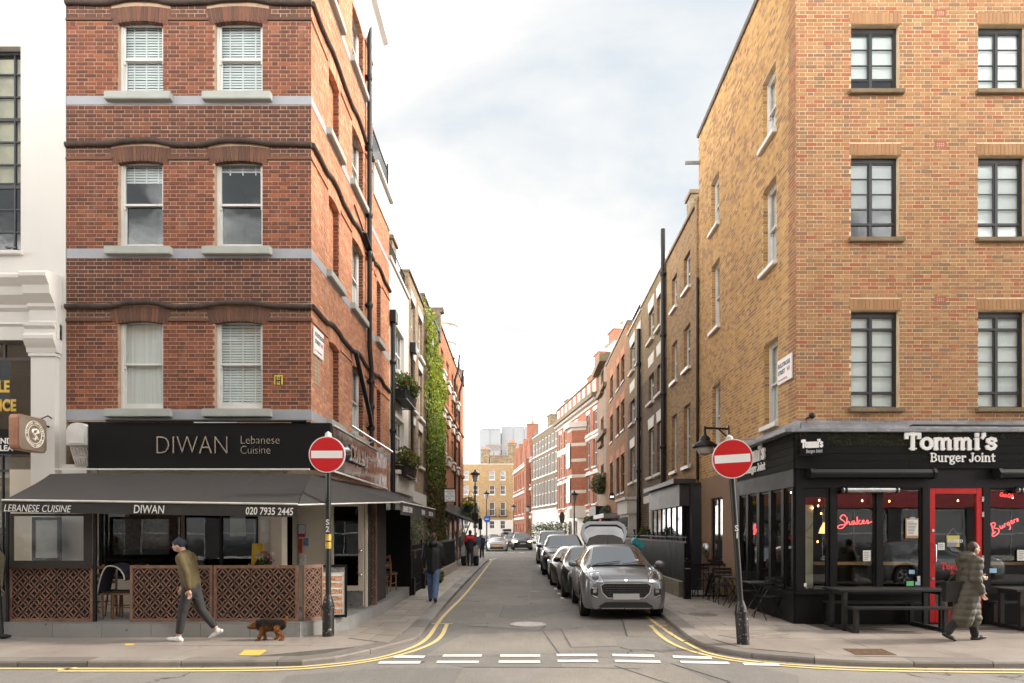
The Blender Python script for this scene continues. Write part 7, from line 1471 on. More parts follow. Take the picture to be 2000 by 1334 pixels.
  for s in (-1, 1):
   q = [(s * (x0 - .13) + .10 * math.cos(k * .7), zl - .04 + .10 * math.sin(k * .7)) for k in range(9)] if rnd else [(s * (x0 - .36), zl - .09), (s * (x0 - .34), zl + .01), (s * (x0 - .02), zl + .04), (s * (x0 + .02), zl - .02), (s * (x0 - .06), zl - .10)]
   patch_('headlight', q, LIT if lit else LAMPG, off=.012)
   patch_('fog_lamp', [(s * (x0 - .02), .40), (s * (x0 - .2), .36), (s * (x0 - .2), .45), (s * (x0 - .03), .50)], TRIMB, off=.01)
  g0 = min(.44, x0 - .40); GR = [(-g0, zl - .02), (g0, zl - .02), (g0 * .85, zl - .26), (-g0 * .85, zl - .26)]; o = patch_('grille', GR, TRIMB, off=.012); patch_('grille_rim', [(x * 1.05, zl - .14 + (z - zl + .14) * 1.12) for x, z in GR], CHROME if front == 'lux' else TRIMB, o, .006)
  patch_('lower_intake', [(-x0 + .15, .26), (x0 - .15, .26), (x0 - .22, .36), (-x0 + .22, .36)], TRIMB, off=.01); patch_('number_plate', [(-.26, zl - .30), (.26, zl - .30), (.26, zl - .19), (-.26, zl - .19)], PLATE, off=.03)
 if rear:
  zr = interp(c['zs'], c['L'] - .15); patch_('tail_lamp', [(-.74, zr - .10), (.74, zr - .10), (.74, zr - .055), (-.74, zr - .055)], REDLAMP, off=.012, back=True, sub=5); patch_('number_plate', [(-.26, .44), (.26, .44), (.26, .55), (-.26, .55)], PLATEY, off=.03, back=True); patch_('rear_bumper', [(-.62, .2), (.62, .2), (.58, .42), (-.58, .42)], TRIMB, off=.01, back=True, sub=5)
 if detail: # wipers, roof aerial, tailgate thrown open, dealer slip on the windscreen
  y0, y1 = c['ws']; zw = interp(c['zt'], y0)
  for a, b in ((-.5, .05), (.1, .58)): mb = MB(); mb.bar((a, y0 - .01, zw + .01), (b, y0 + .09, zw + .075), .014); part('wiper', mb, TRIMB)
  mb = MB(); mb.bar((-.58, y0 - .06, zw - .008), (.58, y0 - .06, zw - .008), .12, .012); part('scuttle_panel', mb, TRIMB); mb = MB(); mb.bar((.0, 3.2, 1.52), (0, 3.32, 1.72), .01); mb.ball((0, 3.2, 1.53), (.03, .06, .02), 8, 5); part('aerial', mb, TRIMB)
  hy, hz = 3.62, 1.46; T = lambda s, t: Vector((s, hy + .18 + t * .42, hz + .03 + t * .62)); prof_ = [(-.46, .0), (-.56, .25), (-.62, .55), (-.56, .85), (-.40, 1.0), (.40, 1.0), (.56, .85), (.62, .55), (.56, .25), (.46, .0)]
  mb = MB(); n = len(prof_); A = [T(x, y) for x, y in prof_]; B_ = [T(x, y) + Vector((0, .09, -.06)) for x, y in prof_]; I = [T(x * .87, .10 + y * .76) for x, y in prof_]; J = [p + Vector((0, .09, -.06)) for p in I]
  mb.add(A + B_ + I + J, [(i, (i + 1) % n, 2 * n + (i + 1) % n, 2 * n + i) for i in range(n)] + [(n + i, 3 * n + i, 3 * n + (i + 1) % n, n + (i + 1) % n) for i in range(n)] + [(i, n + i, n + (i + 1) % n, (i + 1) % n) for i in range(n)] + [(2 * n + i, 2 * n + (i + 1) % n, 3 * n + (i + 1) % n, 3 * n + i) for i in range(n)]); tg = part('tailgate', mb, paint, smooth=True)
  mb = MB(); mb.add([p + Vector((0, .04, -.03)) for p in I] + [p + Vector((0, .05, -.035)) for p in I], [tuple(range(n)), tuple(range(2 * n - 1, n - 1, -1))]); part('tailgate_glass', mb, CARGL_M, tg)
  mb = MB(); mb.prism([(-.50, 0), (.50, 0), (.42, .22), (.2, .30), (-.2, .30), (-.42, .22)], 3.70, 3.76, Matrix.Translation((0, 0, 1.45))); part('roof_spoiler', mb, paint, tg)
  for s in (-.52, .52): mb = MB(); mb.bar((s, 3.7, 1.2), T(s * 1.0, .3) + Vector((0, .1, -.06)), .02); part('gas_strut', mb, TRIMB, tg)
  mb = MB(); mb.add([T(x, 0) for x in (0,)] * 3, [(0, 1, 2)]) if 0 else mb.box(.38, .48, 1.36, 1.365, 1.17, 1.21); part('paper_slip', mb, WHITE)
 if kind == 'van':
  for s in (-1, 1): mb = MB(); mb.bar((s * .70, 1.9, 1.95), (s * .70, 4.7, 1.95), .035); [mb.bar((s * .70, y, 1.86), (s * .70, y, 1.95), .03) for y in (2, 3.3, 4.6)]; part('roof_rail', mb, STEEL)
 if roofbox: mb = MB(); z = max(v for _, v in c['zt']); mb.box(-.5, .5, 1.9, 3.8, z + .06, z + .38); part('roof_box', mb, TRIMB)
 return t
SILVER = carpaint('silver grey car paint', (.20, .205, .215)); CBLACK = carpaint('black car paint', (.004, .004, .005), .0, .25); CGREY = carpaint('bronze grey car paint', (.10, .09, .08)); CNAVY = carpaint('blue black car paint', (.008, .009, .016), .2); CVAN = carpaint('dark silver van paint', (.13, .13, .14)); COLIVE = carpaint('dark olive car paint', (.03, .032, .026), .5); CBEIGE = carpaint('beige silver car paint', (.40, .38, .355)); CWHITE = carpaint('white car paint', (.6, .6, .6), .0)
car('cross', 'silver grey crossover car parked nose out with its tailgate raised', (2.19, 14.06, 0), R(-.6), SILVER, front='cross', detail=True)
car('hatch', 'black compact hatchback parked right behind the silver crossover', (2.02, 18.35, 0), R(-.6), CBLACK, front='round')
car('sport', 'low bronze grey sports car parked between the black hatchback and the dark suv', (1.93, 22.4, 0), R(-.8), CGREY, front='round')
car('suv', 'dark blue black suv with pale reflecting windscreen parked ahead of the van', (1.88, 27.8, 0), R(-.8), CNAVY, front='lux')
car('van', 'tall dark silver people carrier with roof rails last in the parked row', (1.9, 37.6, 0), R(-1), CVAN, front='lux', name='parked_van')
car('suv', 'dark oncoming suv with its headlights lit at the crossing', (.30, 65, 0), R(3), COLIVE, front='lux', lit=True, name='oncoming_car')
car('sport', 'beige silver saloon seen from behind with a yellow number plate', (-2.05, 61.5 + 4.5, 0), R(180), CBEIGE, rear=True, name='moving_car')
car('hatch', 'white car parked beyond the beige saloon on the left', (-3.6, 70, 0), R(8), CWHITE, front='lux'); car('suv', 'black off road car with a roof box far down the street', (-1.35, 84, 0), R(6), CBLACK, front='lux', roofbox=True); car('hatch', 'grey hatchback far away just left of the oncoming suv', (-.85, 74, 0), R(6), CGREY, front='lux'); car('hatch', 'pale silver hatchback farthest away near the end terrace', (-3.1, 88, 0), R(8), CBEIGE, front='lux'); car('suv', 'dark grey suv behind the oncoming one at the far bend', (-.35, 80, 0), R(6), CVAN, front='lux')
car('cross', 'silver car across the main road mirrored in the burger restaurant windows', (16.2, 2.6, 0), R(90), SILVER, front='lux', group=None)
# ---------------------------------------------------------------- street furniture and plants
def leafmat(name, cols, rough=.6):
 m, t, b = newmat(name); g = N(t, 'ShaderNodeNewGeometry'); k = len(cols); c = ramp(t, g.outputs['Random Per Island'], [(i / k, x) for i, x in enumerate(cols)], 'CONSTANT'); L(t, c, b.inputs['Base Color']); b.inputs['Roughness'].default_value = rough
 b.inputs['Subsurface Weight'].default_value = .0; tr = N(t, 'ShaderNodeBsdfTranslucent'); L(t, c, tr.inputs[0]); mx = N(t, 'ShaderNodeMixShader', i_0=.35); o = [n for n in t.nodes if n.type == 'OUTPUT_MATERIAL'][0]; L(t, b.outputs[0], mx.inputs[1]); L(t, tr.outputs[0], mx.inputs[2]); L(t, mx.outputs[0], o.inputs[0]); return m
def leaves(name, pts, size, mat, parent, out=None, kind='stuff'):
 """many small bent leaves; pts = positions, out = preferred facing"""
 V = []; Fs = []
 off = rootloc(parent) if parent is not None else Vector()
 for p in pts:
  n = Vector((random.gauss(0, 1), random.gauss(0, 1), random.gauss(0, .8))); n = (n.normalized() + (out * 1.2 if out is not None else Vector())).normalized()
  a = n.orthogonal().normalized(); a.rotate(Matrix.Rotation(random.uniform(0, 6.28), 3, n)); b = n.cross(a); s = size * random.uniform(.6, 1.3); p = Vector(p) - off; k = len(V)
  V += [p - a * s, p + b * s * .55 + n * s * .12, p + a * s, p - b * s * .55 + n * s * .12]; Fs += [(k, k + 1, k + 2), (k, k + 2, k + 3)]
 me = bpy.data.meshes.new(name); me.from_pydata(V, [], Fs); me.materials.append(mat); return setp(link(name, me, parent), kind=kind)
def blobpts(c, r, n): # points spread through lumpy volume
 out = []
 while len(out) < n:
  d = Vector((random.gauss(0, 1), random.gauss(0, 1), random.gauss(0, 1))).normalized() * random.random() ** .45
  q = Vector((c[0] + d.x * r[0], c[1] + d.y * r[1], c[2] + d.z * r[2]))
  if noise.noise(q * 2.3) > -.22: out.append(q)
 return out
IVYT = leafmat('yellow green creeper leaves', [(.30, .37, .03), (.36, .42, .04), (.20, .29, .025), (.42, .44, .06), (.14, .22, .02)]); IVYM = leafmat('green creeper leaves', [(.11, .19, .025), (.17, .26, .03), (.07, .13, .02), (.24, .30, .035)]); IVYB = leafmat('autumn creeper leaves', [(.06, .09, .02), (.13, .06, .025), (.05, .07, .015), (.16, .09, .03), (.09, .13, .025), (.10, .04, .02)])
ivy = thing('climbing_creeper', 'tall wall creeper turning from yellow green to russet over the narrow brown house', 'creeper', FLs.w(U(843), -.2, 0)); a, b = U(827), U(863)
pts = {0: [], 1: [], 2: []}; outw = -FLs.i
for _ in range(15000):
 u = random.uniform(a, b); z = random.uniform(.8, 11.6); top = 11.5 - 2.2 * ((u - a) / (b - a)) ** 1.3 + .7 * noise.noise(Vector((u * 2, 0, 3))) 
 if z > top or noise.noise(Vector((u * 1.4, z * .8, 1))) < -.38 - .12 * (z > 8): continue
 dd = .06 + .22 * (.5 + noise.noise(Vector((u * 1.7, z * 1.1, 7)))) * random.random() ** .5 * 1.6; v = z / 11 + random.gauss(0, .09); pts[0 if v > .66 else 1 if v > .42 else 2].append(FLs.w(u, -dd, z))
for k, m_ in ((0, IVYT), (1, IVYM), (2, IVYB)): leaves('foliage', pts[k], .075, m_, ivy, outw)
mb = MB(FLs); [mb.tube([(a + (b - a) * f, -.03, .1), (a + (b - a) * (f + .05), -.05, 3), (a + (b - a) * (f - .08), -.05, 6.5), (a + (b - a) * f, -.04, 9)], [.05, .035, .025, .01], 6) for f in (.2, .5, .8)]; mb.build('stem', M('creeper stem', (.08, .06, .04), .9), ivy, kind='stuff')
REDF = leafmat('red petals', [(.45, .02, .03), (.5, .05, .06), (.4, .015, .02)]); GRN = leafmat('box plant leaves', [(.06, .10, .02), (.10, .14, .03), (.04, .07, .015), (.14, .17, .04)]); GRNY = leafmat('yellowish shrub leaves', [(.14, .16, .03), (.20, .20, .04), (.09, .12, .02), (.12, .07, .03)]); OLV = leafmat('grey green shrub leaves', [(.13, .15, .08), (.17, .19, .11), (.09, .11, .06), (.21, .22, .15)]); YELF = leafmat('yellow petals', [(.6, .45, .02), (.65, .5, .05)]); PINKF = leafmat('pink petals', [(.42, .18, .28), (.5, .3, .38), (.3, .12, .25)]); WHITF = leafmat('cream petals', [(.65, .62, .45), (.7, .68, .55)])
for px, y0, y1, lab, red_ in ((772, 706, 764, 'upper window box with red flowers on the white stucco house', True), (772, 868, 922, 'lower window box of bushy green shrubs on the white stucco house', False)):
 z1, z0 = FLs.zp(px, y0, .3), FLs.zp(px, y1, .3); ua, ub = U(px - 1, .1), U(px + 14); t = thing('window_box', lab, 'window box', FLs.w(ua, -.2, z0)); mb = MB(FLs)
 n = 12
 for k in range(n + 1): u = ua + (ub - ua) * k / n; mb.bar((u, -.42, z0), (u, -.48, z0 + .36), .02)
 for zz in (z0, z0 + .36): mb.bar((ua, -.45, zz), (ub, -.45, zz), .03); mb.bar((ua, -.45, zz), (ua, 0, zz), .03); mb.bar((ub, -.45, zz), (ub, 0, zz), .03)
 mb.build('iron_basket', IRON, t, kind='stuff'); mb = MB(FLs); mb.box(ua + .03, ub - .03, -.41, -.05, z0 + .02, z0 + .3); mb.build('trough', BLK, t)
 q = []
 for k in range(7): c = FLs.w(ua + (ub - ua) * (k + .5) / 7, -.34, z0 + .52 + .12 * random.random()); q += blobpts(c, (.32, .26, .30), 210)
 leaves('foliage', q, .05, GRN if red_ else GRNY, t)
 if red_: leaves('flowers', [p for p in random.sample(q, 230) if noise.noise(p * 3.1) > -.05], .05, REDF, t)
# railings, planters and shrubs in front of the left houses
t = thing('iron_railing', 'black iron railing with solid panels before the left hand houses', 'railing', (-3.1, 24, 0)); RF = Frame((-3.02, 18.9), (.0, 1))
y = 0.0
while y < 4.2: mb = MB(RF); mb.bar((y, 0, PZ), (y, 0, 1.45), .022); mb.build('railing_bar', IRON, t); y += .13
for yy in (0, 2.1, 4.2): mb = MB(RF); mb.box(yy - .12, yy + .12, -.12, .12, PZ, .55); mb.build('plinth', BLK, t); mb = MB(RF); mb.bar((yy, 0, .5), (yy, 0, 1.6), .05); mb.build('railing_post', IRON, t)
mb = MB(RF); mb.bar((0, 0, 1.3), (4.2, 0, 1.3), .035); mb.bar((0, 0, .3), (4.2, 0, .3), .035); mb.build('rail', IRON, t, kind='stuff')
mb = MB(RF); mb.box(4.3, 12.5, -.05, .05, .42, 1.42); mb.bar((4.3, -.06, 1.45), (12.5, -.06, 1.45), .06); mb.build('solid_panel', BLK, t); mb = MB(RF); mb.box(4.3, 12.5, -.12, .25, PZ, .42); mb.build('stone_plinth', M('pale stone plinth', (.42, .38, .33), .8, var=.2, scale=3), t)
q = 4.4
while q < 12.4: mb = MB(RF); mb.bar((q, -.055, .45), (q, -.055, 1.4), .012); mb.build('panel_rib', IRON, t); q += .16
t = thing('side_screen', 'tall black screen closing the far end of the awning terrace', 'screen', (-3.4, 18.6, TZ)); mb = MB(); mb.box(-3.75, -2.98, 18.58, 18.64, TZ, 2.42); mb.build('panel', BLKMATT, t); mb = MB(); mb.box(-3.02, -2.96, 18.60, 18.9, PZ, 1.2); mb.build('end_panel', BLKMATT, t)
for c, r, n, m_, lab, sz in (((-3.5, 20.4, 1.75), (.45, .8, .65), 3200, OLV, 'grey green bush growing behind the iron railing', .04), ((-3.5, 22.6, 1.6), (.5, .9, .8), 3000, OLV, 'second grey green bush beside the creeper foot', .045), ((-3.2, 19.6, 1.15), (.22, .5, .3), 900, GRNY, 'low yellow green clipped shrub over the railing', .04), ((-2.75, 23.2, .35), (.16, .3, .3), 700, GRNY, 'small weedy green plant on the pale plinth', .06)):
 t = thing('shrub', lab, 'shrub', (c[0], c[1], .3)); leaves('foliage', blobpts(c, r, n), sz, m_, t); mb = MB(); [mb.tube([(c[0], c[1], .1), (c[0] + .2 * (k - 1), c[1] + .2 * random.random(), c[2])], [.03, .01], 5) for k in range(3)]; mb.build('stem', M('shrub stem', (.09, .07, .05), .9), t, kind='stuff')
# black railing and area wall on the right
t = thing('iron_railing', 'black area railing with solid panels on a stone kerb before the bay shopfront', 'railing', (4.45, 24, 0)); RG = Frame((4.42, 18.1), (-.006, 1)); mb = MB(RG); mb.box(.1, 14, -.12, .18, PZ, .5); mb.build('stone_plinth', M('mossy stone plinth', (.25, .22, .16), .85, var=.35, scale=3, col2=(.12, .13, .05), thr=(.5, .75), bmp=.4), t)
mb = MB(RG); mb.box(.1, 14, -.03, .03, .5, 1.52); mb.build('solid_panel', BLK, t); q = .2
while q < 14: mb = MB(RG); mb.bar((q, -.04, .52), (q, -.04, 1.74), .016); mb.build('railing_bar', IRON, t); q += .17
mb = MB(RG); mb.bar((.1, -.05, 1.55), (14, -.05, 1.55), .05); mb.bar((.1, -.05, 1.68), (14, -.05, 1.68), .03); mb.build('rail', IRON, t, kind='stuff')
for q in (2.6, 5.4, 8.2): mb = MB(RG); mb.bar((q, -.05, .5), (q, -.05, 1.82), .05); mb.ball(RG.m.inverted() @ RG.w(q, -.05, 1.87), .05, 8, 6); mb.build('railing_post', IRON, t)
t = thing('gate_post', 'square black iron gate post at the near end of the right railing', 'post', (4.36, 17.8, PZ)); mb = MB(); mb.box(4.27, 4.45, 17.7, 17.88, PZ, 1.02); mb.build('post', BLK, t, bevel=.008); mb = MB(); mb.box(4.25, 4.47, 17.68, 17.9, 1.02, 1.06); mb.ball((4.36, 17.79, 1.10), .045, 10, 6); mb.build('post_cap', BLK, t); text('lettering', 'PRIVATE', Matrix.Translation((4.29, 17.698, .86)) @ Matrix.Rotation(R(90), 4, 'X'), .035, WHITE, t, .001)
mb = MB(); mb.box(4.5, 5.35, 17.75, 17.79, .15, .95); t = thing('area_gate', 'low black iron gate beside the square gate post', 'gate', (4.9, 17.77, PZ)); mb = MB(); [mb.bar((4.5 + k * .14, 17.77, .12), (4.5 + k * .14, 17.77, .98), .016) for k in range(7)]; mb.build('gate_bar', IRON, t, kind='stuff'); mb = MB(); mb.box(4.48, 5.36, 17.75, 17.79, .95, 1.0); mb.box(4.48, 5.36, 17.75, 17.79, .14, .18); mb.build('gate_frame', IRON, t, kind='stuff')
t = thing('shrub', 'small tree in the area behind the raised tailgate', 'shrub', (4.7, 25.5, .2)); leaves('foliage', blobpts((4.62, 25.2, 1.5), (.25, .4, .55), 1200), .05, GRN, t); mb = MB(); mb.tube([(4.62, 25.2, .1), (4.62, 25.2, 1.4)], [.03, .012], 5); mb.build('stem', M('shrub stem', (.09, .07, .05), .9), t)
for c, r, lab, mt, k_ in ((P(1172, 945, 46), (.7, .9, .7), 'hanging flowers and greenery over the red pub front', GRN, 1), (P(1162, 1017, 48), (.9, .9, .35), 'low planter hedge outside the red pub front', GRN, 0), (P(1186, 1005, 43), (.5, .6, .6), 'bay tree by the dark canopy entrance', OLV, 0), (P(1075, 1035, 60), (2.2, 1.2, .8), 'dark clipped hedge before the white ground floor terrace', GRN, 0)):
 t = thing('shrub' if not k_ else 'flower_basket', lab, 'plant', c); leaves('foliage', blobpts(c, r, 1200), .08, mt, t)
 if k_: leaves('flowers', blobpts(c, r, 120), .07, PINKF, t)
# street lamps and signs down the street
def lamp(px, pt, D, lab, s=1.0):
 b = P(px, 0, D); zt = P(0, pt, D).z; t = thing('street_lamp', lab, 'street lamp', (b.x, D, PZ), 'old style lamp posts'); mb = MB(); mb.tube([(b.x, D, PZ), (b.x, D, .9), (b.x, D, .95), (b.x, D, zt - .75)], [.09, .085, .05, .04], 10); mb.build('post', IRON, t, smooth=True)
 mb = MB(); mb.lathe([(.03, .62), (.06, .56), (.05, .5), (.26, .40), (.30, .36), (.30, .30), (.05, .30)], (b.x, D, zt - .62), 14); mb.build('lamp_hood', IRON, t, smooth=True); mb = MB(); mb.lathe([(.19, .30), (.12, -.12), (.02, -.13)], (b.x, D, zt - .62), 8); mb.build('lantern_glass', M('lantern glass', (.35, .36, .35), .15, var=.2), t); return t, b, zt
t, b, zt = lamp(928, 917, 41.5, 'tall lamp post at the left pavement with flower basket and black box'); mb = MB(); mb.box(b.x - .2, b.x + .2, 41.3, 41.45, P(0, 1021, 41.4).z, P(0, 1002, 41.4).z); mb.build('control_box', BLK, t)
c = P(915, 992, 41.2); hb = thing('hanging_basket', 'basket of yellow flowers hung from the tall left lamp post', 'flower basket', c); mb = MB(); mb.lathe([(.05, -.3), (.22, -.18), (.32, .02), (.28, .02)], c, 12); mb.build('basket', M('dark green basket', (.02, .05, .05), .7), hb); leaves('foliage', blobpts(c + Vector((0, 0, .12)), (.36, .36, .22), 350), .07, GRN, hb); leaves('flowers', blobpts(c + Vector((0, 0, .25)), (.38, .38, .2), 120), .07, YELF, hb); mb = MB(); mb.tube(smooth_path([(b.x, 41.4, c.z + .5), (b.x - .15, 41.3, c.z + 1.1), (c.x, 41.2, c.z + .9), (c.x, 41.2, c.z + .02)], 2), .015, 6); mb.build('bracket', IRON, hb)
lamp(950, 958, 60, 'slim lamp post before the end terrace left of the blue roundel'); lamp(1003, 985, 82, 'small lamp post before the iron balconies of the end terrace'); lamp(1121.5, 958, 47, 'lamp post by the stone bay of the striped mansion block'); lamp(1031, 985, 70, 'lamp post before the crimson gabled houses')
p = P(951, 1014, 59); t = thing('road_sign', 'blue roundel road sign on a thin post far down the street', 'road sign', (p.x, 59, 0)); mb = MB(Matrix.Translation(p) @ Matrix.Rotation(R(90), 4, 'X')); mb.lathe([(.3, -.02), (.3, 0), (.01, 0)], n=20); mb.build('disc', M('blue sign sheeting', (.02, .10, .42), .4), t); mb = MB(); mb.box(p.x - .17, p.x + .17, 58.985, 58.995, p.z - .03, p.z + .03); mb.build('white_arrow', WHITE, t); mb = MB(); mb.tube([(p.x, 59.05, 0), (p.x, 59.05, p.z)], .035, 8); mb.build('post', IRON, t)
p = P(938, 1023, 44.5); t = thing('pay_meter', 'dark signal box on a post at the left junction corner', 'signal', (p.x, 44.5, PZ)); mb = MB(); mb.box(p.x - .13, p.x + .13, 44.4, 44.6, p.z - .38, p.z + .25); mb.prism([(p.x - .15, p.z + .25), (p.x + .15, p.z + .25), (p.x, p.z + .42)], 44.4, 44.6); mb.build('box', BLK, t); mb = MB(); mb.tube([(p.x, 44.5, PZ), (p.x, 44.5, p.z)], .04, 8); mb.build('post', IRON, t)
p = P(1098, 1011, 58); t = thing('road_sign', 'dark round sign seen from behind by the white ground floor', 'road sign', (p.x, 58, 0)); mb = MB(Matrix.Translation(p) @ Matrix.Rotation(R(60), 4, 'Z') @ Matrix.Rotation(R(90), 4, 'X')); mb.lathe([(.5, -.02), (.5, 0), (.01, 0)], n=20); mb.build('disc', BLK, t); mb = MB(); mb.tube([(p.x, 58.05, 0), (p.x, 58.05, p.z)], .04, 8); mb.build('post', IRON, t)
t = thing('street_tree', 'small street tree with thin olive crown behind the yellow flower basket', 'tree', (P(908, 0, 46).x, 46, 0)); x = P(906, 0, 46).x; mb = MB(); mb.tube([(x, 46, 0), (x + .1, 46, 1.6), (x + .5, 46, 2.6)], [.07, .05, .03], 7); mb.tube([(x + .1, 46, 1.6), (x - .2, 46, 2.8)], [.04, .02], 6); mb.build('trunk', M('grey bark', (.12, .10, .08), .9), t, smooth=True); leaves('crown', blobpts((x + .3, 46, 3.3), (.75, .7, .9), 1500), .07, OLV, t)
# wooden chairs and tables on the terrace
WOOD = M('brown chair wood', (.22, .10, .04), .45, var=.3, scale=6, obj=True); SEATB = M('dark seat pad', (.03, .025, .022), .7)
def wchair():
 t = thing('wooden_chair', 'brown wooden chair', 'chair', (0, 0, TZ), 'wooden chairs on the terrace')
 def pt(nm, mb, m=WOOD): me = mb.mesh(nm); me.materials.append(m); return link(nm, me, t)
 for s in (-.19, .19): mb = MB(); mb.tube([(s, -.19, 0), (s, -.17, .44)], [.016, .02], 6); pt('leg', mb); mb = MB(); mb.tube([(s, .24, 0), (s, .17, .45), (s, .2, .7), (s * .98, .27, .92)], [.017, .022, .02, .018], 6); pt('leg', mb)
 mb = MB(); mb.box(-.22, .22, -.22, .2, .42, .45); pt('seat', mb); mb = MB(); mb.box(-.2, .2, -.2, .18, .45, .48); pt('seat_pad', mb, SEATB)
 for z in (.58, .70, .84): mb = MB(); mb.box(-.19, .19, .18 + (z - .58) * .25, .2 + (z - .58) * .25, z, z + .055); pt('back_slat', mb)
 mb = MB(); mb.bar((-.19, -.18, .2), (-.19, .22, .2), .018); mb.bar((.19, -.18, .2), (.19, .22, .2), .018); mb.bar((-.19, .22, .26), (.19, .22, .26), .018); pt('stretcher', mb); return t
ch = wchair()
CHS = [(P(203, 0, 11.95).x, 11.98, 70, 'wooden chair with a dark blanket over its back in the terrace gap'), (P(247, 0, 11.9).x, 11.95, -75, 'bare wooden chair in the terrace gap beside the middle lattice screen'), (-7.35, 12.0, 20, 'wooden chair hidden behind the left lattice screen'), (-4.85, 12.15, -20, 'wooden chair behind the lattice screen below the flower vase'), (-3.35, 15.0, 160, 'wooden chair with a striped cloth under the side awning'), (-3.4, 16.4, 20, 'second wooden chair further under the side awning'), (-3.38, 17.3, 170, 'wooden chair at the far black screen of the side terrace')]
for i, (x, y, rz, lab) in enumerate(CHS):
 o = ch if i == 0 else dup(ch); o.location = (x, y, TZ); o.rotation_euler = (0, 0, R(rz)); o['label'] = lab
t = thing('blanket', 'dark blue blanket with white edging draped over the chair back in the terrace gap', 'blanket', (CHS[0][0], 11.9, 1.2)); BLA = M('navy fleece blanket', (.03, .03, .05), .95, var=.3, scale=8, bmp=.5, bscale=40); mb = MB(); x0 = P(192, 0, 11.75).x; c_ = [(x0 + .0, .78), (x0 + .05, 1.05), (x0 + .13, 1.24), (x0 + .24, 1.27), (x0 + .38, 1.22), (x0 + .46, 1.1), (x0 + .47, 1.02)]
vs = []; q = smooth_path([Vector(p) for p in c_], 2)
for p in q: vs += [(p.x, 11.72, p.y), (p.x + .03, 12.05, p.y + .03)]
mb.add(vs + [(x, y, z - .03) for x, y, z in vs], [(2 * i, 2 * i + 2, 2 * i + 3, 2 * i + 1) for i in range(len(q) - 1)] + [(2 * len(q) + 2 * i, 2 * len(q) + 2 * i + 1, 2 * len(q) + 2 * i + 3, 2 * len(q) + 2 * i + 2) for i in range(len(q) - 1)] + [(2 * i, 2 * len(q) + 2 * i, 2 * len(q) + 2 * i + 2, 2 * i + 2) for i in range(len(q) - 1)]); mb.build('cloth', BLA, t, smooth=True); mb = MB(); mb.tube([(p.x, 11.715, p.y - .01) for p in q], .012, 5); mb.build('edging', CREAM, t)
def dtable(x, y, lab):
 t = thing('dining_table', lab, 'table', (x, y, TZ), 'dining tables on the terrace'); mb = MB(); mb.box(x - .34, x + .34, y - .34, y + .34, TZ + .70, TZ + .74); mb.build('table_top', M('walnut table top', (.09, .045, .025), .4), t, bevel=.005); mb = MB(); mb.tube([(x, y, TZ), (x, y, TZ + .02), (x, y, TZ + .03), (x, y, TZ + .7)], [.2, .2, .03, .03], 12); mb.build('pedestal', BLK, t)
dtable(-4.45, 12.1, 'dining table with a vase of flowers behind the right lattice screen'); dtable(-6.2, 12.15, 'dining table behind the middle lattice screen'); dtable(-3.38, 15.75, 'dining table under the side awning between the wooden chairs')
c = Vector((P(520, 0, 12.1).x, 12.05, TZ + .74)); t = thing('flower_vase', 'glass vase of cream and pink flowers on the table before the beige pillar', 'vase', c); mb = MB(); mb.lathe([(.035, 0), (.04, .02), (.03, .1), (.045, .2), (.04, .2)], c, 12); mb.build('vase', glass('vase glass', (.9, .92, .9), 1.2), t, smooth=True)
leaves('foliage', blobpts(c + Vector((0, 0, .24)), (.13, .1, .10), 160), .035, GRN, t)
for dx, dz, m_ in ((-.05, .30, WHITF), (.07, .34, PINKF), (.12, .27, PINKF), (0, .40, PINKF), (-.11, .36, WHITF), (.13, .38, WHITF)): leaves('flower', blobpts(c + Vector((dx, -.03, dz)), (.05, .05, .045), 60), .025, m_, t, kind=None)
t = thing('floor_sign', 'yellow caution floor sign standing inside the window behind the flowers', 'sign', (P(504, 0, 12.6).x, 12.55, 1.1)); mb = MB(); x = P(504, 0, 12.55).x; mb.prism([(x - .13, 1.0), (x + .13, 1.0), (x + .10, 1.62), (x - .10, 1.62)], 12.53, 12.55); mb.build('panel', M('yellow plastic', (.60, .40, .03), .4), t); mb = MB(); mb.prism([(x - .07, 1.2), (x + .07, 1.2), (x, 1.34)], 12.522, 12.529); mb.build('warning_triangle', SIGNBLK, t)
t = thing('blue_bag', 'turquoise bag held up beside the open tailgate of the silver crossover', 'bag', P(1246, 1061, 17.8)); c = P(1246, 1061, 17.8); mb = MB(Matrix.Translation(c) @ Matrix.Rotation(R(35), 4, 'Y')); mb.box(-.17, .17, -.1, .1, -.09, .09); mb.build('bag_body', M('turquoise plastic', (.03, .30, .33), .5, var=.2, scale=5), t, bevel=.03)
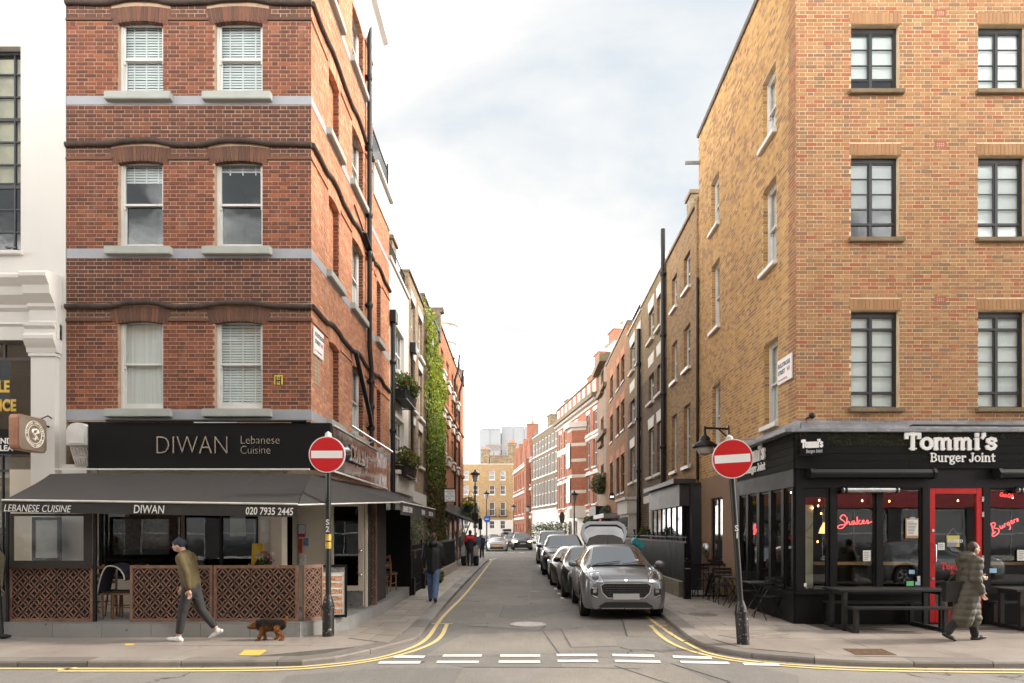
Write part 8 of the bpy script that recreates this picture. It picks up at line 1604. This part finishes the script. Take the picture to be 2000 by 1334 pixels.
# ---------------------------------------------------------------- people
def blob(name, caps, vox, mat, parent, quilt=None, smooth=6):
 mb = MB()
 for cp in caps:
  if len(cp) == 2: mb.ball(cp[0], cp[1], 14, 10)
  else:
   a, b, ra, rb = cp; a, b = Vector(a), Vector(b); n = max(2, int((b - a).length / .05)); mb.tube([a.lerp(b, k / n) for k in range(n + 1)], [ra + (rb - ra) * k / n for k in range(n + 1)], 12); mb.ball(a, ra, 12, 8); mb.ball(b, rb, 12, 8)
 me = mb.mesh(name); o = link(name, me); md = o.modifiers.new('r', 'REMESH'); md.mode = 'VOXEL'; md.voxel_size = vox; md.use_smooth_shade = True; s = o.modifiers.new('s', 'SMOOTH'); s.iterations = smooth; s.factor = .5
 o = evaluate(o, name, mat, parent); me = o.data
 me.polygons.foreach_set('use_smooth', [True] * len(me.polygons))
 ns = [v.normal.copy() for v in me.vertices]
 if quilt:
  for v, n in zip(me.vertices, ns): k = (v.co.z / quilt) % 1; v.co += n * (.014 * abs(math.sin(math.pi * k)) ** .7 - .006 + .008 * noise.noise(v.co * 14))
 else:
  for v, n in zip(me.vertices, ns): v.co += n * .006 * noise.noise(v.co * Vector((16, 16, 9)) if False else Vector((v.co.x * 16, v.co.y * 16, v.co.z * 9)))
 return o
def hand(w, d, side, s=1.0):
 """palm, four bent fingers of unequal length and a thumb, as limbs of the body surface; w = wrist, d = direction of the hand"""
 w, d = Vector(w), Vector(d).normalized(); f = Vector((1, 0, 0)); f = (f - d * f.dot(d)).normalized(); n = d.cross(f).normalized() * side; c = [(w, w + d * .05 * s, .024 * s, .03 * s), ((w + d * .06 * s), (.034 * s, .022 * s, .034 * s))]
 for k, (ln, o) in enumerate(((.07, .03), (.08, .011), (.075, -.010), (.06, -.028))): a = w + d * .085 * s + f * o * s; b = a + d * ln * .55 * s + n * .012 * s; e = b + d * ln * .4 * s + n * .028 * s; c += [(w + d * .06 * s + f * o * s, a, .012 * s, .0095 * s), (a, b, .0095 * s, .0085 * s), (b, e, .0085 * s, .0075 * s)]
 a = w + d * .03 * s + f * .03 * s; b = a + (d * .6 + f * .8).normalized() * .045 * s; return c + [(a, b, .012 * s, .010 * s), (b, b + d * .035 * s, .010 * s, .008 * s)]
SKIN = M('skin', (.48, .28, .20), .55, var=.1, scale=8, obj=True); BOOT = M('black leather', (.014, .013, .013), .4, obj=True); HAIRD = M('dark hair', (.025, .017, .012), .6, var=.4, scale=25, obj=True)
def person(lab, loc, rz, h, legs, arms, lean, top, trouser, shoe, hair, cap=None, coat=None, quilt=None, vox=.011, bare=False, hood=False, head_fwd=.0, jacket_len=.0, name='person'):
 """facing +x in local space; legs = ((thigh, knee), (thigh, knee)) degrees for left and right, arms alike (shoulder, elbow)"""
 t = thing(name, lab, 'person', loc, None, rz); s = h / 1.72; V3 = Vector
 th, sh, ft = .42 * s, .42 * s, .0
 dirv = lambda a: V3((math.sin(R(a)), 0, -math.cos(R(a))))
 J = {}; low = 9
 for k, sd in (('l', 1), ('r', -1)):
  a, kn = legs[0 if sd > 0 else 1]; hp = V3((0, .09 * s * sd, 0)); kne = hp + dirv(a) * th; an = kne + dirv(a - kn) * sh; fa = R(-(kn - a) * .75 if kn - a > 14 else (8 if a > 8 else 0)); toe = V3((math.cos(fa), 0, math.sin(fa)))
  J[k] = [hp, kne, an, toe]; low = min(low, an.z - .085 * s, (an + toe * .16 * s).z - .06 * s)
 hz = -low
 for k in 'lr': J[k] = [p + V3((0, 0, hz)) for p in J[k][:3]] + [J[k][3]]
 hip = V3((0, 0, hz)); up_ = V3((math.sin(R(lean)), 0, math.cos(R(lean)))); ch = hip + up_ * .36 * s; sho = hip + up_ * .50 * s; nk = hip + up_ * .56 * s + V3((head_fwd * .3, 0, 0)); hd = nk + V3((.03 + head_fwd, 0, .135)) * s
 A = {}
 for k, sd in (('l', 1), ('r', -1)):
  a, e = arms[0 if sd > 0 else 1]; s0 = sho + V3((0, .19 * s * sd, -.02 * s)); el = s0 + (dirv(a) + V3((0, .13 * sd, 0))).normalized() * .28 * s; wr = el + dirv(a + e) * .25 * s; A[k] = [s0, el, wr, dirv(a + e)]
 body = [(hip, ch, .10 * s, .10 * s), (ch, nk, .10 * s, .06 * s), (nk, hd, .055 * s, .06 * s), (hd, (.098 * s, .076 * s, .115 * s)), (hd + V3((.03, 0, -.045)) * s, (.062 * s, .052 * s, .065 * s)), (hd + V3((.098, 0, -.012)) * s, hd + V3((.108, 0, -.032)) * s, .010 * s, .014 * s), (hd + V3((.082, 0, -.068)) * s, (.014 * s, .024 * s, .010 * s)), (hd + V3((.085, 0, .025)) * s, (.016 * s, .05 * s, .012 * s))]
 for sd in (1, -1): body += [(hd + V3((-.005, .078 * sd, -.01)) * s, (.02 * s, .010 * s, .03 * s))]
 for k, sd in (('l', 1), ('r', -1)):
  p = J[k]; body += [(p[0], p[1], .085 * s, .055 * s), (p[1], p[2], .052 * s, .036 * s)]; q = A[k]; body += [(q[0], q[1], .055 * s, .042 * s), (q[1], q[2], .04 * s, .027 * s)] + hand(q[2], q[3], -sd, s)
 blob('body', body, vox if vox > .011 else .0085, SKIN, t, smooth=2)
 for sd in (1, -1): mb = MB(); mb.ball(hd + V3((.088, .032 * sd, .005)) * s, (.008 * s, .013 * s, .008 * s), 8, 6); mb_o = mb.mesh('eye'); mb_o.materials.append(SIGNBLK); link('eye', mb_o, t)
 tc = [(hip + up_ * (.02 - jacket_len) * s + V3((0, .075 * k, 0)) * s, ch + V3((0, .085 * k, 0)) * s, .118 * s, .125 * s) for k in (1, -1)] + [(hip + up_ * (.02 - jacket_len) * s, ch, .135 * s, .145 * s), (ch + V3((0, .07, 0)) * s, sho + V3((0, .12, 0)) * s, .12 * s, .095 * s), (ch - V3((0, .07, 0)) * s, sho - V3((0, .12, 0)) * s, .12 * s, .095 * s), (sho, nk - V3((0, 0, .01)), .12 * s, .08 * s)]
 if hood: tc += [(nk + V3((-.10, 0, .0)) * s, (.09 * s, .12 * s, .08 * s)), (nk + V3((-.03, 0, .03)) * s, (.10 * s, .11 * s, .07 * s))]
 for k in 'lr': q = A[k]; e_ = .022 if quilt else .004; tc += [(q[0], q[1], .082 * s + e_, .070 * s + e_), (q[1], q[2] - (q[2] - q[1]).normalized() * .02, .068 * s + e_, .050 * s + e_)]
 if coat: # long coat: skirt to below the knee, flaring
  for k in 'lr': p = J[k]; kn_ = p[1].lerp(p[0], .0); tc += [(p[0], kn_ + V3((0, 0, coat)), .17 * s, .175 * s)]
  tc += [(hip, hip + V3((0, 0, -.32 * s)), .19 * s, .20 * s)]
 blob('coat' if coat else 'jacket', tc, max(vox, .014), top, t, quilt)
 if trouser is not None:
  tr = [(hip + V3((0, 0, .02)), hip - V3((0, 0, .06)), .135 * s, .12 * s)]
  for k in 'lr': p = J[k]; e = p[2].lerp(p[1], .22 if bare else .03); tr += [(p[0], p[1], .105 * s, .08 * s), (p[1], e, .078 * s, .064 * s)]
  blob('trousers', tr, max(vox, .013), trouser, t)
 for k in 'lr':
  p = J[k]; an, toe = p[2], p[3]; dn = V3((toe.z, 0, -toe.x)); hl = an - toe * .05 * s + dn * .055 * s; cp = [(hl, an + toe * .10 * s + dn * .055 * s, .038 * s, .040 * s), (an + toe * .10 * s + dn * .055 * s, an + toe * .17 * s + dn * .062 * s, .038 * s, .028 * s), (an + dn * .02 * s, an + dn * .05 * s, .046 * s, .046 * s)]
  if not bare: cp += [(an + dn * .02 * s, an.lerp(p[1], .28), .050 * s, .056 * s)]
  blob('shoe', cp, max(vox, .011), shoe, t)
 if cap is not None: blob('cap', [(hd + V3((-.012, 0, .035)) * s, (.108 * s, .09 * s, .10 * s)), (hd + V3((.075, 0, .05)) * s, (.06 * s, .065 * s, .016 * s))], max(vox, .011), cap, t)
 if hair is not None: blob('hair', [(hd + V3((-.022, 0, .028)) * s, (.096 * s, .086 * s, .105 * s)), (hd + V3((-.05, 0, -.04)) * s, (.06 * s, .07 * s, .07 * s))], max(vox, .011), hair, t)
 return t, A, hd
OLIVE = M('olive jacket cloth', (.085, .062, .022), .8, var=.25, scale=7, obj=True, bmp=.3, bscale=40); CHAR = M('charcoal trouser cloth', (.028, .027, .028), .85, var=.3, scale=8, obj=True, bmp=.3); SNEAK = M('white sneaker leather', (.70, .69, .66), .5, var=.08, scale=9, obj=True, col2=(.1, .12, .11), thr=(.74, .78)); NAVYC = M('navy cap cloth', (.02, .024, .042), .85, obj=True)
PUFF = M('khaki puffer nylon', (.062, .055, .037), .6, var=.2, scale=6, obj=True); BLKC = M('black coat nylon', (.010, .010, .012), .6, var=.3, scale=6, obj=True); JEAN = M('blue denim', (.10, .17, .30), .85, var=.35, scale=7, obj=True, bmp=.3, bscale=60); HAIRB = M('brown hair', (.07, .035, .018), .6, var=.4, scale=25, obj=True); HAIRG = M('grey hair', (.30, .28, .26), .7, var=.3, scale=25, obj=True); REDJ = M('red jacket yoke', (.60, .02, .025), .7, obj=True)
man, arms_, hd_ = person('man in olive jacket, cropped dark trousers, navy cap and white sneakers walking left', (P(375, 0, 11.02).x, 11.0, PZ), R(180), 1.66, ((14, 5), (-17, 22)), ((-24, 14), (8, 22)), 10, OLIVE, CHAR, SNEAK, None, NAVYC, bare=True, head_fwd=.06)
wom, wa, wh_ = person('woman in long khaki puffer coat striding right past the red door', (P(1888, 0, 11.0).x, 11.0, PZ), R(0), 1.60, ((17, 6), (-20, 14)), ((20, 62), (-10, 34)), 5, PUFF, M('black leggings', (.012, .012, .012), .8, obj=True), BOOT, HAIRD, None, coat=-.10, quilt=.105, head_fwd=.03, bare=False, hood=True)
mb = MB(); c = Vector((-.22, -.22, .85)); mb.ball(c, (.17, .09, .22), 14, 10); me = mb.mesh('bag'); bag = thing('shoulder_bag', 'black bag hanging behind the woman in the khaki coat', 'bag', Vector(wom.location) + Vector((-.24, -.05, .80))); mb = MB(); mb.box(-.16, .16, -.06, .06, -.16, .16); me = mb.mesh('bag_body'); me.materials.append(BOOT); o = link('bag_body', me, bag); mb = MB(); mb.tube([(-.1, 0, .15), (.05, 0, .32), (.22, .02, .42)], .012, 6); me = mb.mesh('strap'); me.materials.append(BOOT); link('strap', me, bag)
person('man in black hooded coat and blue jeans walking away on the left pavement', (P(846, 0, 17.1).x, 17.1, PZ), R(88), 1.70, ((12, 6), (-10, 14)), ((-8, 20), (10, 25)), 3, BLKC, JEAN, BOOT, HAIRB, quilt=None, hood=True, jacket_len=.12, vox=.014)
rp, ra_, rh_ = person('man in red and black jacket pushing a cart on the left pavement', (P(918, 0, 34.6).x, 34.6, PZ), R(90), 1.80, ((10, 4), (-8, 10)), ((20, 30), (20, 30)), 4, BLKC, CHAR, BOOT, HAIRD, vox=.02, jacket_len=.1); blob('jacket_yoke', [((0, .12, 1.40), (0, -.12, 1.40), .135, .135), ((0, .19, 1.40), (0, .21, 1.26), .10, .095), ((0, -.19, 1.40), (0, -.21, 1.26), .10, .095)], .02, REDJ, rp)
cart = thing('hand_cart', 'dark hand cart with pale boxes on both sides pushed by the red jacket man', 'cart', (P(918, 0, 34.2).x, 35.2, PZ)); x = P(918, 0, 34.9).x
for sx in (-.32, .3): mb = MB(); mb.box(x + sx - .1, x + sx + .1, 34.5, 35.6, PZ + .5, PZ + 1.0); mb.build('box', M('pale grey bin', (.32, .31, .30), .6), cart, bevel=.02); mb = MB(); mb.box(x + sx - .12, x + sx + .12, 34.55, 35.7, PZ + .12, PZ + .48); mb.build('crate', BLK, cart); mb = MB(); mb.tube([(x + sx - .13, 35, PZ + .1), (x + sx + .13, 35, PZ + .1)], .1, 12); mb.build('wheel', TYRE, cart)
mb = MB(); mb.bar((x - .36, 34.9, PZ + 1.05), (x + .36, 34.9, PZ + 1.05), .03); mb.build('handle', STEEL, cart)
person('grey haired person partly hidden left of the red jacket man', (P(906, 0, 36.6).x, 36.6, PZ), R(90), 1.72, ((6, 2), (-6, 6)), ((4, 10), (-4, 10)), 2, M('grey coat', (.20, .20, .19), .8, obj=True), CHAR, BOOT, HAIRG, vox=.02); person('person in blue top partly hidden right of the red jacket man', (P(929, 0, 38).x, 38, PZ), R(-90), 1.68, ((6, 2), (-6, 6)), ((4, 10), (-4, 10)), 2, M('slate blue top', (.07, .10, .17), .8, obj=True), CHAR, BOOT, HAIRD, vox=.02); person('small figure in dark clothes with auburn hair far along the left pavement', (P(943, 0, 46).x, 44.9, PZ), R(-90), 1.52, ((8, 3), (-8, 8)), ((14, 40), (8, 30)), 2, M('dark blue coat', (.03, .035, .05), .8, obj=True), CHAR, BOOT, M('auburn hair', (.25, .09, .03), .6, obj=True), vox=.02)
person('fair haired person in olive cardigan cut off by the left edge of the photo', (P(-13, 0, 11.2).x, 11.1, PZ), R(0), 1.66, ((10, 4), (-10, 10)), ((-6, 8), (-12, 8)), 3, M('olive cardigan', (.16, .14, .09), .9, obj=True), BLKC, BOOT, M('fair hair', (.42, .25, .12), .6, obj=True), vox=.013)
# dog on its lead
dx = P(528, 0, 11.08).x; dog = thing('dog', 'small black and tan terrier trotting left on a lead before the lattice terrace', 'dog', (dx, 11.06, PZ), None, R(180)); TAN = M('tan fur', (.36, .15, .045), .85, var=.4, scale=30, obj=True, bmp=.6, bscale=120); BLKF = M('black fur', (.016, .015, .016), .85, var=.4, scale=30, obj=True, bmp=.6, bscale=120)
dc = [((-.12, 0, .20), (.10, 0, .20), .062, .075), ((.10, 0, .20), (.20, 0, .215), .07, .05), ((.20, 0, .215), (.235, 0, .225), (.052)) if 0 else ((.225, 0, .215), (.056, .048, .05)), ((.255, 0, .20), (.305, 0, .185), .032, .020), ((.21, .035, .245), (.20, .05, .265), .016, .008), ((.21, -.035, .245), (.20, -.05, .265), .016, .008)]
for x, y, fwd in ((.11, .045, .05), (.12, -.045, -.03), (-.12, .05, -.05), (-.10, -.05, .04)):
 if x > 0: dc += [((x, y, .17), (x + fwd * .2, y, .10), .032, .02), ((x + fwd * .2, y, .10), (x + fwd, y, .025), .018, .015), ((x + fwd, y, .015), (x + fwd + .025, y, .013), .016, .014)]
 else: dc += [((x, y, .18), (x + .03 + fwd * .3, y, .125), .045, .026), ((x + .03 + fwd * .3, y, .125), (x - .035 + fwd, y, .075), .022, .015), ((x - .035 + fwd, y, .075), (x - .02 + fwd, y, .02), .015, .014), ((x - .02 + fwd, y, .015), (x + .01 + fwd, y, .013), .016, .014)]
dc += [((-.17, 0, .23), (-.215, 0, .275), .02, .018), ((-.215, 0, .275), (-.24, 0, .335), .017, .012)]
bd = blob('body', dc, .008, TAN, dog, smooth=2); sd_ = blob('saddle', [((-.15, 0, .215), (.13, 0, .218), .066, .076), ((.13, 0, .218), (.19, 0, .235), .062, .046), ((-.16, 0, .225), (-.20, 0, .262), .024, .02)], .008, BLKF, dog, smooth=2)
def fur(o, n, ln, mat):
 V = []; Fs = []; me = o.data; vs = random.sample(range(len(me.vertices)), min(n, len(me.vertices)))
 for i in vs:
  v = me.vertices[i]; d = (v.normal * .55 + Vector((-.75, random.gauss(0, .25), -.35))).normalized() * ln * random.uniform(.6, 1.4); a = d.cross(v.normal).normalized() * .004; k = len(V); V += [v.co - a, v.co + a, v.co + d]; Fs.append((k, k + 1, k + 2))
 m = bpy.data.meshes.new('fur'); m.from_pydata(V, [], Fs); m.materials.append(mat); setp(link('fur', m, o), kind='stuff')
fur(bd, 4500, .026, leafmat('tan hair', [(.34, .15, .05), (.42, .20, .07), (.26, .11, .035)], .8)); fur(sd_, 3500, .028, leafmat('black hair', [(.02, .018, .017), (.03, .026, .022), (.05, .036, .024)], .8))
dog.scale = (1.12, 1.2, 1.15)
mb = MB(); mb.ball((.318, 0, .188), (.012, .012, .01), 8, 6); me = mb.mesh('nose'); me.materials.append(SIGNBLK); link('nose', me, dog)
for sy in (.025, -.025): mb = MB(); mb.ball((.268, sy, .222), .007, 6, 5); me = mb.mesh('eye'); me.materials.append(SIGNBLK); link('eye', me, dog)
t = thing('dog_lead', 'thin dark dog lead running from the hand of the walking man to the terrier', 'lead', (dx - .3, 11, .5)); hw = man.matrix_world if 0 else Matrix.Translation(man.location) @ Matrix.Rotation(R(180), 4, 'Z'); a = hw @ (arms_['l'][2] + arms_['l'][3] * .08); b = Vector((dx - .17, 11.06, PZ + .26)); mb = MB(); mb.tube(smooth_path([a, a.lerp(b, .5) - Vector((0, 0, .12)), b], 3), .005, 5); mb.build('strap', BOOT, t)
# pigeon on the white sill
c = P(18, 483, DL + .02); t = thing('pigeon', 'grey pigeon perched on the sill of the tall white building window', 'pigeon', c); blob('body', [((-.08, 0, 0), (.05, 0, .03), .035, .055), ((.05, 0, .04), (.09, 0, .10), .04, .025), ((.095, 0, .115), (.03, .025, .028)), ((-.09, 0, -.005), (-.17, 0, -.03), .03, .012)], .008, M('pigeon plumage', (.20, .20, .22), .7, var=.4, scale=20, obj=True), t); t.rotation_euler = (0, 0, R(160))
for s in (-.02, .02): mb = MB(); mb.tube([(0, s, -.03), (.01, s, -.10)], .006, 5); me = mb.mesh('leg'); me.materials.append(TERRA); link('leg', me, t)
FALL = leafmat('fallen autumn leaves', [(.34, .17, .04), (.26, .10, .03), (.40, .26, .07), (.18, .08, .03)]); q = []
for _ in range(260):
 p = random.choice(KR[4:12]).lerp(random.choice(KR[6:11]), random.random() * .4) if random.random() < .35 else Vector((3.0 + random.gauss(0, .12), random.uniform(12, 19))); q.append(Vector((p.x + random.gauss(-.08, .1), p.y + random.gauss(0, .15), .012)))
fl = leaves('fallen_leaves', q, .03, FALL, None, Vector((0, 0, 3))); fl['label'] = 'scattered small brown leaves along the right hand gutter'
